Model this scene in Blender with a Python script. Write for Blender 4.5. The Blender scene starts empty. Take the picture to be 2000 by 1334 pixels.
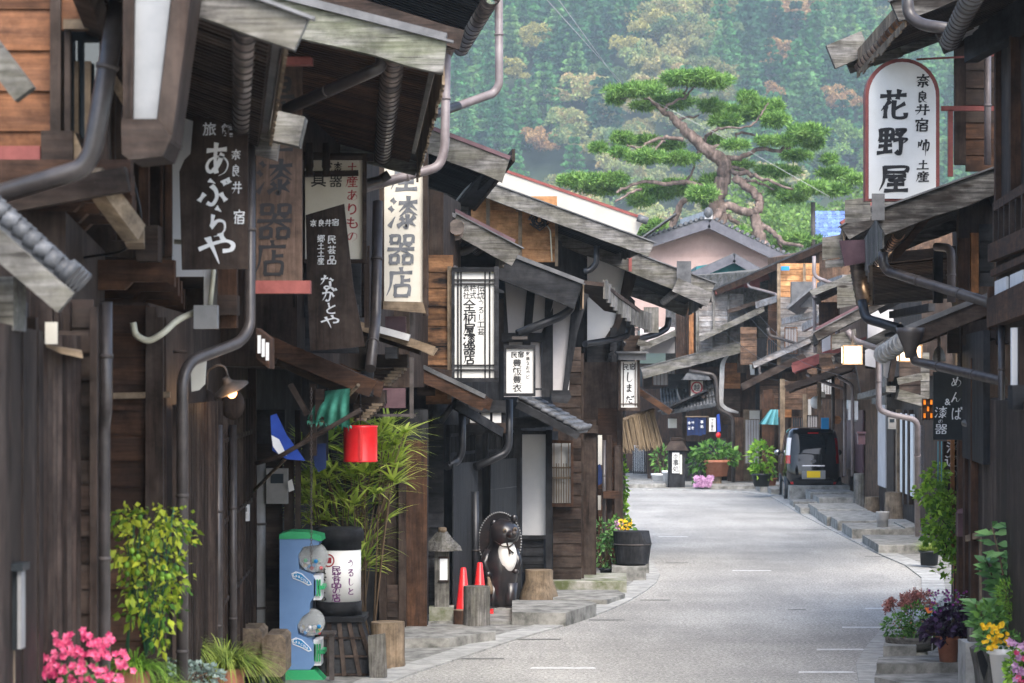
import bpy, math, random
import numpy as np
from mathutils import Vector, Matrix
R = math.radians
rnd = random.Random(7)
S = bpy.context.scene
COL = S.collection
# ------------------------------------------------------------------ camera
F = 5000.0; HC = 3.04; HY = 750.0            # focal length in photo pixels, camera height, horizon row
cd = bpy.data.cameras.new('camera'); cam = bpy.data.objects.new('camera', cd); COL.objects.link(cam)
cam.location = (0, 0, HC); cam.rotation_euler = (R(90), 0, 0)
cd.sensor_width = 36; cd.lens = 90; cd.shift_y = (HY-667)/2000
cd.clip_start = 0.5; cd.clip_end = 3000
cd.dof.use_dof = True; cd.dof.focus_distance = 36; cd.dof.aperture_fstop = 5.0
S.camera = cam
# ------------------------------------------------------------------ world, sun, exposure
w = bpy.data.worlds.new('World'); S.world = w; w.use_nodes = True
nt = w.node_tree; bg = nt.nodes['Background']
sky = nt.nodes.new('ShaderNodeTexSky'); sky.sky_type = 'NISHITA'; sky.sun_disc = False
SUN_EL, SUN_AZ = 50, 166                      # azimuth of the sun, clockwise from +Y
sky.sun_elevation = R(SUN_EL); sky.sun_rotation = R(SUN_AZ); sky.air_density = 1.0; sky.dust_density = 2.5
nt.links.new(sky.outputs[0], bg.inputs[0]); bg.inputs[1].default_value = 0.15
sl = bpy.data.lights.new('sun', 'SUN'); so = bpy.data.objects.new('sun', sl); COL.objects.link(so)
sl.energy = 1.35; sl.angle = R(38); sl.color = (1, .95, .87)
d = Vector((math.sin(R(SUN_AZ))*math.cos(R(SUN_EL)), math.cos(R(SUN_AZ))*math.cos(R(SUN_EL)), math.sin(R(SUN_EL))))
so.rotation_euler = (-d).to_track_quat('-Z', 'Y').to_euler()
S.view_settings.view_transform = 'Standard'; S.view_settings.look = 'None'
S.view_settings.exposure = 1.82; S.view_settings.gamma = 1
S.cycles.max_bounces = 8; S.cycles.diffuse_bounces = 4; S.cycles.transparent_max_bounces = 8
# ------------------------------------------------------------------ maths helpers
def P(x, y, Y): return Vector(((x-1000)/F*Y, Y, HC+(HY-y)/F*Y))
def G(x, y, z=0.0):
    Y = (HC-z)*F/(y-HY); return Vector(((x-1000)/F*Y, Y, z))
def px(n, Y): return n*Y/F
# ------------------------------------------------------------------ materials
M = {}
def mat(name, col=(.5, .5, .5), rough=.6, metal=0.0, spec=.3):
    m = bpy.data.materials.new(name); m.use_nodes = True
    b = m.node_tree.nodes['Principled BSDF']
    b.inputs['Base Color'].default_value = (*col, 1); b.inputs['Roughness'].default_value = rough
    b.inputs['Metallic'].default_value = metal; b.inputs['Specular IOR Level'].default_value = spec
    M[name] = m; return m, m.node_tree, b
def ramp(nt, fac, stops):
    r = nt.nodes.new('ShaderNodeValToRGB'); e = r.color_ramp.elements
    while len(e) < len(stops): e.new(.5)
    for k, (p, c) in enumerate(stops): e[k].position = p; e[k].color = (*c, 1) if len(c) == 3 else c
    nt.links.new(fac, r.inputs[0]); return r.outputs[0]
def noise(nt, scale, detail=5, rough=.6, coord='Object', dist=0.0, isl=True):
    tc = nt.nodes.new('ShaderNodeTexCoord'); mp = nt.nodes.new('ShaderNodeMapping'); n = nt.nodes.new('ShaderNodeTexNoise')
    mp.inputs['Scale'].default_value = scale if isinstance(scale, tuple) else (scale,)*3
    nt.links.new(tc.outputs[coord], mp.inputs[0])
    if isl:
        g = nt.nodes.new('ShaderNodeNewGeometry'); mu = nt.nodes.new('ShaderNodeMath'); mu.operation = 'MULTIPLY'; mu.inputs[1].default_value = 37
        cb = nt.nodes.new('ShaderNodeCombineXYZ')
        nt.links.new(g.outputs['Random Per Island'], mu.inputs[0])
        for k in range(3): nt.links.new(mu.outputs[0], cb.inputs[k])
        nt.links.new(cb.outputs[0], mp.inputs['Location'])
    nt.links.new(mp.outputs[0], n.inputs['Vector'])
    n.inputs['Scale'].default_value = 1; n.inputs['Detail'].default_value = detail; n.inputs['Roughness'].default_value = rough
    n.inputs['Distortion'].default_value = dist
    return n.outputs['Fac']
def mixc(nt, a, b, fac, mode='MIX'):
    m = nt.nodes.new('ShaderNodeMix'); m.data_type = 'RGBA'; m.blend_type = mode
    for s, v in ((6, a), (7, b), (0, fac)):
        if isinstance(v, (int, float)): m.inputs[s].default_value = v
        elif isinstance(v, tuple): m.inputs[s].default_value = (*v, 1)
        else: nt.links.new(v, m.inputs[s])
    return m.outputs[2]
def island_val(nt, c, amt):
    g = nt.nodes.new('ShaderNodeNewGeometry'); mr = nt.nodes.new('ShaderNodeMapRange')
    mr.inputs[3].default_value = 1-amt; mr.inputs[4].default_value = 1+amt
    nt.links.new(g.outputs['Random Per Island'], mr.inputs[0])
    h = nt.nodes.new('ShaderNodeHueSaturation'); nt.links.new(mr.outputs[0], h.inputs['Value']); nt.links.new(c, h.inputs['Color'])
    return h.outputs[0]
def bump(nt, b, h, s=.3, dist=.01):
    u = nt.nodes.new('ShaderNodeBump'); u.inputs['Strength'].default_value = s; u.inputs['Distance'].default_value = dist
    nt.links.new(h, u.inputs['Height']); nt.links.new(u.outputs[0], b.inputs['Normal'])
AX = {'x': (2.2, 34, 34), 'y': (34, 2.2, 34), 'z': (34, 34, 2.2)}
def wood(name, c1, c2, axis='z', isl=.3, rough=.7, stain=None, sfac=.5, bmp=.35, k=1.0, knots=False):
    m, nt, b = mat(name, c1, rough, 0, .12)
    g = noise(nt, tuple(a*k for a in AX[axis]), 7, .65, dist=.6)
    c = ramp(nt, g, [(.3, c1), (.7, c2)])
    if stain:
        n2 = noise(nt, tuple({2.2: 1.3, 34: 6}[a] for a in AX[axis]), 4, .6)
        f = ramp(nt, n2, [(.5-.12, (0, 0, 0)), (.62, (sfac,)*3)])
        c = mixc(nt, c, stain, f)
    n3 = noise(nt, 4.5, 5, .7); c = mixc(nt, c, ramp(nt, n3, [(.36, (.52,)*3), (.62, (1.12,)*3)]), 1.0, 'MULTIPLY')
    if knots:      # round knots and dark checks along the grain
        tc = nt.nodes.new('ShaderNodeTexCoord'); mp = nt.nodes.new('ShaderNodeMapping'); mp.inputs['Scale'].default_value = {'x': (1.5, 3, 5), 'y': (3, 1.5, 5), 'z': (4, 4, 1.5)}[axis]
        vo = nt.nodes.new('ShaderNodeTexVoronoi'); vo.inputs['Scale'].default_value = 1; nt.links.new(tc.outputs['Object'], mp.inputs[0]); nt.links.new(mp.outputs[0], vo.inputs['Vector'])
        c = mixc(nt, c, (.018, .014, .012), ramp(nt, vo.outputs['Distance'], [(.06, (.9,)*3), (.13, (0, 0, 0))]))
        n5 = noise(nt, tuple({2.2: 1.6, 34: 60}[a] for a in AX[axis]), 2, .5); c = mixc(nt, c, (.02, .018, .016), ramp(nt, n5, [(.66, (0, 0, 0)), (.71, (.8,)*3)]))
    c = island_val(nt, c, isl)
    nt.links.new(c, b.inputs['Base Color']); bump(nt, b, g, bmp, .006)
    return m
def plain(name, c1, c2, scale=6, rough=.6, metal=0, isl=0.0, spec=.3, bmp=0, mid=(.35, .65)):
    m, nt, b = mat(name, c1, rough, metal, spec)
    g = noise(nt, scale, 6, .65, isl=isl > 0)
    c = ramp(nt, g, [(mid[0], c1), (mid[1], c2)])
    if isl: c = island_val(nt, c, isl)
    nt.links.new(c, b.inputs['Base Color'])
    if bmp: bump(nt, b, g, bmp, .01)
    return m
for ax in 'xyz':
    wood('dark_wood_'+ax, (.011, .008, .007), (.050, .033, .026), ax, .55, stain=(.085, .068, .058), sfac=.4)
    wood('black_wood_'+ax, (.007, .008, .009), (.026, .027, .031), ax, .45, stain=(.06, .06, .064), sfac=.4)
    wood('brown_wood_'+ax, (.030, .016, .010), (.115, .058, .034), ax, .5, stain=(.03, .022, .02), sfac=.6)
    wood('orange_wood_'+ax, (.22, .09, .035), (.42, .20, .085), ax, .25, stain=(.10, .05, .03), sfac=.5)
    wood('grey_wood_'+ax, (.045, .042, .040), (.27, .26, .25), ax, .35, .9, stain=(.10, .095, .065), sfac=.55, bmp=.8, knots=True)
    wood('tan_wood_'+ax, (.16, .115, .075), (.33, .25, .17), ax, .25, .8, stain=(.1, .09, .08), sfac=.4)
for ax in 'xz': wood('far_wood_'+ax, (.055, .034, .024), (.21, .125, .08), ax, .5, stain=(.05, .04, .035), sfac=.5)
wood('mossy_wood_x', (.05, .048, .044), (.32, .31, .29), 'x', .2, .9, stain=(.10, .115, .06), sfac=.6, bmp=.9, knots=True)
wood('stained_wood_x', (.018, .016, .015), (.24, .23, .215), 'x', .3, .85, stain=(.022, .018, .016), sfac=.95, bmp=.8, knots=True)
plain('duct_metal', (.30, .30, .30), (.50, .50, .49), (3, 3, 12), .35, .5)
wood('sign_brown', (.065, .042, .032), (.155, .105, .08), 'z', .1, .6)
wood('silver_wood_x', (.13, .13, .135), (.40, .40, .41), 'x', .3, .85, stain=(.22, .15, .10), sfac=.4)
wood('honey_wood_x', (.36, .16, .06), (.62, .34, .16), 'x', .25, .8, stain=(.2, .11, .06), sfac=.4)
wood('burnt_wood_x', (.16, .075, .035), (.30, .16, .08), 'x', .5, stain=(.012, .010, .010), sfac=1.0)
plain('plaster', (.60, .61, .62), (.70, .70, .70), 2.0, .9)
plain('grey_plaster', (.44, .42, .42), (.54, .52, .52), 2.0, .9)
plain('pipe_brown', (.032, .027, .026), (.065, .055, .052), 8, .38, spec=.5)
plain('pipe_mauve', (.14, .115, .115), (.21, .18, .18), 6, .45, spec=.5)
plain('pipe_black', (.014, .015, .018), (.03, .032, .037), 8, .4, spec=.5)
plain('gutter_metal', (.05, .043, .04), (.22, .18, .16), (3, 3, 9), .32, .6)
plain('copper_metal', (.10, .05, .03), (.40, .22, .13), (3, 3, 9), .3, .8)
plain('wire', (.012, .012, .013), (.02, .02, .022), 8, .5)
plain('tile_grey', (.045, .048, .053), (.13, .135, .145), 9, .5, isl=.25)
plain('roof_tin', (.06, .062, .066), (.16, .16, .165), 3, .45, .2)
plain('roof_light', (.34, .34, .35), (.52, .52, .52), 3, .6)
plain('red_tin', (.16, .035, .035), (.27, .075, .07), 5, .5)
plain('purple_tin', (.075, .04, .05), (.14, .08, .09), 4, .45)
plain('blue_tile', (.04, .09, .32), (.22, .32, .6), 7, .35, isl=.4)
plain('pink_siding', (.40, .285, .255), (.46, .33, .30), 4, .7)
plain('teal_paint', (.01, .12, .14), (.02, .17, .19), 4, .6)
plain('red_paint', (.62, .012, .018), (.75, .03, .03), 4, .35, spec=.5)
plain('dull_red', (.17, .045, .04), (.25, .075, .065), 8, .55)
plain('concrete', (.10, .10, .092), (.31, .305, .285), 4.5, .9, bmp=.25)
plain('mossy_concrete', (.10, .115, .05), (.36, .35, .32), 4, .9, bmp=.3)
plain('kerb_concrete', (.24, .24, .23), (.40, .40, .385), 5, .9, isl=.08, bmp=.2)
plain('white_sign', (.66, .66, .63), (.74, .74, .72), 3, .45)
plain('cream_sign', (.58, .55, .47), (.66, .63, .56), 3, .45)
plain('ink', (.010, .010, .012), (.02, .02, .023), 5, .5)
plain('grey_ink', (.10, .11, .125), (.19, .2, .22), 12, .4)
plain('white_paint', (.72, .74, .76), (.85, .86, .87), 7, .5)
plain('blue_paint', (.13, .24, .44), (.16, .28, .49), 3, .35)
plain('green_paint', (.03, .33, .13), (.05, .42, .17), 3, .35)
plain('sticker_blue', (.01, .20, .46), (.02, .26, .55), 3, .4)
plain('terracotta', (.32, .12, .07), (.44, .19, .12), 5, .75)
plain('white_plastic', (.72, .73, .75), (.8, .8, .8), 4, .4)
plain('grey_plastic', (.20, .20, .20), (.27, .27, .27), 5, .5)
plain('black_plastic', (.014, .018, .021), (.025, .030, .034), 5, .4)
plain('cream_conduit', (.45, .43, .33), (.55, .53, .42), 5, .5)
plain('iron', (.05, .045, .042), (.10, .085, .08), 9, .6, .3)
plain('cloth_green', (.03, .20, .14), (.10, .40, .30), 6, .9)
plain('cloth_navy', (.008, .016, .055), (.014, .03, .10), 6, .9)
plain('cloth_blue', (.02, .05, .28), (.03, .08, .40), 6, .9)
plain('cloth_teal', (.07, .26, .30), (.14, .38, .42), 6, .7)
plain('straw', (.15, .11, .07), (.30, .23, .15), (40, 40, 3), .9, isl=.3)
plain('paper', (.62, .62, .61), (.70, .70, .69), 4, .7)
plain('dark_red_ink', (.28, .02, .03), (.36, .04, .05), 5, .6)
plain('purple_ink', (.10, .015, .10), (.14, .03, .14), 5, .6)
plain('rust', (.22, .10, .05), (.45, .28, .16), 6, .8)
def emit(name, col, e):
    m, nt, b = mat(name, col, .5); b.inputs['Emission Color'].default_value = (*col, 1); b.inputs['Emission Strength'].default_value = e
emit('lamp_glow', (1, .42, .15), 2.4); emit('lantern_glow', (1, .74, .47), 1.25)
mat('glass', (.03, .04, .05), .05, 0, .9)
m, nt, b = mat('clear_plastic', (.85, .87, .87), .12, 0, .6); b.inputs['Transmission Weight'].default_value = .85; b.inputs['IOR'].default_value = 1.15
def leafmat(name, c1, c2, isl=.35, trans=.35, rough=.5):
    m = bpy.data.materials.new(name); m.use_nodes = True; nt = m.node_tree; b = nt.nodes['Principled BSDF']
    n = noise(nt, 1.1, 3, isl=False); g = nt.nodes.new('ShaderNodeNewGeometry')
    ad = nt.nodes.new('ShaderNodeMath'); ad.operation = 'ADD'; nt.links.new(n, ad.inputs[0])
    mr = nt.nodes.new('ShaderNodeMapRange'); mr.inputs[3].default_value = -.25; mr.inputs[4].default_value = .25
    nt.links.new(g.outputs['Random Per Island'], mr.inputs[0]); nt.links.new(mr.outputs[0], ad.inputs[1])
    c = ramp(nt, ad.outputs[0], [(.25, c1), (.75, c2)])
    c = island_val(nt, c, isl)
    nt.links.new(c, b.inputs['Base Color']); b.inputs['Roughness'].default_value = rough; b.inputs['Specular IOR Level'].default_value = .25
    t = nt.nodes.new('ShaderNodeBsdfTranslucent'); nt.links.new(c, t.inputs[0])
    mx = nt.nodes.new('ShaderNodeMixShader'); mx.inputs[0].default_value = trans
    nt.links.new(b.outputs[0], mx.inputs[1]); nt.links.new(t.outputs[0], mx.inputs[2])
    nt.links.new(mx.outputs[0], nt.nodes['Material Output'].inputs[0]); M[name] = m
leafmat('palm_leaf', (.24, .38, .05), (.66, .74, .17), .3, .5)
leafmat('vine_leaf', (.08, .21, .02), (.48, .50, .05))
leafmat('fresh_leaf', (.10, .26, .03), (.30, .48, .06))
leafmat('shrub_leaf', (.045, .14, .03), (.14, .28, .06))
leafmat('glossy_leaf', (.08, .21, .07), (.22, .40, .14), rough=.35)
leafmat('grass_blade', (.12, .22, .03), (.34, .40, .09))
leafmat('silver_leaf', (.16, .24, .19), (.34, .42, .38))
leafmat('dark_leaf', (.02, .012, .03), (.05, .025, .07), trans=.1)
leafmat('rusty_leaf', (.30, .10, .09), (.46, .20, .17), trans=.2)
leafmat('pink_petal', (.62, .04, .16), (.85, .22, .36), .2)
leafmat('mauve_petal', (.45, .22, .42), (.66, .42, .6), .2)
leafmat('purple_petal', (.16, .02, .16), (.30, .05, .28), .2)
leafmat('yellow_petal', (.75, .45, .01), (.88, .66, .04), .15)
leafmat('pine_needle', (.08, .20, .04), (.22, .37, .09), .35, .2)
wood('bark', (.11, .078, .068), (.36, .275, .24), 'z', 0, .9, stain=(.05, .04, .035), sfac=.6, bmp=.9, k=.12)
leafmat('stem', (.07, .05, .03), (.16, .11, .07), .2, 0, .8)
leafmat('green_stem', (.02, .07, .035), (.03, .10, .05), .2, 0, .6)
# ------------------------------------------------------------------ mesh builder
def rootloc(o):
    while o.parent: o = o.parent
    return o.location
class MB:
    def __init__(s): s.v = []; s.f = []; s.sm = []
    def add(s, vs, fs, smooth=False):
        n = len(s.v); s.v += [Vector(v) for v in vs]; s.f += [tuple(i+n for i in f) for f in fs]; s.sm += [smooth]*len(fs); return s
    def hexa(s, p):   # 8 corners: bottom 4 then top 4 (any matching order)
        return s.add(p, [(0, 3, 2, 1), (4, 5, 6, 7), (0, 1, 5, 4), (1, 2, 6, 5), (2, 3, 7, 6), (3, 0, 4, 7)])
    def box(s, x0, y0, z0, x1, y1, z1):
        return s.hexa([(x0, y0, z0), (x1, y0, z0), (x1, y1, z0), (x0, y1, z0), (x0, y0, z1), (x1, y0, z1), (x1, y1, z1), (x0, y1, z1)])
    def pbox(s, x0, y0, x1, y1, Y, d=.05):     # photo-pixel rectangle facing the camera at depth Y
        a, b = P(x0, y1, Y), P(x1, y0, Y); return s.box(a.x, Y, a.z, b.x, Y+d, b.z)
    def prism(s, pts, d):    # polygon of world points pushed by vector d
        n = len(pts); d = Vector(d); v = [Vector(p) for p in pts]+[Vector(p)+d for p in pts]
        return s.add(v, [tuple(range(n)), tuple(range(2*n-1, n-1, -1))]+[(i, i+n, (i+1) % n+n, (i+1) % n) for i in range(n)])
    def ppoly(s, pts, Y, d=.05): return s.prism([P(x, y, Y) for x, y in pts], (0, d, 0))
    def bar(s, a, b, w, h, up=(0, 0, 1)):
        a, b = Vector(a), Vector(b); t = (b-a).normalized(); up = Vector(up)
        sd = t.cross(up)
        if sd.length < 1e-4: sd = t.cross(Vector((0, 1, 0)))
        sd.normalize(); u = sd.cross(t); sd *= w/2; u *= h/2
        return s.hexa([a-sd-u, a+sd-u, b+sd-u, b-sd-u, a-sd+u, a+sd+u, b+sd+u, b-sd+u])
    def plank(s, a, b, w, h, up=(0, 0, 1), n=9):      # an old board: edges that wander a little, a worn end
        a, b = Vector(a), Vector(b); t = (b-a).normalized(); sd = t.cross(Vector(up)).normalized(); u = sd.cross(t); vs = []
        for i in range(n+1):
            p = a.lerp(b, i/n)+u*h*rnd.uniform(-.02, .02); hu, hl = h/2*rnd.uniform(.95, 1.03), h/2*rnd.uniform(.92, 1.05); e = t*(rnd.uniform(-.02, .02) if i in (0, n) else 0)
            vs += [p-sd*w/2-u*hl+e, p+sd*w/2-u*hl+e, p+sd*w/2+u*hu-e, p-sd*w/2+u*hu-e]
        return s.add(vs, [(4*i+k, 4*i+(k+1) % 4, 4*i+4+(k+1) % 4, 4*i+4+k) for i in range(n) for k in range(4)]+[(3, 2, 1, 0), tuple(4*n+k for k in range(4))])
    def slab(s, a, b, c, d, th):     # quad a b c d thickened downwards along -normal
        a, b, c, d = map(Vector, (a, b, c, d)); n = (b-a).cross(d-a).normalized()
        if n.z < 0: n = -n
        return s.hexa([p-n*th for p in (a, b, c, d)]+[a, b, c, d])
    def tube(s, pts, r, n=10, bend=None, cap=True):
        pts = [Vector(p) for p in pts]
        if bend:
            out = [pts[0]]; 
            for i in range(1, len(pts)-1):
                a, o, c = pts[i-1], pts[i], pts[i+1]; q = min(bend, (a-o).length*.45, (c-o).length*.45)
                p0, p2 = o+(a-o).normalized()*q, o+(c-o).normalized()*q
                for k in range(6):
                    t = k/5; out.append(p0*(1-t)**2+o*2*t*(1-t)+p2*t*t)
            pts = out+[pts[-1]]
        m = len(pts); rr = r if isinstance(r, (list, tuple)) else None
        if rr and len(rr) != m: rr = [rr[0]+(rr[-1]-rr[0])*i/(m-1) for i in range(m)]
        u = None; vs = []
        for i, p in enumerate(pts):
            t = (pts[min(i+1, m-1)]-pts[max(i-1, 0)])
            t = t.normalized() if t.length > 1e-9 else Vector((0, 0, 1))
            if u is None: u = t.orthogonal().normalized()
            else:
                u = u-t*u.dot(t); u = u.normalized() if u.length > 1e-6 else t.orthogonal().normalized()
            w2 = t.cross(u); q = rr[i] if rr else r
            for k in range(n):
                a = 2*math.pi*k/n; vs.append(p+(u*math.cos(a)+w2*math.sin(a))*q)
        fs = [(i*n+k, i*n+(k+1) % n, (i+1)*n+(k+1) % n, (i+1)*n+k) for i in range(m-1) for k in range(n)]
        s.add(vs, fs, True)
        if cap:
            s.f += [tuple(len(s.v)-m*n+k for k in range(n-1, -1, -1)), tuple(len(s.v)-n+k for k in range(n))]; s.sm += [False]*2
        return s
    def lathe(s, prof, c, n=24, smooth=True, sx=1, sy=1):
        c = Vector(c); vs = [c+Vector((r*sx*math.cos(2*math.pi*k/n), r*sy*math.sin(2*math.pi*k/n), z)) for r, z in prof for k in range(n)]
        m = len(prof)
        s.add(vs, [(i*n+k, i*n+(k+1) % n, (i+1)*n+(k+1) % n, (i+1)*n+k) for i in range(m-1) for k in range(n)], smooth)
        s.f += [tuple(len(s.v)-m*n+k for k in range(n-1, -1, -1)), tuple(len(s.v)-n+k for k in range(n))]; s.sm += [False]*2
        return s
    def ball(s, c, rx, ry=None, rz=None, n=14, m=10):
        ry = ry or rx; rz = rz or rx; c = Vector(c); vs = []; fs = []
        for i in range(m+1):
            t = math.pi*i/m
            for k in range(n):
                a = 2*math.pi*k/n; vs.append(c+Vector((rx*math.sin(t)*math.cos(a), ry*math.sin(t)*math.sin(a), rz*math.cos(t))))
        fs = [(i*n+k, (i+1)*n+k, (i+1)*n+(k+1) % n, i*n+(k+1) % n) for i in range(m) for k in range(n)]
        return s.add(vs, fs, True)
    def gutter(s, a, b, r, n=8, th=.006):    # half-round channel open upwards
        a, b = Vector(a), Vector(b); t = (b-a).normalized(); sd = t.cross(Vector((0, 0, 1))).normalized(); u = sd.cross(t)
        vs = []
        for p in (a, b):
            for q in (r, r-th):
                for k in range(n+1):
                    g = math.pi*k/n; vs.append(p-sd*math.cos(g)*q-u*math.sin(g)*q)
        k1 = n+1; fs = []
        for k in range(n):
            fs += [(k, k+1, 2*k1+k+1, 2*k1+k), (k1+k, 3*k1+k, 3*k1+k+1, k1+k+1), (k, k1+k, k1+k+1, k+1), (2*k1+k, 2*k1+k+1, 3*k1+k+1, 3*k1+k)]
        return s.add(vs, fs, True)
    def leaf(s, p, d, l, wd, nrm=None, droop=0.0):   # pointed leaf of two quads with a fold
        d = Vector(d).normalized(); nrm = Vector(nrm) if nrm else Vector((rnd.uniform(-1, 1), rnd.uniform(-1, 1), rnd.uniform(-1, 1)))
        sd = d.cross(nrm)
        if sd.length < 1e-4: sd = d.orthogonal()
        sd.normalize(); p = Vector(p); u = sd.cross(d)
        mid = p+d*l*.45-Vector((0, 0, droop*l*.2)); tip = p+d*l-Vector((0, 0, droop*l*.7))
        return s.add([p, mid+sd*wd/2+u*wd*.12, tip, mid-sd*wd/2+u*wd*.12, mid], [(0, 1, 4), (1, 2, 4), (0, 4, 3), (4, 2, 3)])
    def blade(s, p, d, l, wd, droop=.5, n=4):
        p = Vector(p); d = Vector(d).normalized(); sd = d.cross(Vector((0, 0, 1)))
        sd = sd.normalized() if sd.length > 1e-3 else Vector((1, 0, 0)); vs = []
        for i in range(n+1):
            t = i/n; q = p+d*l*t-Vector((0, 0, droop*l*t*t)); h = sd*wd/2*(1-t**2)
            vs += [q-h, q+h]
        return s.add(vs, [(2*i, 2*i+1, 2*i+3, 2*i+2) for i in range(n)])
    def build(s, name, m, parent=None, smooth=None):
        o = new_mesh(name, s.v, s.f, M[m] if isinstance(m, str) else m, parent, s.sm); return o
def new_mesh(name, v, f, m, parent=None, sm=None, smooth_all=False):
    me = bpy.data.meshes.new(name); L = rootloc(parent) if parent else Vector((0, 0, 0))
    me.from_pydata([tuple(Vector(p)-L) for p in v], [], f)
    if sm and any(sm): me.polygons.foreach_set('use_smooth', sm)
    me.materials.append(m); me.update()
    o = bpy.data.objects.new(name, me); COL.objects.link(o)
    if parent: o.parent = parent
    return o
def tag(o, label, cat, group=None):
    o['label'] = label; o['category'] = cat
    if group: o['group'] = group
    return o
def thing(name, loc, label, cat, group=None):
    o = bpy.data.objects.new(name, None); COL.objects.link(o); o.location = Vector(loc); o.empty_display_size = .2
    return tag(o, label, cat, group)
def struct(o, kind='structure'): o['kind'] = kind; return o
def solo(mb, name, m, label, cat, group=None):      # a thing that is one mesh, origin at its base
    vs = mb.v; x = sum(v.x for v in vs)/len(vs); y = sum(v.y for v in vs)/len(vs); z = min(v.z for v in vs)
    e = Vector((x, y, z)); o = new_mesh(name, [v-e for v in vs], mb.f, M[m], None, mb.sm); o.location = e
    return tag(o, label, cat, group)
def copy_tree(o, loc=None, parent=None):
    c = o.copy(); COL.objects.link(c)
    if parent: c.parent = parent
    if loc is not None: c.location = loc
    for ch in o.children: copy_tree(ch, None, c)
    return c
def boards(x0, y0, x1, y1, Y, n, th=.02, mb=None, tilt=.018):   # lapped boards on a wall facing the camera (pixel rect)
    mb = mb or MB(); a, b = P(x0, y1, Y), P(x1, y0, Y); h = (b.z-a.z)/n
    for i in range(n):
        z0 = a.z+i*h+rnd.uniform(-.004, .004); z1 = z0+h*1.08; t = tilt+rnd.uniform(0, .006)
        mb.hexa([(a.x, Y-t, z0), (b.x, Y-t, z0), (b.x, Y+th, z0), (a.x, Y+th, z0), (a.x, Y-.004, z1), (b.x, Y-.004, z1), (b.x, Y+th, z1), (a.x, Y+th, z1)])
    return mb
def vboards(a, b, z0, z1, n, th=.025, mb=None, gap=.006):      # upright boards between two plan points
    mb = mb or MB(); a = Vector((a[0], a[1], 0)); b = Vector((b[0], b[1], 0)); t = (b-a)/n; nn = t.normalized().cross(Vector((0, 0, 1)))
    for i in range(n):
        p, q = a+t*i+t.normalized()*gap/2, a+t*(i+1)-t.normalized()*gap/2; o = nn*(th*rnd.uniform(.8, 1.1))
        mb.hexa([p+Vector((0, 0, z0)), q+Vector((0, 0, z0)), q+o+Vector((0, 0, z0)), p+o+Vector((0, 0, z0)),
                 p+Vector((0, 0, z1)), q+Vector((0, 0, z1)), q+o+Vector((0, 0, z1)), p+o+Vector((0, 0, z1))])
    return mb
# ================================================================== SETTING
def sheet(name, m, pts, z, thick=None):
    mb = MB()
    if thick: mb.prism([(p[0], p[1], z) for p in pts], (0, 0, -thick))
    else: mb.add([(p[0], p[1], z) for p in pts], [tuple(range(len(pts)))])
    return struct(mb.build(name, m))
def gp(l): return [tuple(G(x, y))[:2] for x, y in l]
# asphalt
m, nt, b = mat('asphalt', (.3, .3, .3), .85)
s1 = noise(nt, 30, 4, .8, isl=False); s2 = noise(nt, .35, 4, .6, isl=False); s3 = noise(nt, (1.1, .22, 1), 3, .6, isl=False); s4 = noise(nt, 11, 4, .7, isl=False)
c = ramp(nt, s1, [(.30, (.13, .125, .113)), (.47, (.36, .35, .325)), (.66, (.70, .68, .63))])
c = mixc(nt, c, ramp(nt, s4, [(.35, (.55,)*3), (.6, (1,)*3)]), .55, 'MULTIPLY')
c = mixc(nt, c, ramp(nt, s2, [(.35, (.72, .72, .73)), (.65, (1, 1, 1))]), 1.0, 'MULTIPLY')
c = mixc(nt, c, ramp(nt, s3, [(.40, (.82,)*3), (.6, (1,)*3)]), .8, 'MULTIPLY')
nt.links.new(c, b.inputs['Base Color']); bump(nt, b, s1, .7, .012)
plain('earth', (.12, .11, .09), (.2, .19, .17), 2, .95)
sheet('ground', 'earth', [(-900, -60), (900, -60), (900, 700), (-900, 700)], -.03)
Linner = [(-1.9, -5), (-1.75, 14)]+gp([(620, 1420), (765, 1334), (820, 1313), (915, 1282), (1009, 1250), (1080, 1230), (1140, 1211), (1185, 1195), (1225, 1177), (1262, 1155), (1282, 1139), (1289, 1123), (1275, 1100)])+[(2.45, 48), (2.6, 60), (2.2, 65), (0, 67.5), (-9, 70.5)]
Router = gp([(1200, 955.5), (1300, 957), (1400, 960), (1450, 962), (1500, 968), (1530, 985), (1567, 1007), (1635, 1042), (1716, 1083), (1767, 1105), (1800, 1130), (1800, 1160), (1770, 1190), (1736, 1215), (1716, 1238), (1689, 1269), (1672, 1299), (1677, 1334), (1720, 1450)])+[(2.6, 14), (2.6, -5)]
sheet('road', 'asphalt', Linner+[(-9, 79)]+Router, 0.0)
def strip(name, m, inner, outer, z, th):
    mb = MB()
    for i in range(len(inner)-1):
        a, b_, c, d = inner[i], inner[i+1], outer[i+1], outer[i]
        n = max(1, round((Vector(b_)-Vector(a)).length/.6))
        for k in range(n):
            t0, t1 = k/n, (k+1)/n-.012
            L = lambda u, v, t: (u[0]+(v[0]-u[0])*t, u[1]+(v[1]-u[1])*t)
            q = [L(a, b_, t0), L(a, b_, t1), L(d, c, t1), L(d, c, t0)]
            mb.prism([(x, y, z) for x, y in q], (0, 0, -th))
    return struct(mb.build(name, m))
def offs(l, dist):
    out = []
    for i, p in enumerate(l):
        a = Vector(l[max(i-1, 0)]); b_ = Vector(l[min(i+1, len(l)-1)]); t = (b_-a).normalized(); out.append((p[0]-t.y*dist, p[1]+t.x*dist))
    return out
Louter = offs(Linner, .36); Rinner = Router; Router2 = offs(Router, .34)
strip('kerb', 'kerb_concrete', Linner, Louter, .02, .1); strip('kerb', 'kerb_concrete', Rinner, Router2, .02, .1)
sheet('pavement', 'concrete', Louter+[(-16, 70), (-16, -5)], .012)
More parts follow.
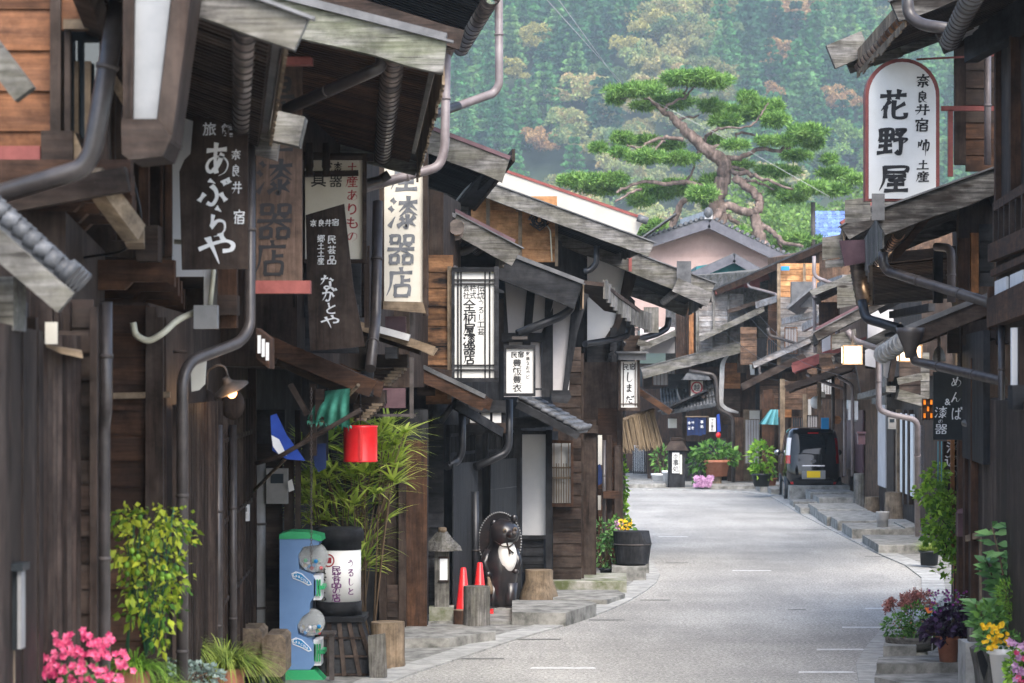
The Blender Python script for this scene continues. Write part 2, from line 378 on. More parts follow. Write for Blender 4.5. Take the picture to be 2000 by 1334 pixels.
sheet('pavement', 'concrete', [(-9, 96), (30, 96), (30, -5)]+Router2[::-1][:1]+Router2[::-1][1:], .012)
# painted cross lines and saw cuts
mb = MB()
for x0, x1, y in [(1690, 1740, 1190), (1645, 1738, 1227), (1595, 1692, 1270.5), (1560, 1672, 1315), (1430, 1508, 1115.5), (1035, 1165, 1307), (1285, 1345, 1049), (1600, 1660, 1021)]:
    a, c_ = G(x0, y), G(x1, y); mb.add([(a.x, a.y, .004), (c_.x, a.y, .004), (c_.x-.02, a.y+.16, .004), (a.x+.02, a.y+.16, .004)], [(0, 1, 2, 3)])
plain('road_paint', (.42, .42, .41), (.66, .66, .65), 14, .7); struct(mb.build('road_marking', 'road_paint'))
mb = MB()
for x0, x1, y in [(880, 985, 1288), (1010, 1095, 1250), (1250, 1310, 1173), (1150, 1220, 1212), (1570, 1640, 1035), (1690, 1745, 1088), (1300, 1345, 1100), (1540, 1575, 1192)]:
    a, c_ = G(x0, y), G(x1, y); mb.add([(a.x, a.y, .004), (c_.x, a.y, .004), (c_.x, a.y+.11, .004), (a.x, a.y+.11, .004)], [(0, 1, 2, 3)])
plain('seam', (.10, .10, .095), (.16, .16, .15), 9, .9); struct(mb.build('road_seam', 'seam'))
# drain grating by the bucket
mb = MB(); a = G(1212, 1045)
for k in range(9): mb.box(a.x-.02+k*.06, a.y, .003, a.x+.02+k*.06, a.y+1.6, .012)
tag(struct(mb.build('drain_grating', 'roof_light'), 'thing'), 'slotted pale drain grating set in the road by the black bucket', 'grating')
# raised concrete steps and slabs in front of the houses
def step(pts, top, m='concrete', base=0.0):
    q = [G(x, y, top) for x, y in pts]; return struct(MB().prism(q, (0, 0, base-top)).build('step', m))
for pts, t, m_ in [
    ([(790, 1247), (878, 1246), (935, 1238), (968, 1234), (968, 1222), (790, 1216)], .12, 'concrete'),
    ([(800, 1215), (1000, 1213), (1075, 1200), (1055, 1190), (800, 1190)], .05, 'concrete'),
    ([(1000, 1196), (1105, 1197), (1165, 1178), (1140, 1172), (1000, 1172)], .17, 'concrete'),
    ([(1080, 1170), (1185, 1172), (1221, 1160), (1205, 1152), (1080, 1152)], .08, 'concrete'),
    ([(1708, 1322), (1795, 1340), (1890, 1334), (1890, 1300), (1715, 1295)], .16, 'concrete'),
    ([(1712, 1296), (1790, 1296), (1900, 1292), (1900, 1275), (1716, 1283)], .26, 'concrete'),
    ([(1725, 1262), (1790, 1262), (1785, 1245), (1730, 1244)], .36, 'concrete')]:
    step(pts, t, m_)
def step2(x0, x1, yt, yb, d, m='concrete', sk=0.0):      # a cast step: front edge from photo columns x0..x1, top row yt, foot row yb
    Y = HC*F/(yb-HY); a, b_ = P(x0, yt, Y), P(x1, yt, Y); z = a.z; q = .012
    mb = MB().prism([(a.x, Y, -.02), (b_.x, Y-sk, -.02), (b_.x, Y-sk, z-q), (b_.x, Y-sk+q, z), (a.x, Y+q, z), (a.x, Y, z-q)], (d*.04, d, 0)); return struct(mb.build('step', m))
for a_ in [(1070, 1224, 1135, 1160, 1.6, 'mossy_concrete'), (1195, 1262, 1106, 1136, 2.6, 'concrete'), (1216, 1268, 1098, 1122, 2.0, 'concrete'),
           (1542, 1660, 949, 979, 3), (1583, 1668, 961, 985, 2), (1550, 1600, 980, 992, 1.5), (1600, 1670, 972, 994, 2), (1564, 1600, 992, 1005, 2), (1598, 1694, 995, 1016, 3), (1615, 1722, 1009, 1029, 2.6), (1636, 1727, 1017, 1038, 2), (1726, 1790, 1024, 1044, 2), (1664, 1768, 1033, 1054, 2.2), (1768, 1800, 1030, 1054, 2), (1716, 1830, 1064, 1082, 3), (1727, 1752, 1016, 1026, .4),
           (1484, 1530, 946, 962, 2), (1370, 1480, 948, 956, 2), (1205, 1300, 945, 954, 2), (1506, 1540, 955, 967, 2)]:
    step2(*a_)
# ------------------------------------------------------------------ hill and forest
def hz(x, y):
    return max(0.0, (y-545)*.56)+6*math.sin(x*.021+1.3)*min(1, max(0, (y-545)/80))+5*math.sin(y*.03+x*.013)*min(1, max(0, (y-545)/80))
nx, ny = 60, 60; mb = MB()
vs = [(-330+660*i/nx, 400+560*j/ny, hz(-330+660*i/nx, 400+560*j/ny)-.02) for j in range(ny+1) for i in range(nx+1)]
mb.add(vs, [(j*(nx+1)+i, j*(nx+1)+i+1, (j+1)*(nx+1)+i+1, (j+1)*(nx+1)+i) for j in range(ny) for i in range(nx)], True)
plain('forest_floor', (.015, .03, .015), (.035, .05, .025), .2, .95); struct(mb.build('hillside', 'forest_floor'))
rs = np.random.RandomState(5)
def tri_cloud(c, d, ln, wd):       # c centres (n,3), d directions; one quad leaf clump each -> verts (n,4,3)
    n = len(c); r = rs.normal(size=(n, 3)); s = np.cross(d, r); s /= np.linalg.norm(s, axis=1)[:, None]+1e-9
    d = d/(np.linalg.norm(d, axis=1)[:, None]+1e-9)
    k = rs.uniform(.3, .55, (n, 1))
    return np.stack([c, c+d*ln*k+s*wd*.5, c+d*ln, c+d*ln*k-s*wd*.5], 1)
def conifer(h=15.0, r=2.7, n=1500):
    t = rs.uniform(.05, 1, n)**.75; a = rs.uniform(0, 6.283, n); lump = .8+.28*np.sin(a*4+np.floor(t*9)*2.3)+rs.uniform(-.15, .15, n)
    rad = r*(1-t)**.8*lump*(1+.18*np.sin(t*34))*rs.uniform(.45, 1, n)**.5+.1
    c = np.stack([rad*np.cos(a), rad*np.sin(a), h*(.12+.88*t)], 1)
    t = np.floor(t*9)/9+rs.uniform(0, .06, n); c[:, 2] = h*(.12+.88*t)-rad*.28
    d = np.stack([np.cos(a), np.sin(a), rs.uniform(-.55, .35, n)], 1); l = rs.uniform(.4, .95, (n, 1))
    return tri_cloud(c, d, l, l*.8)
def broadleaf(h=11.0, r=4.2, n=2800):
    k = 14; cc = np.stack([rs.uniform(-.75, .75, k)*r, rs.uniform(-.75, .75, k)*r, h*rs.uniform(.45, .9, k)], 1); cr = r*rs.uniform(.28, .48, k)
    i = rs.randint(0, k, n); v = rs.normal(size=(n, 3)); v /= np.linalg.norm(v, axis=1)[:, None]; v[:, 2] = np.abs(v[:, 2])*1.0-.25
    c = cc[i]+v*cr[i][:, None]*rs.uniform(.75, 1.05, (n, 1)); l = rs.uniform(.25, .62, (n, 1))
    return tri_cloud(c, v+rs.normal(size=(n, 3))*.7, l, l*.75)
def np_mesh(name, q, m, loc=(0, 0, 0)):
    if isinstance(q, list): tone = np.repeat(rs.uniform(0, 1, len(q)), [len(a) for a in q]); q = np.concatenate(q)
    else: tone = None
    n = len(q); me = bpy.data.meshes.new(name); me.vertices.add(n*4); me.loops.add(n*4); me.polygons.add(n)
    me.vertices.foreach_set('co', q.reshape(-1).astype(np.float32)); me.loops.foreach_set('vertex_index', np.arange(n*4, dtype=np.int32))
    me.polygons.foreach_set('loop_start', np.arange(0, n*4, 4, dtype=np.int32)); me.polygons.foreach_set('loop_total', np.full(n, 4, np.int32))
    me.materials.append(M[m]); me.update(calc_edges=True)
    if tone is not None: at = me.attributes.new('tone', 'FLOAT', 'FACE'); at.data.foreach_set('value', tone.astype(np.float32))
    o = bpy.data.objects.new(name, me); COL.objects.link(o); o.location = loc; return o
def forestmat(name, stops, scale, isl=.4, tone=False):
    m = bpy.data.materials.new(name); m.use_nodes = True; nt = m.node_tree; b = nt.nodes['Principled BSDF']
    n = noise(nt, scale, 2, .5, isl=False); c = ramp(nt, n, stops); c = island_val(nt, c, isl)
    if tone:      # each tree of the wood has its own shade of green
        at = nt.nodes.new('ShaderNodeAttribute'); at.attribute_name = 'tone'; h = nt.nodes.new('ShaderNodeHueSaturation'); mr = nt.nodes.new('ShaderNodeMapRange'); mr.inputs[3].default_value = .6; mr.inputs[4].default_value = 1.5
        nt.links.new(at.outputs['Fac'], mr.inputs[0]); nt.links.new(mr.outputs[0], h.inputs['Value']); m3 = nt.nodes.new('ShaderNodeMapRange'); m3.inputs[3].default_value = .535; m3.inputs[4].default_value = .465; nt.links.new(at.outputs['Fac'], m3.inputs[0]); nt.links.new(m3.outputs[0], h.inputs['Hue']); nt.links.new(c, h.inputs['Color']); c = h.outputs[0]
    nt.links.new(c, b.inputs['Base Color'])
    b.inputs['Roughness'].default_value = .8; b.inputs['Specular IOR Level'].default_value = .1
    t = nt.nodes.new('ShaderNodeBsdfTranslucent'); nt.links.new(c, t.inputs[0]); mx = nt.nodes.new('ShaderNodeMixShader'); mx.inputs[0].default_value = .25
    nt.links.new(b.outputs[0], mx.inputs[1]); nt.links.new(t.outputs[0], mx.inputs[2]); nt.links.new(mx.outputs[0], nt.nodes['Material Output'].inputs[0]); M[name] = m
forestmat('cedar', [(.3, (.03, .12, .05)), (.5, (.06, .19, .07)), (.72, (.15, .29, .09))], .05, .2, True)
forestmat('autumn', [(.28, (.12, .22, .09)), (.40, (.22, .29, .11)), (.49, (.34, .34, .14)), (.54, (.37, .29, .13)), (.60, (.26, .30, .12)), (.75, (.13, .24, .10))], .06, .15, True)
forestmat('orange_crown', [(.3, (.36, .20, .09)), (.7, (.46, .30, .13))], .2); forestmat('yellow_crown', [(.3, (.34, .31, .10)), (.7, (.46, .42, .14))], .2)
forestmat('lime_crown', [(.3, (.12, .24, .05)), (.7, (.22, .34, .09))], .2)
cons = [conifer(rs.uniform(12, 17), rs.uniform(3.4, 4.6)) for _ in range(6)]; brds = [broadleaf(rs.uniform(9, 13), rs.uniform(3.6, 4.8)) for _ in range(6)]
def rot(q, a, s): 
    ca, sa = math.cos(a), math.sin(a); o = q.copy(); o[..., 0] = (q[..., 0]*ca-q[..., 1]*sa)*s; o[..., 1] = (q[..., 0]*sa+q[..., 1]*ca)*s; o[..., 2] = q[..., 2]*s; return o
def lerp_x(tab, y):
    for (x0, y0), (x1, y1) in zip(tab, tab[1:]):
        if y0 <= y <= y1: return x0+(x1-x0)*(y-y0)/(y1-y0)
    return tab[0][0] if y < tab[0][1] else tab[-1][0]
EDGE_L = [(1290, 0), (1235, 100), (1120, 185), (1060, 270), (1015, 400), (980, 470)]
EDGE_R = [(1425, 0), (1410, 130), (1395, 250), (1440, 330), (1500, 420)]
SINGLES = [
    (1545, 60, 716, brds[0], 'orange_crown', 'large orange autumn tree high on the hillside at the upper right', 1.35),
    (1575, 30, 722, brds[2], 'orange_crown', 'rusty orange tree on the hill just above the largest orange tree', 1.0),
    (1515, 120, 704, brds[1], 'orange_crown', 'orange broadleaf tree on the hill below the largest orange tree', 1.05),
    (1270, 75, 712, brds[3], 'yellow_crown', 'bright yellow tree at the top of the autumn slope', 1.2),
    (1225, 98, 700, brds[4], 'yellow_crown', 'yellow tree beside the dark cedars above the old pine', .95),
    (1045, 95, 702, brds[5], 'yellow_crown', 'lone yellow green tree standing among dark cedars at left', .95),
    (1010, 140, 690, brds[1], 'yellow_crown', 'pale lime tree in the cedars left of the autumn slope', .8),
    (1500, 178, 690, brds[4], 'orange_crown', 'peach coloured tree on the hill right above the pine crown', .8),
    (1640, 205, 680, brds[3], 'orange_crown', 'orange tree amid cedars beside the white oval sign', .95),
    (1060, 285, 650, brds[2], 'orange_crown', 'peach tree at the lower left tip of the autumn slope', .9),
    (1660, 300, 610, brds[0], 'lime_crown', 'light lime green tree at the foot of the hill right of the pine', 1.25),
    (1610, 330, 596, brds[2], 'lime_crown', 'smaller lime green tree behind the right pine boughs', 1.1),
    (1700, 350, 590, brds[5], 'lime_crown', 'lime green tree half hidden by the oval sign', 1.0)]
def on_hill(x, y):       # where the hill lies behind a photo point (crown centre about 7 m up)
    Y = 560.0
    while Y < 880 and HY-(hz((x-1000)/F*Y, Y)+7-HC)*F/Y > y: Y += 1
    return Vector(((x-1000)/F*Y, Y, hz((x-1000)/F*Y, Y)))
SP = [(on_hill(a[0], a[1]), a) for a in SINGLES]
qc, qb = [], []
Yr = 560.0
while Yr < 800:
    Xr = -62-rnd.uniform(0, 5)
    while Xr < 150:
        x_, y_ = Xr+rnd.uniform(-1.6, 1.6), Yr+rnd.uniform(-2, 2); z_ = hz(x_, y_)
        ix = 1000+x_*F/y_; iy = HY-(z_+9-HC)*F/y_
        aut = lerp_x(EDGE_L, iy) < ix+rnd.uniform(-14, 14) < lerp_x(EDGE_R, iy) or (iy > 330 and ix > 1100 and rnd.random() < .55) or (rnd.random() < .02) or (ix > 1500 and 0 <= iy < 60 and rnd.random() < .25)
        if any(abs(p.x-x_) < 5.5 and -4 < p.y-y_ < 17 for p, _ in SP): Xr += 3; continue
        if aut and rnd.random() < .93: qb.append(rot(brds[rnd.randrange(6)], rnd.uniform(0, 6.28), rnd.uniform(1.1, 1.7))+np.array([x_, y_, z_]))
        else: qc.append(rot(cons[rnd.randrange(6)], rnd.uniform(0, 6.28), rnd.uniform(1.1, 1.7))+np.array([x_, y_, z_]))
        Xr += rnd.uniform(6.6, 9.6) if not aut else 8.8
    Yr += 9.5
o = np_mesh('cedar_forest', qc, 'cedar'); o['kind'] = 'stuff'
o = np_mesh('autumn_forest', qb, 'autumn'); o['kind'] = 'stuff'
for p, (x, y, Y, q, m_, lb, sc) in SP:
    o = np_mesh('hillside_tree', rot(q, rnd.uniform(0, 6), 1)*sc*1.25, m_, p); tag(o, lb, 'tree', 'single trees on the hillside')
# air
m = bpy.data.materials.new('haze_air'); m.use_nodes = True; nt = m.node_tree; nt.nodes.clear()
v = nt.nodes.new('ShaderNodeVolumePrincipled'); v.inputs['Density'].default_value = HAZE = .0004; v.inputs['Color'].default_value = (.78, .92, 1.0, 1); v.inputs['Anisotropy'].default_value = .2
out = nt.nodes.new('ShaderNodeOutputMaterial'); nt.links.new(v.outputs[0], out.inputs['Volume']); M['haze_air'] = m
o = MB().box(-1000, -80, -1.2, 1000, 1000, 300).build('haze', 'haze_air'); o['kind'] = 'stuff'
# ================================================================== HOUSES
def V3(p): return P(*p)
SIDE = 1       # +1 while the left row is built (its street faces look towards +X), -1 for the right row
def on_front(h, ln, x0, x1, y0, y1, m, name='panel', d=.04, off=.05):     # rectangle lying on a street face ln = (px, Y, px, Y)
    a, b = P(ln[0], HY, ln[1]), P(ln[2], HY, ln[3]); k = (b.x-a.x)/(b.y-a.y); c = a.x-k*a.y
    p = []
    for x in (x0, x1):
        q = (x-1000)/F; Y = c/(q-k); p.append(Vector((q*Y+off*SIDE, Y, 0)))
    Ym = (p[0].y+p[1].y)/2; z0, z1 = P(0, y1, Ym).z, P(0, y0, Ym).z
    return h.part(MB().bar((p[0].x, p[0].y, (z0+z1)/2), (p[1].x, p[1].y, (z0+z1)/2), d, z1-z0), name, m)
class House:
    def __init__(s, name, label, x, Y, cat='house', group=None):
        p = P(x, HY, Y); s.r = thing(name, (p.x, Y, 0), label, cat, group); s.n = 0
    def part(s, mb, name, m, parent=None): return mb.build(name, m, parent or s.r)
    def body(s, x0, Y0, x1, Y1, z1, m='dark_wood_z', z0=0.0, depth=5.0, side=-1, name='wall', ztop2=None, slope=None):
        a, b = P(x0, HY, Y0), P(x1, HY, Y1); mb = MB(); dx = side*depth; h2 = z1+(slope if slope is not None else 0)
        mb.hexa([(a.x, Y0, z0), (a.x+dx, Y0, z0), (b.x+dx, Y1, z0), (b.x, Y1, z0), (a.x, Y0, z1), (a.x+dx, Y0, h2), (b.x+dx, Y1, h2), (b.x, Y1, z1)])
        return s.part(mb, name, m)
    def planks(s, x0, y0, x1, y1, Y, n, m='dark_wood_x', name='plank_cladding'):
        return s.part(boards(x0, y0, x1, y1, Y, n), name, m)
    def rect(s, x0, y0, x1, y1, Y, m, d=.06, name='panel', parent=None): return s.part(MB().pbox(x0, y0, x1, y1, Y, d), name, m, parent)
    def poly(s, pts, Y, m, d=.06, name='panel'): return s.part(MB().ppoly(pts, Y, d), name, m)
    def bars(s, l, m, name='beam'):      # each (a, b, w, h) becomes a part of its own; a, b = (px, py, Y); w, h in metres
        for a, b, w, h in l: o = s.part(MB().bar(V3(a), V3(b), w, h), name, m)
        return o
    def front(s, x0, Y0, x1, Y1, z0, z1, n, m='dark_wood_z', name='board_front'):     # upright boards on the street face
        a, b = P(x0, HY, Y0), P(x1, HY, Y1)
        o = Vector((.03*SIDE, 0, 0)); return s.part(vboards(a+o, b+o, z0, z1, n, th=.03), name, m)
    def lattice(s, x0, Y0, x1, Y1, z0, z1, n, m='dark_wood_z', t=.03, rails=3, name='lattice'):
        o = Vector((.06*SIDE, 0, 0)); a, b = P(x0, HY, Y0)+o, P(x1, HY, Y1)+o; mb = MB(); v = b-a
        for i in range(n+1):
            p = a+v*i/n; mb.bar((p.x, p.y, z0), (p.x, p.y, z1), t, t*1.4, (v.x, v.y, 0))
        for k in range(rails):
            z = z0+(z1-z0)*(k+.5)/rails; mb.bar((a.x, a.y, z), (b.x, b.y, z), .02, .04)
        return s.part(mb, name, m)
    def pipe(s, pts, r, m='pipe_brown', name='downpipe', bend=.12, clips=True):
        q = [V3(p) for p in pts]; o = s.part(MB().tube(q, r, 12, bend), name, m)
        if clips:
            mb = MB(); k = 0
            for a, b in zip(q, q[1:]):
                if (b-a).length > .55:
                    for t in ([.3, .7] if (b-a).length > 1.6 else [.5]):
                        c = a+(b-a)*t; dd = (b-a).normalized()*.012; mb.tube([c-dd, c+dd], r*1.14, 12); k += 1
            if k: s.part(mb, 'pipe_clip', 'iron' if m != 'pipe_mauve' else m, o)
        return o
    def roof(s, A, B, C, top='roof_tin', barge='grey_wood_x', bh=.24, bt=.07, ext=.1, raft=.26, gut=None, edge=None, far=True, near=True, soff='dark_wood_x', cap=None, th=.05, gm='gutter_metal', eh=.26, capm='roof_light'):
        A, B, C = V3(A), V3(B), V3(C); D = A+(C-B); e = C-B; sl = B-A; sn = sl.normalized(); L = e.length; en = e.normalized()
        n = sl.cross(e).normalized(); n = n if n.z > 0 else -n
        ro = s.part(MB().slab(A, B, C, D, th), 'roof', top)
        mb = MB(); k = max(2, int(L/raft))
        for i in range(1, k):
            o = e*(i/k)-n*(th+.035); mb.bar(A+o, B+o-sn*.04, .05, .07, n)
        s.part(mb, 'rafters', soff, ro)  # row of rafters below the roof slab, joined in one mesh
        for t in (.12,):
            s.part(MB().bar(A+sl*t+en*.05-n*(th+.12), A+sl*t+e-en*.05-n*(th+.12), .10, .10, n), 'purlin', soff, ro)
        if near: s.part(MB().plank(A-n*bh*.42-en*bt*.5, B+sn*ext-n*bh*.42-en*bt*.5, bt, bh, n), 'bargeboard', barge, ro)
        if far: s.part(MB().plank(D-n*bh*.42+en*bt*.5, C+sn*ext-n*bh*.42+en*bt*.5, bt, bh, n), 'bargeboard', barge, ro)
        if cap: s.part(MB().bar(A+n*.035-en*bt*.5, B+sn*ext*.5+n*.035-en*bt*.5, bt*1.6, .05, n), 'verge_cap', cap, ro)
        if edge:
            mb = MB(); k = max(2, int(L/.17)); dn = (-n*.35+sn*.1+Vector((0, 0, -.75))).normalized()
            for i in range(k):
                a = B+e*(i/k)+n*.01; b = B+e*((i+1)/k-.012/L)+n*.01; hh = dn*(eh*rnd.uniform(.9, 1.08)); q = sn*.02
                mb.hexa([a, b, b+q, a+q, a+hh, b+hh, b+hh+q, a+hh+q])
            s.part(mb, 'fascia', edge, ro)
        if edge:      # ragged board butts and a strip of sheet metal along the verge
            s.part(MB().bar(A+n*.012-en*(bt+.01), B+sn*(ext+.03)+n*.012-en*(bt+.01), .05, .016, n), 'flashing', 'roof_tin', ro)
        if gut:
            ins, dr, r = gut; o = -sn*ins-Vector((0, 0, dr))
            g = s.part(MB().gutter(B+o+en*.03, C+o-en*.03, r), 'gutter', gm, ro)
            k = max(2, int(L/.30))
            for i in range(k+1):
                c = B+o+e*((i+.2)/(k+.4)); s.part(MB().gutter(c-en*.008, c+en*.008, r+.008, 8, .008), 'gutter_bracket', 'iron', g)
        return ro
def joists(h, z, x0, Y0, x1, Y1, n, ln, m='dark_wood_x', hh=.18, side=1):      # notched cantilever beams under an upper floor
    a, b = P(x0, HY, Y0), P(x1, HY, Y1)
    for i in range(n):
        p = a+(b-a)*(i/max(1, n-1)); mb = MB(); q = []
        for u, v in [(0, 0), (.0, hh), (-ln, hh), (-ln, -.02), (-.32, -.02), (-.27, .03), (-.05, .03)]: q.append((p.x+u*side, p.y, z+v))
        mb.prism(q, (0, .10, 0)); h.part(mb, 'cantilever_beam', m)
def sill_tiles(h, A, B, C, n, m='tile_grey', rr=.045, name='tile_canopy', rows=2):    # canopy of round and pan tiles; A top near, B eave near, C eave far
    A, B, C = V3(A), V3(B), V3(C); e = C-B; sl = B-A; nn = sl.cross(e).normalized(); nn = nn if nn.z > 0 else -nn
    ro = h.part(MB().slab(A, B, C, A+e, .05), name, m); mb = MB()
    for i in range(n+1):
        o = e*(i/n)
        for r in range(rows): mb.tube([A+o+sl*(r/rows)+nn*.02, A+o+sl*((r+1)/rows)+nn*.035], rr*.92, 8)
        mb.tube([B+o+nn*.035-sl.normalized()*.03, B+o+nn*.035+sl.normalized()*.015], rr*1.25, 10)
    h.part(mb, 'tile_covering', m, ro); return ro
# ------------------------------------------------------------------ left row, near to far
h = House('wooden_house', 'nearest blurred dark house at the left edge with a small tiled canopy', -40, 9.5)
h.body(-120, 9.4, 58, 12.6, 3.5)
h.front(-120, 9.4, 60, 12.6, .1, 3.3, 14)
for x, Y in ((12, 11.4), (36, 12.0), (58, 12.5)): h.bars([((x, 620, Y), (x, 2300, Y), .07, .07)], 'dark_wood_z', 'post')
sill_tiles(h, (-60, 372, 11.2), (128, 545, 11.2), (150, 560, 12.1), 3, 'tile_grey', .045, rows=9)
h.part(MB().bar(V3((-60, 430, 11.15)), V3((130, 592, 11.15)), .05, .11), 'bargeboard', 'grey_wood_x')
h.part(MB().bar(V3((-60, 40, 11)), V3((50, 185, 11)), .08, .10), 'roof_edge', 'grey_wood_x')
h.rect(-40, 540, 26, 645, 11.3, 'grey_wood_x', .3, 'beam_end')
h.pipe([(42, 590, 12.2), (42, 1900, 12.2)], .027)
h.bars([((58, 648, 12.7), (172, 652, 12.7), .015, .02)], 'dark_wood_x', 'hook_rail')
h.part(MB().hexa([P(68, 668, 12.7), P(160, 688, 12.7), P(162, 700, 12.7), P(118, 690, 12.7), P(68, 664, 13), P(160, 684, 13), P(162, 696, 13), P(118, 686, 13)]), 'wooden_bracket', 'tan_wood_x')
h.poly([(50, 720, ), (62, 660), (72, 770), (68, 780)], 12.5, 'grey_wood_z', .02, 'notice_board'); h.poly([(80, 690), (93, 690), (93, 790), (80, 795)], 13, 'grey_wood_z', .03, 'notice_board')
solo(MB().pbox(88, 629, 112, 672, 12.65, .01), 'price_tag', 'yellow_petal' if False else 'cream_sign', 'pale yellow paper tag hanging from the rail under the nearest eave', 'tag')

h = House('wooden_house', 'house with orange boarded upper wall and white plaster sleeve wall at upper left', 120, 14)
h.body(128, 13.2, 205, 17.2, 3.93, slope=0)
h.body(122, 13.4, 225, 17.2, 5.2, z0=4.22, slope=2.4, name='upper_wall')
wood('russet_wood_x', (.10, .042, .02), (.24, .11, .055), 'x', .35, stain=(.04, .025, .02), sfac=.5); h.planks(-60, -60, 100, 335, 13.35, 5, 'russet_wood_x'); h.planks(102, -60, 232, 60, 13.32, 1, 'russet_wood_x')
h.bars([((110, -80, 13.3), (110, 330, 13.3), .055, .06), ((133, 40, 13.3), (133, 260, 13.3), .03, .05), ((205, 30, 13.4), (205, 420, 13.4), .05, .06), ((240, 60, 14.5), (240, 470, 14.5), .06, .06), ((222, 120, 14.2), (222, 470, 14.2), .02, .05)], 'dark_wood_z', 'post')
h.bars([((125, 48, 13.25), (215, 48, 13.25), .05, .05), ((215, 145, 13.6), (262, 225, 14.2), .03, .05), ((135, 262, 13.25), (160, 320, 13.25), .03, .06)], 'tan_wood_x', 'rail')
h.rect(138, 62, 200, 270, 13.5, 'glass', .02, 'window'); h.bars([((150, 120, 13.45), (150, 270, 13.45), .02, .03), ((172, 120, 13.45), (172, 270, 13.45), .03, .03)], 'tan_wood_z', 'mullion')
h.rect(80, 255, 142, 320, 13.2, 'dark_wood_x', .25, 'beam_end'); h.rect(-30, 285, 78, 342, 13.3, 'dull_red', .05, 'red_rail')
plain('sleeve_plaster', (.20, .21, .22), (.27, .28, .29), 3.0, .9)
# white sleeve wall
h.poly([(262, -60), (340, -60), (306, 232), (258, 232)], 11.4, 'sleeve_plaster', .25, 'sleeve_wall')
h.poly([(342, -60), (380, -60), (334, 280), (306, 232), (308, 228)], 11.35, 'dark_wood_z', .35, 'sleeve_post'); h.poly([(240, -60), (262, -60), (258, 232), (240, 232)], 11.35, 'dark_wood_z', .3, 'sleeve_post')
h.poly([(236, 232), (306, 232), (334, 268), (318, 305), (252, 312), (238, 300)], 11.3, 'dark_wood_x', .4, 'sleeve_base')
# lower side
h.planks(126, 590, 183, 1300, 13.1, 14, 'dark_wood_x')
h.bars([((132, 590, 13.05), (132, 1900, 13.05), .035, .05), ((184, 600, 13.05), (184, 1900, 13.05), .035, .05), ((98, 600, 13.0), (98, 1900, 13.0), .03, .04), ((112, 600, 13.0), (112, 1900, 13.0), .02, .04)], 'dark_wood_z', 'post')
h.lattice(60, 12.7, 126, 13.0, .1, 3.3, 7, 'dark_wood_z', .03)
h.bars([((-20, 400, 12.9), (250, 350, 12.9), .1, .12)], 'dark_wood_x', 'beam')
joists(h, 4.0, 255, 13.0, 262, 15.8, 4, 1.6, 'brown_wood_x')
h.bars([((178, 342, 12.9), (262, 455, 13.2), .1, .1), ((262, 455, 13.2), (266, 470, 15), .1, .1)], 'tan_wood_x', 'corner_rail')
h.pipe([(-30, 388, 12.6), (160, 330, 12.6), (180, 300, 12.6), (240, -40, 12.6)], .05, 'pipe_brown', bend=.14)
h.pipe([(207, 590, 13.6), (207, 800, 13.6), (203, 830, 13.7), (203, 1700, 13.7)], .034)
h.roof((130, -130, 11.8), (560, 28, 11.8), (525, 262, 17.5), bh=.17, barge='grey_wood_x', edge='tan_wood_z', gut=(.2, .10, .06), eh=.10, raft=.14)
h.pipe([(350, 152, 15.8), (480, 128, 15.8), (510, 60, 15.8)], .05, 'pipe_brown', clips=False)
h.part(MB().bar(V3((516, 243, 17.2)), V3((592, 260, 17.2)), .25, .20), 'beam_end', 'grey_wood_x')
h.part(MB().tube([P(345, 5, 15), P(318, 30, 15), P(255, 33, 14.5)], .008, 6, .05), 'cable', 'wire'); h.part(MB().tube([P(255, 200, 14.4), P(265, 250, 14.4), P(248, 310, 14.4), P(268, 380, 14.4), P(278, 430, 14.4), P(250, 490, 14.6), P(150, 505, 14.8)], .008, 6, .1), 'cable', 'wire')

h = House('wooden_house', 'dark inn house behind the white lettered board with a mossy bargeboard', 300, 18)
h.body(290, 17.0, 488, 26.8, 3.58); h.body(345, 17.4, 490, 25.5, 6.0, z0=3.9, slope=2.0, name='upper_wall')
h.planks(216, 600, 292, 1400, 16.95, 16, 'brown_wood_x')
h.bars([((296, 600, 16.9), (294, 1700, 16.9), .055, .07), ((312, 620, 16.9), (312, 1700, 16.9), .05, .06), ((322, 620, 17.1), (322, 1700, 17.1), .02, .06), ((472, 820, 25.2), (472, 1330, 25.2), .10, .12), ((493, 700, 26.4), (493, 1330, 26.4), .08, .1)], 'dark_wood_z', 'post')
h.bars([((222, 773, 16.9), (332, 771, 16.9), .05, .04)], 'tan_wood_x', 'ledge')
h.lattice(325, 17.2, 420, 21.6, .15, 2.9, 30, 'dark_wood_z', .035, 4); h.lattice(420, 21.6, 480, 26, .15, 2.9, 10, 'dark_wood_z', .03, 4)
h.bars([((282, 290, 16.2), (282, 480, 16.2), .06, .06), ((330, 300, 16.5), (330, 500, 16.5), .04, .05), ((316, 310, 16.5), (316, 500, 16.5), .015, .04)], 'brown_wood_z', 'post')
h.rect(266, 440, 308, 510, 16.1, 'dark_wood_x', .2, 'beam_end')
joists(h, 3.66, 340, 16.3, 367, 24.6, 6, 1.4, 'brown_wood_x', .17)
h.rect(336, 215, 398, 540, 17.3, 'plaster', .05, 'plaster_wall'); h.rect(398, 215, 425, 600, 17.35, 'plaster', .05, 'plaster_wall')
h.poly([(425, 500), (462, 500), (462, 640), (425, 640)], 17.2, 'brown_wood_z', .1, 'post'); h.rect(424, 576, 462, 615, 17.1, 'dark_wood_x', .2, 'beam_end')
h.part(MB().tube([P(340, 472, 17.0), P(408, 476, 17.0), P(418, 520, 17.0), P(410, 600, 17.0)], .016, 8, .06), 'conduit', 'cream_conduit')
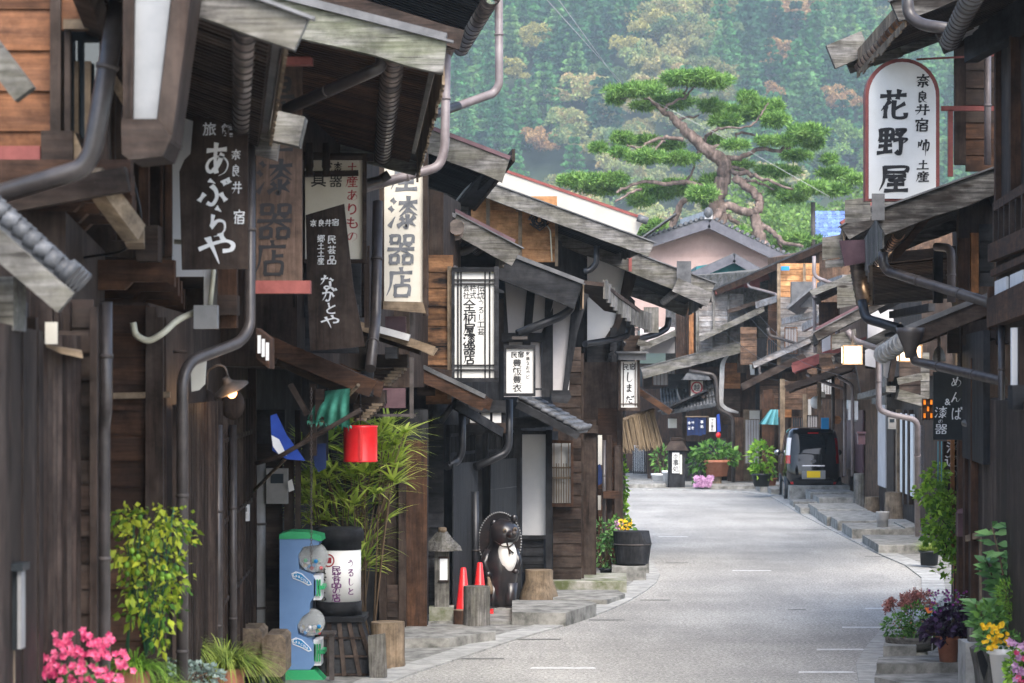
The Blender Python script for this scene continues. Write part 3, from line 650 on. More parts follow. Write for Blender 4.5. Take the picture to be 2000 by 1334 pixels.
h.part(MB().tube([P(260, 630, 16.8), P(264, 655, 16.8), P(290, 668, 16.8), P(320, 650, 16.8), P(345, 625, 16.9), P(380, 610, 17)], .022, 8, .08), 'conduit', 'cream_conduit')
o = h.rect(378, 596, 424, 642, 16.9, 'grey_plastic', .1, 'junction_box')
h.part(MB().lathe([(.045, 0), (.05, .02)], P(352, 690, 16.8)), 'porcelain_knob', 'dark_wood_x')
h.part(MB().ppoly([(372, 708), (403, 702), (400, 750), (388, 762), (374, 765)], 17.6, .03), 'enamel_plate', 'cream_sign')
# hanging gourd shaped carvings beside the lamp
for x, y, r in ((400, 790, .10), (455, 790, .10), (430, 830, .07)): h.part(MB().ball(P(x, y, 21.5), r, .05, r*1.3), 'carved_bracket', 'dark_wood_z')
h.pipe([(488, 260, 17.4), (488, 640, 17.2), (470, 668, 17.1), (372, 705, 16.8), (356, 740, 16.7), (356, 1500, 16.7)], .038, bend=.1)
h.pipe([(426, 830, 21.0), (426, 1390, 21.0)], .036); h.pipe([(455, 830, 22.4), (455, 1370, 22.4)], .034)
h.roof((300, -60, 17.9), (862, 84, 17.9), (812, 298, 25.6), bh=.24, bt=.09, barge='mossy_wood_x', edge='tan_wood_z', gut=(.34, .12, .085), raft=.13, eh=.30, ext=.05, cap='roof_tin', soff='brown_wood_x')
h.part(MB().bar(V3((795, 290, 25.4)), V3((832, 302, 25.4)), .2, .2), 'beam_end', 'grey_wood_x')
h.pipe([(745, 85, 18.2), (745, 130, 18.2), (725, 140, 18.2), (560, 213, 19.2)], .045, 'pipe_brown', bend=.1)
h.poly([(500, 640), (526, 660), (526, 720), (500, 700)], 18.4, 'brown_wood_x', .4, 'railing'); 
for k in range(3): h.rect(503+k*8, 655+k*7, 509+k*8, 690+k*7, 18.35, 'paper', .02, 'paper_pane')
h.rect(495, 548, 606, 573, 18.6, 'dull_red', .12, 'red_beam')
h.rect(545, 112, 610, 126, 18.6, 'dull_red', .12, 'red_beam')

h.part(MB().tube([P(575, 470, 23), P(575, 600, 23)], .01, 6), 'cable', 'wire')

h = House('shop_house', 'craft shop house behind the palm and the drum shaped sign with green awning', 600, 23)
h.body(480, 27.0, 640, 31.0, 3.2, 'black_wood_z'); h.body(580, 23, 770, 29.8, 6.6, z0=3.2, slope=2.0, name='upper_wall')
h.planks(470, 870, 552, 1310, 26.9, 11, 'dark_wood_x'); h.rect(470, 800, 556, 872, 26.9, 'black_wood_x', .2, 'lintel')
h.pipe([(506, 900, 26.6), (506, 1310, 26.6)], .068, 'grey_plastic', 'standpipe')
h.bars([((565, 860, 26.8), (565, 1310, 26.8), .10, .1), ((582, 800, 26.7), (582, 1310, 26.7), .06, .05)], 'dark_wood_z', 'post')
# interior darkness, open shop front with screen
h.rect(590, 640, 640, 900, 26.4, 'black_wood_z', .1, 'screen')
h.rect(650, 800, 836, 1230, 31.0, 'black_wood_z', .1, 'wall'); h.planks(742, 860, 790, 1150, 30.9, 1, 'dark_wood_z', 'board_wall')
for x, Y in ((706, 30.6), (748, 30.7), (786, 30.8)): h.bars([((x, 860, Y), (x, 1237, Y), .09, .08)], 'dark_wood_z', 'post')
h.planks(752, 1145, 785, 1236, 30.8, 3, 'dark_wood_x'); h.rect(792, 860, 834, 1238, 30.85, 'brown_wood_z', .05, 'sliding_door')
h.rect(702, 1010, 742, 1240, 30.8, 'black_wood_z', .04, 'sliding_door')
h.roof((520, 655, 22.4), (714, 738, 22.4), (734, 742, 25.6), bh=.16, barge='brown_wood_x', raft=.3, top='dark_wood_x', th=.03)
h.bars([((430, 895-60, 22.2), (430, 836, 22.3), .02, .02), ((567, 750, 22.3), (601, 810, 22.3), .05, .05), ((520, 690, 22.6), (700, 770, 22.6), .06, .12), ((612, 750, 22.5), (612, 890, 22.5), .06, .08), ((625, 760, 22.4), (625, 820, 22.4), .08, .08)], 'dark_wood_x', 'beam')
# stepped hanging eaves with pale slat ends
for (x0, y0, x1, y1, Y) in ((722, 700, 795, 755, 27.0), (690, 770, 752, 822, 25.6)):
    h.rect(x0-8, y0-8, x1, y0+18, Y+.2, 'dark_wood_x', .5, 'eave_panel'); mb = MB()
    for k in range(6):
        y = y0+18+k*(y1-y0-18)/6; xr = x1-6-k*6; mb.pbox(xr-20, y, xr, y+5, Y, .8)
    h.part(mb, 'slat', 'tan_wood_x'); mb = MB()
    for k in range(6):
        y = y0+18+k*(y1-y0-18)/6; mb.pbox(x0, y+1, x1-28-k*6, y+6, Y+.05, .8)
    h.part(mb, 'slat', 'dark_wood_x')
h.roof((700, 628, 26.6), (832, 672, 26.6), (836, 676, 27.8), bh=.09, barge='tan_wood_x', top='roof_light', raft=.3, th=.05)
h.bars([((728, 640, 26.5), (800, 660, 26.5), .16, .07)], 'roof_light', 'ridge_tile')
h.rect(752, 678, 776, 700, 26.5, 'black_wood_x', .3, 'beam_end'); h.rect(705, 725, 728, 775, 25.5, 'black_wood_z', .2, 'beam_end')
h.pipe([(738, 395, 26.0), (734, 620, 25.6), (723, 720, 25.0)], .055, 'pipe_brown', bend=.1)
# upper floor
h.rect(590, 345, 705, 880-260, 23.4, 'black_wood_x', .05, 'upper_screen'); h.rect(596, 595, 700, 690, 23.2, 'black_wood_x', .05, 'upper_screen')
h.bars([((590, 305, 23.2), (730, 308, 23.2), .06, .07), ((594, 340, 23), (700, 338, 23), .04, .05)], 'dark_wood_x', 'rail')
for x in (604, 637): h.part(MB().lathe([(.03, 0), (.045, .03), (.03, .06), (.04, .09), (.03, .30)], P(x, 345, 22.8)), 'baluster', 'dark_wood_z')
h.planks(690, 500, 722, 620, 24.4, 4, 'dark_wood_x'); h.bars([((717, 480, 24.3), (717, 640, 24.3), .05, .05)], 'dark_wood_z', 'post')
h.roof((560, -40, 25.9), (888, 58, 25.9), (852, 142, 29.5), bh=.2, barge='dark_wood_x', gut=(.06, .12, .09), raft=.14, soff='black_wood_x', gm='gutter_metal')
h.part(MB().gutter(P(851, 130, 29.6), P(825, 178, 31.4), .085), 'gutter', 'gutter_metal')
h.pipe([(872, 95, 26.2), (869, 290, 26.2), (858, 326, 26.2), (730, 362, 25.9), (590, 408, 24.5)], .048, 'pipe_mauve', bend=.12)
h.pipe([(760, 340, 25.5), (742, 352, 25.5), (590, 390, 24)], .048, 'pipe_brown', clips=False)
h.part(MB().lathe([(.035, 0), (.06, .12), (.085, .2), (.085, .25)], P(873, 115, 26.2)), 'hopper', 'gutter_metal')

h = House('wooden_house', 'tall dark house whose gutter hangs highest over the middle of the left row', 840, 30)
h.body(800, 29.8, 836, 31.3, 7.0, z0=3.0, slope=1.6)
h.roof((720, -120, 29.6), (968, -30, 29.6), (905, 76, 33.2), bh=.2, barge='dark_wood_x', gut=(.04, .14, .10), raft=.14, soff='black_wood_x')
h.pipe([(974, -30, 29.9), (975, 165, 29.9), (965, 182, 29.9), (900, 205, 29.6), (815, 234, 29)], .05, 'pipe_mauve', bend=.12)
h.pipe([(895, 207, 29.55), (812, 236, 28.9)], .052, 'pipe_black', clips=False)
h.rect(806, 180, 838, 290, 29.7, 'dark_wood_z', .06, 'post')

h = House('wooden_house', 'house with burnt boards and purple capped verge behind the lacquer lantern', 860, 32)
h.body(866, 31.6, 900, 33.4, 5.4, slope=1.4, z0=3.0)
h.planks(832, 560, 882, 790, 31.55, 6, 'burnt_wood_x'); h.planks(832, 500, 885, 562, 31.55, 2, 'burnt_wood_x')
h.bars([((878, 520, 31.5), (878, 780, 31.5), .05, .06)], 'tan_wood_z', 'post')
h.roof((700, 202, 33), (992, 314, 33), (922, 382, 38.5), bh=.32, barge='grey_wood_x', cap='purple_tin', raft=.16, soff='black_wood_x', ext=.02)
h.part(MB().slab(P(1003, 302, 33), P(962, 306, 33), P(888, 398, 38.8), P(925, 402, 38.8), .06), 'eave_trough', 'black_wood_y'); h.bars([((962, 304, 33), (888, 398, 38.8), .03, .03)], 'roof_light', 'trough_edge'); h.bars([((1003, 303, 33), (926, 402, 38.8), .04, .16)], 'dark_wood_y', 'trough_board')
h.roof((700, 320, 32.9), (988, 470, 32.9), (962, 494, 36), bh=.28, barge='grey_wood_x', cap='purple_tin', raft=.18, soff='dark_wood_x', edge='tan_wood_z', eh=.3, gut=(.30, .15, .07), ext=.22)
h.poly([(836, 408), (885, 428), (876, 448), (836, 438)], 32.6, 'red_tin', .1, 'red_fascia'); h.bars([((836, 398, 32.55), (890, 422, 32.55), .1, .05)], 'roof_tin', 'small_roof')
h.part(MB().gutter(P(892, 436, 32.3), P(876, 520, 36), .09), 'gutter', 'rust'); mb = MB()
for k in range(9):
    a = P(892, 436, 32.3).lerp(P(876, 520, 36), k/8); mb.tube([a+Vector((0, -.02, -.05)), a+Vector((0, .02, -.05))], .10, 10)
h.part(mb, 'gutter_bracket', 'gutter_metal')
h.pipe([(888, 518, 32.4), (880, 550, 32.4), (868, 563, 32.4), (835, 582, 32)], .045, 'gutter_metal', clips=False); h.pipe([(935, 440, 33.4), (928, 480, 33.4), (905, 492, 33.4), (890, 492, 33.4)], .055, 'pipe_brown', clips=False)
h.roof((790, 705, 31.0), (938, 776, 31.0), (950, 776, 33.6), bh=.15, barge='brown_wood_x', top='roof_tin', raft=.2, soff='tan_wood_x', cap='roof_tin')
h.bars([((815, 765, 31.2), (850, 765, 31.2), .1, .1), ((820, 720, 31.2), (880, 730, 31.4), .08, .08)], 'dark_wood_x', 'beam')

h = House('wooden_house', 'black house of bamboo screens and grey plaster gable behind the raccoon dog statue', 930, 33)
h.body(845, 33.4, 1090, 38.6, 3.5, 'black_wood_z'); h.body(900, 35.6, 1095, 38.0, 4.25, z0=3.0, slope=.8, name='upper_wall')
h.planks(833, 830, 867, 1200, 33.0, 13, 'black_wood_x')
plain('bamboo', (.013, .015, .018), (.034, .037, .043), (160, 160, 2), .6, bmp=.6)
for x0, Y0, x1, Y1, yt in ((870, 33.2, 918, 34.6, 880), (944, 34.9, 1005, 36.2, 890)):
    a, b = P(x0, 1190, Y0)+Vector((.1, 0, 0)), P(x1, 1190, Y1)+Vector((.1, 0, 0)); mb = MB()
    for k in range(34):
        q = a.lerp(b, k/34); mb.tube([(q.x, q.y, .15), (q.x, q.y, 2.0)], .016, 6, cap=False)
    h.part(mb, 'bamboo_screen', 'bamboo'); h.lattice(x0, Y0, x1, Y1, 2.0, 2.5, 18, 'black_wood_z', .02, 2)
    mb = MB()
    for z in (.5, 1.05, 1.6): mb.tube([(a.x, a.y-.02, z), (b.x, b.y-.02, z)], .006, 5)
    h.part(mb, 'binding', 'roof_tin')
h.bars([((922, 860, 34.6), (922, 1190, 34.6), .06, .08), ((936, 850, 34.8), (936, 1190, 34.8), .08, .08), ((1011, 820, 36), (1011, 1175, 36), .09, .09)], 'black_wood_z', 'post')
h.pipe([(928, 960, 34.2), (930, 1190, 34.2)], .05, 'pipe_black'); h.pipe([(903, 790, 33.4), (903, 880, 33.4), (895, 900, 33.4), (872, 912, 33.2)], .05, 'pipe_black', clips=False)
h.pipe([(994, 780, 34.4), (994, 870, 34.4), (985, 886, 34.4), (928, 912, 34.2)], .055, 'pipe_black', clips=False); h.pipe([(900, 770, 33.5), (860, 825, 33.3)], .04, 'pipe_black', clips=False)
# upper balcony band with paper panes
h.rect(915, 782, 988, 806, 34.0, 'black_wood_x', .1, 'rail'); h.rect(915, 826, 988, 846, 34.0, 'dark_wood_x', .1, 'rail')
for x in (918, 940, 962): h.rect(x, 806, x+17, 826, 34.05, 'paper', .02, 'paper_pane')
h.rect(915, 800, 988, 830, 34.12, 'black_wood_x', .05, 'balcony_back')
joists(h, 2.36, 962, 33.9, 1000, 35.5, 4, .7, 'black_wood_x', .14)
# white plaster panel and window wall
h.rect(1020, 848, 1067, 1046, 36.6, 'plaster', .05, 'plaster_panel'); h.bars([((1016, 840, 36.5), (1016, 1190, 36.5), .05, .06), ((1072, 840, 36.5), (1072, 1180, 36.5), .09, .08), ((1010, 845, 36.5), (1075, 845, 36.5), .05, .05), ((1016, 1049, 36.5), (1072, 1049, 36.5), .05, .05)], 'black_wood_z', 'post')
h.planks(1020, 1052, 1062, 1118, 36.6, 4, 'black_wood_x')
h.planks(1080, 990, 1135, 1132, 37.4, 6, 'dark_wood_x'); h.planks(1118, 830, 1135, 990, 37.4, 7, 'dark_wood_x'); h.planks(1080, 680, 1135, 842, 37.6, 7, 'dark_wood_x')
win = h.rect(1079, 866, 1117, 985, 37.4, 'paper', .03, 'window'); mb = MB()
for k in range(8): x = 1081+k*4.8; mb.pbox(x, 905 if k % 3 else 866, x+1.8, 982, 37.3, .03)
for y in (912, 932): mb.pbox(1079, y, 1117, y+3, 37.28, .03)
h.part(mb, 'window_bars', 'tan_wood_z', win); mb = MB()
mb.pbox(1076, 860, 1120, 866, 37.25, .1).pbox(1076, 983, 1120, 990, 37.25, .1).pbox(1115, 866, 1120, 983, 37.25, .1).pbox(1076, 866, 1079, 983, 37.25, .1); h.part(mb, 'window_frame', 'brown_wood_z', win)
h.bars([((1150, 820, 38.4), (1150, 1130, 38.4), .22, .2), ((1138, 690, 37.6), (1138, 1130, 37.6), .04, .05)], 'dark_wood_z', 'corner_post')
h.rect(1138, 832, 1168, 846, 38.2, 'dark_wood_x', .4, 'beam_end')
sill_tiles(h, (1012, 778, 35.0), (1128, 842, 35.0), (1150, 838, 36.8), 9, 'tile_grey', .035, rows=8)
h.part(MB().bar(V3((1010, 790, 34.95)), V3((1130, 852, 34.95)), .06, .10), 'bargeboard', 'black_wood_x'); joists(h, 2.45, 1090, 35.3, 1125, 37, 4, 1.1, 'black_wood_x', .12)
# gable of grey plaster and black timber, flaring sleeve on the right
h.poly([(984, 540), (1125, 570), (1110, 775), (984, 775)], 36.0, 'grey_plaster', .06, 'plaster_wall')
for pts in ([(984, 540), (984, 760), (1000, 760), (986, 545)], [(1030, 556), (1046, 560), (1034, 700), (1018, 700)], [(1066, 565), (1084, 570), (1078, 600), (1062, 660), (1052, 770), (1076, 770), (1076, 600), (1066, 565)][:4], [(1118, 565), (1150, 575), (1128, 650), (1108, 768), (1098, 768), (1112, 650)], [(1055, 655), (1080, 600), (1080, 775), (1058, 775)]):
    h.poly(pts, 35.92, 'black_wood_z', .1, 'timber')
h.rect(980, 650, 1060, 668, 35.9, 'black_wood_x', .1, 'timber'); h.poly([(1076, 762), (1112, 762), (1116, 775), (1108, 788), (1078, 785)], 35.85, 'black_wood_x', .2, 'sleeve_base')
h.pipe([(1118, 590, 35.6), (1114, 605, 35.6), (1095, 618, 35.6), (1010, 652, 35.4)], .06, 'pipe_black', clips=False)
h.roof((850, 445, 35.2), (1138, 556, 35.2), (1120, 571, 38.2), bh=.38, barge='black_wood_x', cap='roof_tin', raft=.18, soff='black_wood_x', edge='tan_wood_z', eh=.32, ext=.0)
h.bars([((1000, 760, 34.6), (1070, 760, 34.6), .03, .03), ((888, 790, 33.2), (980, 845, 34.0), .05, .12)], 'black_wood_x', 'beam')

plain('cream_board', (.40, .38, .34), (.48, .46, .41), 3, .6)
h = House('wooden_house', 'house with a bright orange board gable and cream verge mid left row', 1000, 43)
h.body(1050, 41.4, 1160, 44, 5.4, 'black_wood_z', slope=2.3)
h.planks(920, 385, 1088, 512, 41.3, 5, 'honey_wood_x'); h.bars([((953, 380, 41.2), (953, 500, 41.2), .06, .05), ((1016, 410, 41.2), (1016, 520, 41.2), .06, .05), ((1087, 420, 41.2), (1087, 520, 41.2), .05, .06)], 'tan_wood_z', 'post')
h.rect(1008, 402, 1026, 412, 41.0, 'tan_wood_x', .2, 'beam_end')
h.roof((850, 320, 40.5), (1262, 470, 40.5), (1190, 492, 43.5), bh=.26, barge='grey_wood_x', raft=.2, soff='black_wood_x', edge='grey_wood_z', eh=.2, ext=.12)
h.roof((930, 318, 46), (1250, 428, 46), (1240, 432, 49), bh=.34, barge='cream_board', cap='dull_red', raft=.3, top='roof_light', ext=.04)
h.part(MB().tube([P(1265, 432, 45.8), P(1245, 425, 45.8)], .07, 10), 'ridge_end_tile', 'tile_grey')
h.part(MB().tube([P(1068, 440, 41), P(1075, 450, 41), P(1078, 510, 41)], .012, 6, .03), 'conduit', 'cream_conduit')
h.part(MB().tube([P(1165, 480, 41), P(1165, 515, 41), P(1152, 528, 41), P(1140, 530, 41)], .05, 10, .1), 'downpipe', 'pipe_black')
mb = MB(); 
for k in range(26):
    a = k*.9; r = .12+.06*math.sin(k*2.1); c_ = P(1053, 430, 41)
    mb.tube([c_+Vector((math.cos(a)*r, -.05-k*.004, math.sin(a)*r*.8)), c_+Vector((math.cos(a+1.2)*r*.6, -.08, math.sin(a+1.2)*r)), c_+Vector((math.cos(a+2.2)*r, -.05, math.sin(a+2.2)*r*.7))], .012, 5)
solo(mb, 'cable_coil', 'wire', 'black tangle of cable hung on the orange board gable', 'cable')

h = House('wooden_house', 'house with white plaster gable and huge grey bargeboard before the street bend', 1190, 43)
h.body(1216, 42.2, 1222, 47, 3.4, 'dark_wood_z'); h.body(1224, 43.6, 1240, 48, 4.6, 'black_wood_z', z0=3.0, slope=1.2, name='upper_wall')
h.poly([(1147, 497), (1226, 505), (1200, 640), (1182, 668), (1147, 668)], 43.4, 'plaster', .06, 'plaster_wall'); h.rect(1152, 752, 1192, 778, 43.0, 'plaster', .06, 'plaster_panel')
h.poly([(1226, 505), (1250, 510), (1238, 560), (1210, 640), (1184, 680), (1176, 668), (1200, 632)], 43.3, 'dark_wood_z', .15, 'timber'); h.poly([(1108, 560), (1150, 560), (1150, 690), (1120, 790), (1106, 788), (1122, 690)], 43.5, 'black_wood_z', .1, 'timber')
h.rect(1147, 668, 1200, 752, 43.2, 'black_wood_x', .1, 'balcony_wall'); h.rect(1147, 778, 1205, 800, 43.1, 'black_wood_x', .2, 'balcony_floor'); h.rect(1192, 640, 1205, 800, 43.0, 'black_wood_z', .1, 'post')
mb = MB(); 
for k in range(9): mb.bar(P(1178+k*2.2, 742-k*10, 43), P(1192+k*1.0, 742-k*10, 43), .05, .05)
h.part(mb, 'louvre', 'black_wood_x')
joists(h, 2.62, 1200, 42.6, 1216, 44.5, 4, .8, 'black_wood_x', .1)
h.roof((1020, 412, 42.6), (1390, 552, 42.6), (1345, 585, 49.0), bh=.36, bt=.1, barge='grey_wood_x', raft=.22, soff='black_wood_x', edge='grey_wood_z', eh=.3, ext=.05, top='roof_tin', gut=(.5, .2, .09))
h.part(MB().bar(V3((1318, 556, 42.2)), V3((1386, 586, 42.2)), .12, .24), 'beam_end', 'grey_wood_x'); h.rect(1322, 510, 1350, 560, 42.3, 'roof_tin', .04, 'metal_patch'); h.rect(1228, 488, 1234, 530, 42.4, 'dull_red', .04, 'metal_strap')
# swept lower eave
pts = [(1180, 560, 38.4), (1205, 590, 39.4), (1240, 618, 40.6), (1272, 628, 41.6)]; mb = MB()
for a, b in zip(pts, pts[1:]):
    a, b = V3(a), V3(b)
    for k in range(4):
        p, q = a.lerp(b, k/4), a.lerp(b, (k+.94)/4); mb.bar((p+q)/2+Vector((0, 0, .13)), (p+q)/2-Vector((0, 0, .16)), (q-p).length, .03, (q-p).cross(Vector((0, 0, 1))))
h.part(mb, 'fascia', 'grey_wood_z'); h.part(MB().bar(V3((1272, 600, 41.8)), V3((1272, 650, 41.8)), .24, .1), 'beam_end', 'grey_wood_z')
h.part(MB().slab(P(1120, 545, 38), P(1180, 552, 38.4), P(1270, 618, 41.6), P(1180, 600, 41.6), .06), 'lower_roof', 'dark_wood_x')
h.pipe([(1228, 640, 41.5), (1226, 655, 41.5), (1205, 662, 41.3), (1142, 672, 40)], .05, 'pipe_black', clips=False); h.pipe([(1306, 620, 44), (1304, 640, 44), (1285, 652, 43.8), (1215, 672, 43)], .055, 'pipe_black', clips=False)
h.rect(1218, 655, 1250, 690, 43.0, 'dark_wood_x', .3, 'beam_end'); h.bars([((1245, 668, 43), (1272, 676, 43), .15, .1)], 'grey_wood_x', 'beam')
# side wall below and straw skirt canopy
h.planks(1168, 800, 1205, 1110, 41.9, 10, 'brown_wood_x'); h.bars([((1190, 850, 41.4), (1190, 1110, 41.4), .09, .09), ((1206, 870, 41.8), (1206, 1060, 41.8), .1, .1)], 'dark_wood_z', 'post')
h.pipe([(1180, 860, 41.2), (1180, 1090, 41.2)], .03)
h.rect(1168, 850, 1176, 908, 41.4, 'cream_sign', .04, 'nameplate'); h.rect(1168, 968, 1174, 996, 41.4, 'cream_sign', .04, 'nameplate'); h.rect(1178, 960, 1210, 974, 41.0, 'brown_wood_x', .3, 'shelf')
h.part(MB().slab(P(1215, 735, 42.6), P(1310, 800, 42.6), P(1318, 802, 44.2), P(1225, 738, 44.2), .06), 'canopy', 'dark_wood_x'); h.part(MB().bar(V3((1215, 742, 42.55)), V3((1310, 806, 42.55)), .05, .1), 'canopy_edge', 'brown_wood_x')
mb = MB(); a, b = P(1196, 826, 42.3), P(1276, 800, 43.2)
for i in range(150):
    t = rnd.random(); p = a.lerp(b, t)+Vector((0, rnd.uniform(-.05, .05), 0)); ln = rnd.uniform(.42, .56)+.1*t
    mb.bar(p, p+Vector((.10*t+rnd.uniform(-.02, .02)+.05, 0, -ln)), .022, .012)
h.part(mb, 'straw_fringe', 'straw'); h.part(MB().tube([a, b], .03, 8), 'fringe_pole', 'tan_wood_x')
# ------------------------------------------------------------------ right row, near to far
SIDE = -1
h = House('wooden_house', 'nearest dark house at right with a slatted balcony and white paper panes', 1980, 20)
LN = (2110, 17, 1893, 26)
h.body(2110, 17, 1893, 26, 2.9, side=1); h.body(2050, 19.6, 1945, 23.4, 6.4, z0=3.4, side=1, name='upper_wall', slope=2)
h.front(2110, 17, 1893, 26, .15, 2.9, 30, 'dark_wood_z')
h.bars([((1956, 78, 23.0), (1956, 480, 23.0), .12, .08), ((1985, 70, 21.5), (1985, 480, 21.5), .11, .08), ((1894, 640, 25.8), (1894, 1320, 25.8), .12, .12), ((1912, 700, 24.6), (1912, 1300, 24.6), .16, .04), ((1941, 560, 23.2), (1941, 645, 23.2), .1, .1)], 'brown_wood_z', 'post')
on_front(h, LN, 1897, 1940, 650, 900, 'black_wood_z', 'shade_panel', .06, .06); h.bars([((1938, 495, 23.2), (2040, 452, 19), .08, .16), ((1938, 612, 23.2), (2040, 570, 19), .10, .26), ((1944, 405, 23), (2040, 345, 19), .05, .08), ((1940, 534, 23), (2040, 488, 19), .05, .06)], 'brown_wood_y', 'rail')  # black panel puts the shade under the eave into the wall's colour
a, b = P(1944, 0, 22.9), P(2040, 0, 19)
for k in range(9):
    q = a.lerp(b, k/8); z0, z1 = P(0, 500-k*4.5, q.y).z, P(0, 398-k*7, q.y).z; h.part(MB().box(q.x-.02, q.y-.02, z0, q.x+.02, q.y+.02, z1), 'baluster', 'dark_wood_z')
for x0, x1 in ((1947, 1970), (1977, 2002), (2008, 2036)): on_front(h, (1944, 23, 2040, 19), x0, x1, 545-(x0-1947)*.42, 588-(x0-1947)*.42, 'paper', 'paper_pane', .02, .01)
h.bars([((1950, 545, 23.3), (2040, 540, 19.3), .04, .5)], 'dark_wood_y', 'balcony_board')
h.rect(1976, 640, 2030, 765, 20.6, 'plaster', .05, 'white_shutter'); h.rect(1990, 640, 2030, 800, 20.5, 'dark_wood_z', .05, 'shutter_frame'); h.rect(1978, 752, 2030, 800, 20.4, 'black_wood_x', .2, 'sill_box')
h.pipe([(1956, 630, 22.6), (1956, 812, 22.6), (1972, 832, 22.4), (2040, 850, 20)], .03, bend=.1)
h.pipe([(1884, 826, 25.4), (1938, 845, 24.4), (1951, 870, 24.0), (1951, 1100, 24.0)], .035, bend=.1)
h.roof((2000, 556, 25.2), (1772, 648, 25.2), (1762, 660, 28.5), bh=.16, barge='dark_wood_x', top='roof_tin', cap='roof_tin', raft=.2, soff='dark_wood_x', ext=.02)
h.bars([((1890, 655, 25.4), (1945, 640, 24.4), .1, .2), ((1862, 640, 26), (1862, 690, 26), .12, .05)], 'dark_wood_x', 'beam')
h.part(MB().lathe([(.05, 0), (.07, .1), (.13, .24), (.14, .3)], P(1778, 700, 25.0)), 'hopper', 'pipe_brown')
h.pipe([(1780, 680, 25.0), (1786, 705, 25.0), (1960, 745, 22.6)], .045, bend=.1)
h.part(MB().tube([P(1725, 692, 26.5), P(1770, 662, 25.4)], .085, 12), 'corrugated_duct', 'duct_metal'); mb = MB()
for k in range(7):
    a = P(1725, 692, 26.5).lerp(P(1770, 662, 25.4), k/6); t = (P(1770, 662, 25.4)-P(1725, 692, 26.5)).normalized()*.015; mb.tube([a-t, a+t], .10, 12)
h.part(mb, 'duct_rib', 'duct_metal')
h.part(MB().slab(P(1890, 1048, 25), P(2030, 1000, 22), P(2050, 1012, 21.6), P(1896, 1060, 24.8), .03), 'lean_roof', 'dark_wood_y'); h.bars([((1888, 1052, 24.9), (2040, 1008, 21.8), .03, .06)], 'tan_wood_y', 'roof_edge')
h.bars([((1918, 1050, 24.2), (1918, 1262, 24.2), .05, .05)], 'tan_wood_z', 'post')
h.roof((2180, -160, 19), (1905, -55, 19), (1850, 60, 23.2), bh=.2, barge='dark_wood_x', soff='dark_wood_x', raft=.16, edge='dark_wood_z', gut=(.02, .10, .09), gm='roof_tin', eh=.15)
h.bars([((1896, 90, 23), (2020, 20, 21), .12, .3)], 'black_wood_y', 'beam')
h.part(MB().tube([P(1868, 62, 22.9), P(1975, -4, 22.0)], .085, 14), 'gutter_pipe', 'duct_metal'); mb = MB()
for k in range(6):
    a, t = P(1868, 62, 22.9).lerp(P(1975, -4, 22.0), k/5), (P(1975, -4, 22.0)-P(1868, 62, 22.9)).normalized()*.012; mb.tube([a-t, a+t], .095, 14)
h.part(mb, 'gutter_bracket', 'roof_light')
h.pipe([(1772, -20, 23.4), (1774, 30, 23.4), (1800, 48, 23.3), (1866, 58, 23)], .055, 'pipe_brown', bend=.15, clips=False)

h = House('shop_house', 'souvenir shop house carrying the white oval sign over its plank verge', 1880, 28)
h.body(1872, 27.2, 1858, 33, 2.9, side=1); h.body(1872, 27.4, 1860, 33, 5.2, z0=2.9, side=1, name='upper_wall', slope=1.5)
h.planks(1872, 70, 1945, 240, 27.1, 5, 'dark_wood_x'); h.planks(1886, 240, 1942, 335, 27.1, 3, 'brown_wood_x'); h.bars([((1871, 70, 27.0), (1871, 322, 27.0), .08, .06), ((1882, 70, 27.0), (1882, 322, 27.0), .04, .06)], 'dark_wood_z', 'post')
h.pipe([(1929, 90, 26.4), (1929, 322, 26.4)], .035, 'pipe_mauve')
h.bars([((1838, 212, 26.8), (1945, 212, 26.8), .05, .05), ((1856, 215, 26.8), (1856, 345, 26.8), .05, .05), ((1790, 116, 26.9), (1945, 108, 26.9), .02, .02)], 'dull_red', 'sign_rail')
h.roof((2060, -110, 24.2), (1770, -6, 24.2), (1676, 100, 28.2), bh=.22, barge='stained_wood_x', edge='tan_wood_z', gut=(.02, .17, .07), raft=.14, eh=.30, soff='dark_wood_x', ext=.16, gm='copper_metal')
h.part(MB().bar(V3((1622, 112, 28.1)), V3((1690, 84, 28.1)), .1, .27), 'beam_end', 'grey_wood_x'); h.bars([((1706, 120, 28), (1760, 102, 28), .1, .1)], 'grey_wood_x', 'beam')
h.roof((2010, 306, 25), (1726, 408, 25), (1690, 470, 29.2), bh=.27, bt=.08, barge='stained_wood_x', edge='grey_wood_z', gut=(.16, .30, .06), raft=.14, eh=.40, soff='black_wood_x', top='dark_wood_x', gm='copper_metal', ext=.1)
h.rect(1703, 378, 1728, 430, 24.85, 'roof_tin', .02, 'metal_patch'); h.poly([(1640, 470), (1690, 468), (1690, 512), (1650, 520)], 28.8, 'purple_tin', .05, 'metal_patch')
pts = [(1742, 512), (1760, 500), (1790, 462), (1815, 430), (1850, 410), (1840, 402), (1800, 425), (1770, 468), (1745, 490)]; h.poly(pts, 25.6, 'brown_wood_x', .06, 'curved_bracket')
h.pipe([(1725, 492, 25.4), (1724, 515, 25.4), (1735, 530, 25.4), (1940, 594, 24)], .05, 'pipe_brown', bend=.1)
h.part(MB().tube([P(1672, 505, 29.0), P(1687, 590, 29.6)], .09, 12), 'gutter', 'gutter_metal'); mb = MB()
for k in range(8):
    a = P(1672, 505, 29.0).lerp(P(1687, 590, 29.6), k/7); h.part(MB().tube([a+Vector((0, 0, -.008)), a+Vector((0, 0, .008))], .10, 12), 'gutter_bracket', 'iron')
h.pipe([(1684, 588, 29.3), (1690, 622, 29.2), (1758, 642, 28.6)], .055, 'pipe_black', bend=.1, clips=False)
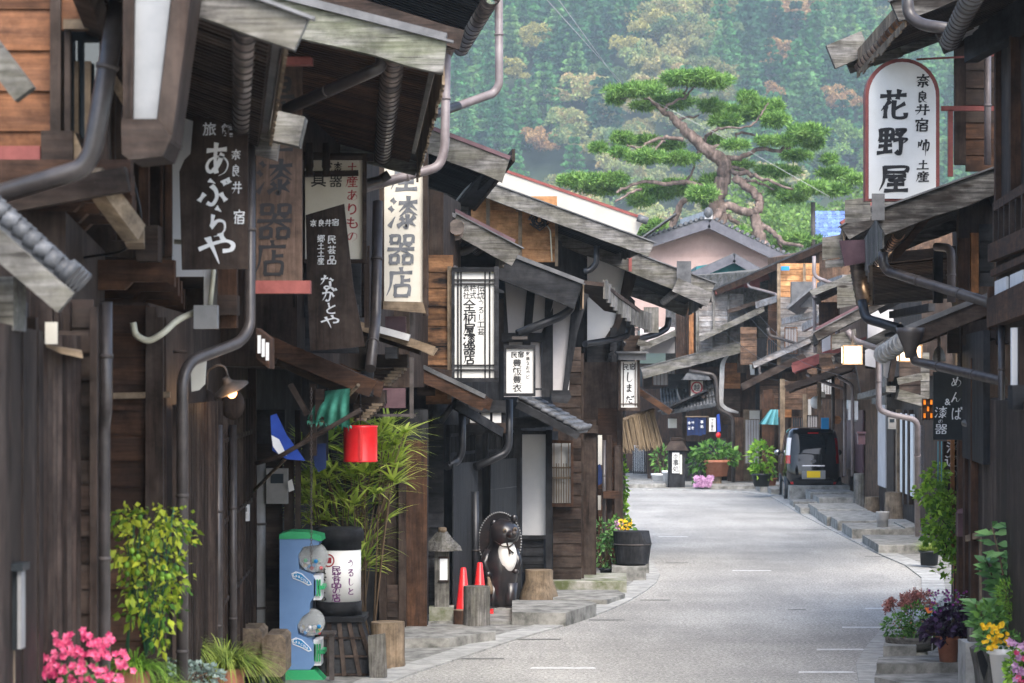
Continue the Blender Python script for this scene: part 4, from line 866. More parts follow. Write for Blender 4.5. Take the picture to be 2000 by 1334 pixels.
h.roof((1900, 480, 29.6), (1694, 500, 29.6), (1700, 580, 33), bh=.12, barge='dark_wood_x', raft=.12, soff='dark_wood_x', top='dark_wood_x'); h.rect(1696, 500, 1704, 596, 29.5, 'tan_wood_z', .06, 'post'); h.rect(1824, 488, 1842, 592, 29.5, 'black_wood_z', .1, 'post')
h.pipe([(1828, 482, 27.2), (1858, 484, 27.0), (1858, 590, 27.0)], .045, 'pipe_mauve', bend=.1)
h.bars([((1882, 465, 26.3), (1882, 572, 26.3), .12, .05)], 'brown_wood_z', 'post'); h.bars([((1903, 455, 26.3), (1903, 572, 26.3), .08, .05)], 'orange_wood_z', 'post'); h.planks(1912, 440, 1940, 560, 26.3, 4, 'black_wood_x')
h.bars([((1881, 860, 26.9), (1881, 1300, 26.9), .12, .12)], 'brown_wood_z', 'post')
on_front(h, (1872, 27.2, 1858, 33), 1861, 1870, 830, 1050, 'orange_wood_z', 'door')

def blocks(h, l, m='grey_wood_x'):
    for x0, y0, x1, y1, Y, sl in l: h.part(MB().hexa([P(x0, y1+sl, Y), P(x1, y1, Y), P(x1, y1, Y+.3), P(x0, y1+sl, Y+.3), P(x0, y0+sl, Y), P(x1, y0, Y), P(x1, y0, Y+.3), P(x0, y0+sl, Y+.3)]), 'beam_end', m)
h = House('wooden_house', 'set back house with white sliding doors and a lit lantern on the right', 1850, 50)
LN = (1909, 44, 1717, 62)
h.body(1909, 44, 1717, 62, 3.2, side=1, z0=0); h.body(1800, 50, 1700, 62, 5.2, z0=3.2, side=1, name='upper_wall', slope=1.5)
for x0, x1, y0, y1, m_ in [(1697, 1717, 786, 950, 'grey_plaster'), (1764, 1790, 808, 965, 'paper'), (1795, 1812, 830, 985, 'grey_plaster')]: on_front(h, LN, x0 if x0 > 1718 else 1720, max(x1, 1735), y0, y1, m_, 'sliding_door')
for x in (1740, 1758, 1771, 1781): on_front(h, LN, x, x+(14 if x == 1740 else 3), 800, 985, 'dark_wood_z' if x != 1758 else 'tan_wood_z', 'post', .1)
on_front(h, LN, 1800, 1870, 800, 1050, 'brown_wood_z', 'board_wall')
blocks(h, [(1635, 548, 1672, 595, 33, 8), (1606, 458, 1645, 502, 33.5, 6), (1612, 505, 1648, 520, 33.4, 4), (1625, 672-30, 1672, 672, 40, 12), (1650, 385, 1700, 430, 30.5, 6)])
h.roof((1790, 350, 33), (1648, 440, 33), (1640, 475, 37), bh=.22, barge='stained_wood_x', edge='tan_wood_z', eh=.36, raft=.2, ext=.05, cap='dull_red', soff='black_wood_x')
h.roof((1760, 560, 40), (1600, 645, 40), (1590, 655, 46), bh=.15, barge='stained_wood_x', raft=.25, top='red_tin', soff='black_wood_x', cap='purple_tin', edge='dark_wood_z', eh=.2)
h.roof((1760, 630, 44), (1640, 690, 44), (1632, 694, 50), bh=.16, barge='stained_wood_x', raft=.25, soff='black_wood_x', top='roof_tin', gut=(.05, .1, .06))
h.pipe([(1655, 645, 40), (1668, 665, 40), (1712, 680, 41)], .05, 'pipe_mauve', clips=False); h.pipe([(1716, 690, 43), (1716, 800, 43), (1740, 810, 43), (1792, 820, 43), (1792, 1045, 44.5)], .05, 'pipe_mauve', bend=.15)
on_front(h, (1800, 50, 1690, 62), 1708, 1735, 660, 790, 'grey_wood_z', 'shutter'); h.bars([((1752, 770, 45), (1805, 785, 45), .3, .18), ((1752, 745, 45), (1800, 735, 45), .1, .12), ((1684, 775, 52), (1740, 760, 50), .2, .12)], 'grey_wood_x', 'balcony_beam')
h.planks(1756, 700, 1798, 770, 46, 4, 'dark_wood_x'); h.poly([(1752, 640), (1762, 640), (1745, 745), (1734, 745)], 45, 'dark_wood_z', .1, 'brace'); h.poly([(1726, 640), (1752, 640), (1738, 740), (1726, 735)], 45.2, 'grey_plaster', .05, 'sleeve_wall'); h.planks(1798, 690, 1815, 800, 46, 6, 'grey_wood_x')
h.bars([((1742, 615, 44), (1820, 600, 40), .1, .12), ((1745, 655, 42), (1790, 640, 41), .3, .05)], 'black_wood_x', 'beam'); h.rect(1695, 605, 1745, 680, 46.5, 'grey_plaster', .05, 'gable_panel')

h = House('wooden_house', 'brown house just behind the parked black car', 1660, 66)
LN = (1717, 62, 1637, 73)
h.body(1717, 62, 1637, 73, 3.4, 'far_wood_z', side=1); h.body(1705, 62, 1640, 73, 6.0, 'far_wood_z', z0=3.4, side=1, name='upper_wall', slope=1.5)
for x0, x1, y0, y1, m_ in [(1640, 1650, 780, 930, 'brown_wood_z'), (1658, 1690, 800, 920, 'purple_tin'), (1656, 1678, 782, 822, 'paper')]: on_front(h, LN, x0, x1, y0, y1, m_, 'panel')
h.rect(1657, 784, 1676, 820, 63, 'white_paint', .03, 'white_shutter')
h.poly([(1672, 710), (1740, 725), (1740, 775), (1684, 778)], 58, 'dark_wood_z', .3, 'balcony_board'); h.rect(1690, 665, 1712, 720, 58, 'grey_plaster', .05, 'curtain')
h.pipe([(1605, 640, 66), (1605, 680, 66), (1665, 710, 65)], .045, 'pipe_brown', clips=False); h.pipe([(1635, 620, 64), (1635, 735, 64), (1665, 752, 63), (1665, 930, 63)], .045, 'pipe_mauve', bend=.2)
h.pipe([(1575, 730, 66), (1590, 740, 66), (1650, 760, 65)], .045, 'pipe_mauve', clips=False); h.pipe([(1627, 720, 66), (1627, 840, 66)], .045, 'pipe_brown'); h.pipe([(1650, 740, 64), (1650, 930, 64)], .045, 'pipe_mauve')
h.roof((1700, 660, 64), (1552, 712, 64), (1556, 716, 70), bh=.2, barge='dull_red', top='red_tin', raft=.3, cap='red_tin', soff='dark_wood_x', gut=(.02, .1, .06))
h.roof((1690, 700, 62), (1540, 752, 62), (1545, 756, 68), bh=.16, barge='dark_wood_x', top='roof_light', raft=.3, soff='brown_wood_x')
h.roof((1700, 520, 58), (1590, 565, 58), (1596, 580, 66), bh=.15, barge='grey_wood_x', top='roof_tin', raft=.3, gut=(.02, .12, .08)); h.pipe([(1590, 500, 60), (1590, 540, 60), (1640, 560, 60)], .045, 'pipe_mauve', clips=False); h.pipe([(1590, 540, 61), (1592, 690, 61)], .045, 'pipe_mauve')
h.rect(1600, 590, 1640, 650, 66, 'brown_wood_z', .1, 'upper_panel'); h.rect(1606, 652, 1622, 690, 65.5, 'paper', .05, 'window')

h = House('wooden_house', 'house with an orange and grey plank gable left of the parked car', 1560, 78)
LN = (1637, 73, 1480, 80)
h.body(1637, 73, 1480, 80, 3.4, 'far_wood_z', side=1); h.body(1600, 77, 1500, 80.5, 7.0, 'far_wood_z', z0=3.4, side=1, name='upper_wall', slope=1)
h.planks(1523, 515, 1600, 580, 76.5, 6, 'honey_wood_x'); h.planks(1523, 580, 1600, 715, 76.5, 12, 'silver_wood_x'); h.bars([((1521, 515, 76.3), (1521, 720, 76.3), .1, .1), ((1571, 515, 76.3), (1571, 600, 76.3), .08, .06)], 'tan_wood_z', 'post')
h.planks(1500, 590, 1520, 720, 77.5, 7, 'brown_wood_x'); h.rect(1526, 520, 1542, 528, 76.2, 'sticker_blue', .1, 'blue_vent')
h.roof((1640, 462, 76), (1398, 566, 80), (1392, 570, 86), bh=.2, barge='brown_wood_x', top='roof_tin', raft=.4, soff='black_wood_x', cap='roof_tin', gut=(.02, .12, .07))
h.roof((1590, 655, 76), (1475, 706, 76), (1470, 708, 80), bh=.18, barge='silver_wood_x', top='roof_tin', raft=.3, edge='grey_wood_z', eh=.2); h.roof((1570, 690, 75), (1452, 748, 75), (1452, 750, 80), bh=.2, barge='dark_wood_x', top='roof_light', raft=.3)
h.roof((1500, 535, 80), (1402, 562, 80), (1400, 566, 84), bh=.2, barge='dull_red', top='red_tin', raft=.4); h.rect(1454, 545, 1484, 562, 79.5, 'red_tin', .1, 'red_panel')
h.roof((1500, 580, 79), (1426, 604, 79), (1424, 606, 83), bh=.12, barge='dark_wood_x', top='roof_tin', raft=.4, soff='tan_wood_x'); h.roof((1490, 598, 78.5), (1370, 655, 78.5), (1368, 657, 82), bh=.18, barge='grey_wood_x', top='roof_tin', raft=.4)
h.rect(1476, 720, 1500, 800, 78, 'black_wood_z', .1, 'panel'); h.rect(1476, 660, 1496, 708, 78.4, 'black_wood_z', .1, 'lattice_window')
h.pipe([(1482, 706, 76), (1484, 732, 76), (1552, 750, 75)], .045, 'pipe_brown', clips=False); h.pipe([(1460, 540, 79), (1462, 560, 79), (1518, 575, 78), (1520, 720, 77)], .045, 'pipe_mauve', clips=False); h.pipe([(1500, 640, 76), (1502, 655, 76), (1560, 672, 76), (1562, 700, 76)], .045, 'pipe_brown', clips=False); h.pipe([(1524, 720, 75.5), (1524, 930, 75.5)], .045, 'pipe_brown')
for x0, x1, y0, y1, m_ in [(1488, 1512, 770, 930, 'brown_wood_z'), (1540, 1560, 780, 930, 'dark_wood_z'), (1575, 1590, 776, 930, 'paper'), (1600, 1625, 790, 930, 'brown_wood_z')]: h.rect(x0, y0, x1, y1, 75.2, m_, .06, 'door_panel')
h.rect(1546, 550, 1590, 600, 75, 'roof_tin', .3, 'roof_patch'); h.part(MB().slab(P(1535, 600, 74), P(1585, 558, 74), P(1600, 570, 76), P(1560, 615, 76), .08), 'roof_patch', 'tile_grey')

h = House('restaurant_house', 'restaurant house with navy curtain facing down the street at its bend', 1380, 82)
LN = (1480, 80, 1205, 88)
h.body(1480, 80, 1205, 88, 3.6, 'brown_wood_z', side=1); h.body(1480, 80.6, 1300, 86, 6.6, z0=3.4, side=1, name='upper_wall', slope=.5, m='grey_wood_x')
h.planks(1362, 575, 1452, 690, 80.2, 11, 'silver_wood_x'); h.bars([((1362, 575, 80.1), (1362, 700, 80.1), .1, .1), ((1394, 575, 80.1), (1394, 690, 80.1), .06, .06), ((1423, 575, 80.1), (1423, 690, 80.1), .06, .06)], 'grey_wood_z', 'post')
h.rect(1320, 600, 1360, 700, 80.3, 'brown_wood_z', .1, 'shutter'); h.bars([((1350, 595, 80.1), (1350, 700, 80.1), .14, .06)], 'orange_wood_z', 'post'); mb = MB()
for k in range(7): mb.bar(P(1322+k*4.3, 610, 80.2), P(1322+k*4.3, 690, 80.2), .03, .04)
h.part(mb, 'lattice', 'dark_wood_z')
h.planks(1412, 710, 1446, 800, 80.4, 7, 'orange_wood_x'); h.planks(1412, 760, 1446, 830, 80.3, 5, 'dark_wood_x')
h.roof((1445, 668, 79), (1258, 718, 79), (1262, 722, 85), bh=.36, barge='grey_wood_x', top='roof_tin', raft=.4, edge='tan_wood_z', eh=.2, soff='dark_wood_x')
h.roof((1380, 820-60, 79), (1290, 800, 79), (1300, 800, 82), bh=.06, barge='black_wood_x', top='tile_grey', raft=.4)
a = [(1300, 806, 78.6), (1350, 786, 78.6), (1394, 778, 78.6)]
sill_tiles(h, (1390, 745, 80.5), (1396, 792, 78.6), (1296, 808, 79.6), 16, 'tile_grey', .05, rows=3)
h.rect(1305, 730, 1345, 760, 80, 'black_wood_x', .1, 'beam'); h.rect(1440, 690, 1458, 728, 79.8, 'dark_wood_z', .1, 'small_lattice'); h.rect(1458, 675, 1480, 740, 80, 'brown_wood_z', .1, 'panel'); h.poly([(1462, 680), (1472, 680), (1474, 732), (1466, 732)], 79.8, 'white_paint', .05, 'plaster_strip')
h.pipe([(1346, 724, 79), (1395, 732, 79), (1400, 750, 79), (1402, 800, 79), (1432, 812, 79), (1432, 950, 79)], .06, 'pipe_brown', bend=.3)
for k in range(3): h.part(MB().tube([P(1440-k*3, 680, 79.4), P(1408+k*3, 705, 79.4), P(1405+k*3, 790, 79.4), P(1420, 803-k*3, 79.4), P(1442, 806, 79.4)], .03, 6, .2), 'conduit', 'roof_light')
h.rect(1210, 710, 1310, 760, 84, 'dark_wood_x', .1, 'panel'); h.planks(1250, 640, 1318, 690, 84, 4, 'grey_plaster', 'plaster_wall'); h.roof((1330, 640, 83), (1215, 690, 83), (1215, 690, 86), bh=.2, barge='grey_wood_x', top='red_tin', raft=.4)
on_front(h, LN, 1240, 1262, 870, 925, 'paper', 'window'); on_front(h, LN, 1225, 1262, 920, 945, 'black_wood_x', 'panel'); mb = MB()
for k in range(7):
    p = P(1238+k*4, 872, 84.4); mb.bar((p.x, p.y, p.z), (p.x, p.y, p.z-.9), .05, .05)
h.part(mb, 'lattice', 'black_wood_z')
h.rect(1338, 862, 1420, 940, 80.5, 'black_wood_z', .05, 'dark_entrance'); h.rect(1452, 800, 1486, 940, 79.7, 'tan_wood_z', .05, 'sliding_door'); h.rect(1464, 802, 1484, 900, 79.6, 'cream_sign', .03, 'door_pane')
h.bars([((1425, 830, 79.8), (1425, 945, 79.8), .12, .12), ((1336, 800, 80.2), (1336, 945, 80.2), .12, .1), ((1268, 870, 82), (1268, 945, 82), .12, .1)], 'dark_wood_z', 'post'); h.rect(1340, 895, 1370, 940, 79.6, 'black_wood_x', .3, 'bench')

for x0, y0, x1, y1, Y, m_ in [(1500, 808, 1520, 940, 76, 'dark_wood_z'), (1462, 640, 1476, 700, 79, 'cream_sign')]: h.rect(x0, y0, x1, y1, Y, m_, .05, 'panel')
for k, (a_, b_) in enumerate((((1405, 640, 79), (1640, 720, 62)), ((1470, 600, 78), (1660, 690, 55)), ((1440, 590, 79), (1690, 745, 50)), ((1300, 700, 80), (1120, 620, 44)))):
    q0, q1 = V3(a_), V3(b_); pts_ = [q0.lerp(q1, t/8)-Vector((0, 0, .5*math.sin(math.pi*t/8))) for t in range(9)]
    solo(MB().tube(pts_, .005, 4), 'overhead_wire', 'wire', ['thin wire from the restaurant eave to the red tin roof', 'thin wire crossing before the grey plank gable', 'thin wire from the grey plank wall to the right eaves', 'thin wire crossing the street to the last left house'][k], 'wire')
def window_on(h, x0, y0, x1, y1, Y, n, m='paper', fm='brown_wood_z'):
    w_ = h.rect(x0, y0, x1, y1, Y, m, .04, 'window'); mb = MB(); q = max(1.2, (x1-x0)*.05)
    mb.pbox(x0-q, y0-q, x1+q, y0, Y-.03, .1).pbox(x0-q, y1, x1+q, y1+q, Y-.03, .1).pbox(x0-q, y0, x0, y1, Y-.03, .1).pbox(x1, y0, x1+q, y1, Y-.03, .1); h.part(mb, 'window_frame', fm, w_); mb = MB()
    for k in range(1, n): x = x0+(x1-x0)*k/n; mb.pbox(x-.5, y0, x+.5, y1, Y-.02, .03)
    h.part(mb, 'window_bars', fm, w_)
window_on(h, 1380, 858, 1418, 905, 79.5, 7, 'glass', 'dark_wood_z'); window_on(h, 1215, 716, 1255, 755, 83.6, 5, 'glass', 'dark_wood_z'); window_on(h, 1276, 716, 1318, 752, 83.5, 6, 'grey_plaster', 'far_wood_z')
H2 = House('wooden_house', 'brown two storey house with latticed windows between the restaurant and the orange gable', 1510, 77.5)
H2.planks(1446, 640, 1478, 712, 77.9, 6, 'far_wood_x'); H2.planks(1484, 742, 1524, 800, 75.6, 5, 'far_wood_x'); H2.planks(1530, 745, 1575, 800, 74.6, 5, 'far_wood_x'); H2.planks(1576, 720, 1640, 780, 72.4, 6, 'far_wood_x'); H2.planks(1600, 690, 1690, 716, 62.5, 3, 'far_wood_x')
window_on(H2, 1534, 640, 1556, 690, 76.2, 4, 'grey_plaster', 'orange_wood_z'); window_on(H2, 1500, 664, 1518, 705, 77.2, 4, 'glass', 'far_wood_z'); window_on(H2, 1578, 812, 1596, 890, 72.2, 4, 'grey_plaster', 'dark_wood_z'); window_on(H2, 1456, 820, 1482, 905, 79.2, 5, 'grey_plaster', 'tan_wood_z'); window_on(H2, 1604, 735, 1626, 770, 72, 4, 'paper', 'far_wood_z'); window_on(H2, 1548, 815, 1570, 925, 74.4, 5, 'glass', 'far_wood_z')
H2.rect(1520, 800, 1546, 815, 74.4, 'orange_wood_x', .1, 'lintel'); H2.rect(1430, 815, 1452, 940, 79.4, 'far_wood_z', .08, 'door'); H2.bars([((1528, 740, 74.3), (1528, 940, 74.3), .14, .1), ((1573, 770, 72.6), (1573, 940, 72.6), .14, .1), ((1600, 640, 66), (1600, 800, 66), .1, .1)], 'tan_wood_z', 'post')
H2.bars([((1478, 596, 78), (1524, 582, 77), .1, .2), ((1530, 628, 76), (1600, 612, 74), .1, .18), ((1600, 560, 66), (1650, 545, 60), .12, .2), ((1570, 640, 70), (1610, 620, 68), .12, .2)], 'silver_wood_x', 'beam')
# houses further back
plain('slate', (.075, .075, .09), (.12, .12, .14), 4, .5)
h = House('gabled_house', 'pink sided house with grey tiled gable roof below the old pine', 1385, 97)
h.poly([(1230, 520), (1230, 482), (1385, 436), (1535, 500), (1535, 640), (1230, 640)], 97, 'pink_siding', 5, 'wall')
mb = MB()
for k in range(42): mb.bar(P(1290+k*5, 500, 96.97), P(1290+k*5, 449 if abs(k-19) < 14 else 470, 96.97), .03, .02)
h.part(mb, 'siding_rib', 'pink_siding')
for s_ in ((1385, 424, 1222, 478), (1385, 424, 1545, 502)):
    A, B = P(s_[0], s_[1], 96.2), P(s_[2], s_[3], 96.2); h.part(MB().slab(A, B, B+Vector((0, 6.5, 0)), A+Vector((0, 6.5, 0)), .12), 'roof', 'tile_grey'); h.part(MB().bar(A+Vector((0, -.05, -.24)), B+Vector((0, -.05, -.24)), .1, .34), 'bargeboard', 'slate')
    mb = MB()
    for k in range(16): q = A.lerp(B, (k+.5)/16); mb.tube([q+Vector((0, -.1, .06)), q+Vector((0, 6.4, .06))], .07, 6)
    h.part(mb, 'roll_tiles', 'tile_grey')
h.part(MB().ball(P(1383, 415, 96), .17, .12, .2), 'ridge_ornament', 'tile_grey'); mb = MB()
mb.bar(P(1384, 420, 96), P(1384, 420, 96)+Vector((-.5, 6.4, .1)), .3, .3); h.part(mb, 'ridge', 'roof_light')
h.roof((1320, 415, 95.5), (1225, 482, 95.5), (1225, 482, 96), bh=.05, barge='tile_grey', top='tile_grey', far=False, near=False, raft=.4)
h = House('gabled_house', 'small house with a teal green gable under a grey roof', 1430, 92)
h.poly([(1360, 560), (1360, 520), (1434, 508), (1480, 530), (1480, 600), (1360, 600)], 92, 'teal_paint', 3, 'wall')
for s_ in ((1434, 494, 1352, 530), (1434, 494, 1500, 532)):
    A, B = P(s_[0], s_[1], 91.5), P(s_[2], s_[3], 91.5); h.part(MB().slab(A, B, B+Vector((0, 4, 0)), A+Vector((0, 4, 0)), .1), 'roof', 'tile_grey'); h.part(MB().bar(A+Vector((0, -.05, -.2)), B+Vector((0, -.05, -.2)), .1, .28), 'bargeboard', 'slate')
h = House('house', 'distant house with blue and white checked tile roof behind the right eaves', 1640, 120)
h.poly([(1600, 470), (1600, 462), (1700, 462), (1700, 640), (1600, 640)], 121, 'grey_plaster', 5, 'wall')
mb = MB(); 
for r_ in range(7):
    for k in range(16):
        a = P(1594+k*8, 470-r_*8.2, 119+r_*.6); mb.hexa([a, a+Vector((.18, 0, .03)), a+Vector((.18, .6, .22)), a+Vector((0, .6, .19)), a+Vector((0, 0, .05)), a+Vector((.18, 0, .08)), a+Vector((.18, .6, .27)), a+Vector((0, .6, .24))])
h.part(mb, 'roof', 'blue_tile'); h.part(MB().bar(V3((1592, 420, 123)), V3((1720, 418, 123)), .25, .15), 'ridge', 'white_paint'); h.rect(1594, 420, 1720, 470, 124, 'blue_tile', .1, 'roof_deck')
solo(MB().tube([P(1588, 520, 112), P(1588, 395, 112)], .1, 10), 'utility_pole', 'iron', 'dark utility pole beside the blue tiled roof', 'pole')
# ================================================================== LETTERING
GL = {
'あ': '18,26 80,22;45,8 44,50 50,86;66,36 52,66 30,82 18,70 26,52 50,42 74,46 86,62 78,82 58,92t',
'ぶ': '38,12 56,22t;46,30 58,44 62,66 50,88 34,82;24,56 10,78;74,54 90,76;78,14 86,26;90,8 98,20',
'ら': '42,6 60,18t;30,30 26,64;26,64 48,46 72,50 76,72 60,88 36,94t',
'や': '8,52 40,36 70,28 88,38 84,54 64,58;56,8 64,26;26,20 44,60 58,96t',
'な': '16,28 54,22;36,8 28,40 14,62t;66,26 84,38;66,44 68,76 50,90 36,82 44,72 66,76 88,90',
'が': '12,36 48,30 60,36 56,76 44,86 34,78;36,10 30,50 14,84t;66,34 82,58;74,10 82,22;88,6 96,18',
'と': '32,12 40,44;78,30 46,48 26,66 34,84 60,88 84,84',
'花': '10,24 90,20;34,8 36,36;66,6 62,34;38,40 12,70t;26,58 26,94;84,48 52,66;52,40 52,82 62,92 88,90 90,76',
'野': '12,14 12,50;12,14 46,12 46,48;12,30 46,30;12,48 46,48;29,12 29,86;10,66 48,62;6,88 50,82;58,14 86,12 70,28;60,24 76,36;54,46 92,42 80,58t;74,40 74,90 60,82',
'屋': '16,14 82,12 82,30;18,30 82,30;18,14 16,60 4,92t;26,44 84,42;48,44 34,58 74,56;64,48 80,60;30,72 80,70;54,60 54,90;22,92 92,90',
'漆': '12,12 22,22;6,36 16,46;8,90 24,62t;36,22 94,18;64,4 64,46;62,22 36,48t;66,22 94,44t;64,42 38,62t;66,42 96,58t;64,58 64,94 56,88;44,66 54,74;36,90 56,76;86,62 72,76;72,76 92,90t',
'器': '14,8 14,30;14,8 40,8 40,30;14,30 40,30;60,8 60,30;60,8 86,8 86,30;60,30 86,30;6,50 94,48;50,32 40,56 8,72t;54,50 92,72t;70,34 78,42;16,70 16,94;16,70 40,70 40,94;16,93 40,93;60,70 60,94;60,70 86,70 86,94;60,93 86,93',
'店': '50,4 52,16;14,20 90,18;18,20 16,60 4,92t;56,30 56,60;56,44 84,42;34,60 34,92;34,60 80,60 80,92;34,91 80,91',
'奈': '12,26 88,22;50,6 38,34 6,56t;54,26 92,54t;34,46 66,44;20,62 80,58;50,60 50,92 42,88;32,70 18,86;66,68 84,84',
'良': '48,4 54,14;28,18 28,84 46,78;28,18 74,18 74,48;28,32 74,32;28,48 74,48;82,54 60,66;46,50 62,76 94,92t',
'井': '16,30 86,28;8,58 94,56;36,10 34,60 14,94t;66,8 66,96',
'宿': '50,4 50,14;12,18 10,32;12,20 88,18 80,32;30,30 8,62t;22,50 22,94;38,40 92,38;64,40 56,52;42,54 42,92;42,54 86,54 86,92;42,72 86,72;42,91 86,91',
'御': '20,20 14,52t;40,10 28,40;54,26 50,62;54,26 88,22 84,58 74,62;68,6 68,96t',
'土': '20,40 80,38;50,10 50,84;6,86 94,84',
'産': '50,4 50,14;16,18 84,16;34,24 40,32;66,22 58,32;12,36 90,34;16,36 14,64 2,94t;36,44 24,60t;32,54 80,52;56,42 56,90;34,72 78,70;22,91 92,89',
'め': '24,22 36,56 50,76;58,12 44,60 22,80 14,64 30,40 60,32 84,48 82,72 60,92t',
'ん': '48,8 30,50 14,90;14,90 40,54 54,62 58,84 72,84 90,60t',
'ぱ': '22,14 16,50 22,90;42,34 84,30;66,12 66,76 54,88 42,80 52,70 86,86;84,10 91,6 97,12 91,19 84,12',
'し': '34,8 32,70 46,90 70,82 88,62t',
'ま': '22,26 78,24;24,46 76,44;50,8 50,78 36,90 24,80 38,70 80,88',
'だ': '14,30 56,24;34,8 26,50 12,88t;54,46 82,44;50,66 56,82 86,82;74,14 82,26;90,8 97,20',
'う': '38,8 62,16;22,38 54,28 76,42 66,74 38,96t',
'る': '26,16 72,14 24,56 54,44 80,62 68,88 44,90 40,78 54,74',
'の': '52,24 36,72 20,66 18,42 46,20 78,30 82,62 54,90t',
'民': '16,12 78,12 78,34;16,34 78,34;16,12 16,88 40,78;12,54 92,50;52,34 66,72 88,92 92,76',
'芸': '10,22 90,20;34,8 34,34;66,8 66,34;28,46 74,44;10,62 92,60;46,62 24,86 76,82;68,72 86,92',
'品': '30,8 30,42;30,8 70,8 70,42;30,41 70,41;8,54 8,92;8,54 42,54 42,92;8,91 42,91;58,54 58,92;58,54 92,54 92,92;58,91 92,91',
'鳥': '48,2 38,14;26,14 26,60;26,14 74,14 74,44;26,28 74,28;26,44 74,44;26,60 92,58;26,60 90,62 86,88 74,96;14,74 10,92;30,74 34,86;48,74 52,86;64,72 68,82'}
def spline(pts, n=7):
    if len(pts) == 2: return [pts[0]+(pts[1]-pts[0])*t/4 for t in range(5)]
    out = []; q = [pts[0]]+pts+[pts[-1]]
    for i in range(1, len(q)-2):
        a, b, c, d = q[i-1:i+3]
        for k in range(n):
            t = k/n; out.append(.5*((2*b)+(c-a)*t+(2*a-5*b+4*c-d)*t*t+(3*b-a-3*c+d)*t**3))
    return out+[pts[-1]]
_fc = {}
def font_glyph(ch):
    if ch not in _fc:
        cu = bpy.data.curves.new('glyph', 'FONT'); cu.body = ch; cu.size = 1; cu.offset = .012; o = bpy.data.objects.new('glyph', cu); COL.objects.link(o)
        dg = bpy.context.evaluated_depsgraph_get(); me = o.evaluated_get(dg).to_mesh(); v = [tuple(x.co) for x in me.vertices]; f = [tuple(p.vertices) for p in me.polygons]
        o.evaluated_get(dg).to_mesh_clear(); bpy.data.objects.remove(o); bpy.data.curves.remove(cu)
        xs, ys = [a[0] for a in v] or [0], [a[1] for a in v] or [0]
        _fc[ch] = ([(a[0]-(max(xs)+min(xs))/2, a[1]-(max(ys)+min(ys))/2) for a in v], f)
    return _fc[ch]
def glyph(mb, ch, pos, w, h=None, wt=11, slant=0.0):      # pos(u, v) -> world point on the board, u right and v up in metres; w, h metres
    h = h or w
    if ch not in GL:
        v, f = font_glyph(ch); mb.add([pos(a*w*1.05+b*slant*w, b*h*1.05, .0015) for a, b in v], f); return
    for si, st in enumerate(GL[ch].split(';')):
        tp = st.endswith('t'); p = [Vector((float(a.split(',')[0])-50, 50-float(a.split(',')[1]))) for a in st.rstrip('t').split()]
        p = spline(p); n = len(p)-1; L = []
        for i in range(n+1):
            t = (p[min(i+1, n)]-p[max(i-1, 0)]).normalized(); s_ = Vector((-t.y, t.x)); u = i/n
            r = wt/2*(1.12-.35*math.sin(math.pi*min(1, u*1.0))) * (1 if not tp else max(.12, 1.05-u**1.6))
            if abs(t.x) > abs(t.y)*1.5: r *= .82
            L += [p[i]+s_*r, p[i]-s_*r]
        e = (p[0]-p[1]).normalized()*wt*.28; L = [L[0]+e*.6, L[1]+e]+L
        vs = [pos((q.x/100+q.y/100*slant)*w, q.y/100*h, .001+.0004*si) for q in L]
        mb.add(vs, [(2*i, 2*i+1, 2*i+3, 2*i+2) for i in range(n+1)])
def write(parent, l, Y, m='ink', name='lettering', wt=11, off=.002, slant=.06):      # l: (char, px, py, width px[, height px])
    mb = MB()
    for it in l:
        c, x, y, w = it[:4]; hh = it[4] if len(it) > 4 else w; o = P(x, y, Y-off)
        glyph(mb, c, lambda u, v, e, o=o: o+Vector((u, -e, v)), px(w, Y), px(hh, Y), wt, slant if c in GL else 0)
    return mb.build(name, m, parent)
def col(s, x, y0, y1, w, h=None):
    n = len(s); return [(c, x, y0+(y1-y0)*i/max(1, n-1), w, h or w) for i, c in enumerate(s)]
# ------------------------------------------------------------------ signs
def sign(label, x, Y, y=1334, name='shop_sign', cat='sign'): p = P(x, y, Y); return thing(name, (p.x, Y, max(p.z, .5)), label, cat)
t = sign('dark plank inn sign with a notched left edge and big white brush characters', 420, 16.6, 525)
MB().ppoly([(378, 225), (484, 246), (485, 525), (355, 527), (350, 335), (360, 312), (372, 300)], 16.6, .03).build('board', 'dark_wood_z', t)
write(t, [('旅', 409, 252, 26), ('館', 445, 254, 26), ('奈', 461, 302, 22), ('良', 460, 334, 20, 26), ('井', 463, 366, 22, 26), ('宿', 467, 424, 24, 30)], 16.6, 'white_paint', wt=11)
write(t, [('あ', 424, 312, 60, 74), ('ぶ', 416, 376, 66, 62), ('ら', 426, 434, 52, 64), ('や', 424, 485, 80, 66)], 16.6, 'white_paint', wt=14)
MB().tube([P(408, 222, 16.62), P(408, 236, 16.62)], .008, 6).build('hanger', 'iron', t)
t = sign('tall reddish brown hanging board with carved black characters behind a downpipe', 545, 19.2, 545)
MB().pbox(500, 126, 590, 548, 19.2, .05).build('board', 'sign_brown', t); MB().pbox(496, 110, 606, 126, 19.15, .1).build('top_rail', 'dull_red', t)
write(t, [('鳥', 544, 182, 74, 80), ('屋', 542, 264, 76, 70), ('漆', 537, 346, 74, 74), ('器', 537, 432, 74, 74), ('店', 530, 505, 68, 74)], 19.2, 'ink', wt=12)
t = sign('dark flared plank sign for folk crafts with white writing', 650, 22.0, 685)
MB().ppoly([(597, 420), (672, 398), (690, 560), (713, 676), (665, 681), (606, 685), (600, 560)], 22.0, .04).build('board', 'dark_wood_z', t)
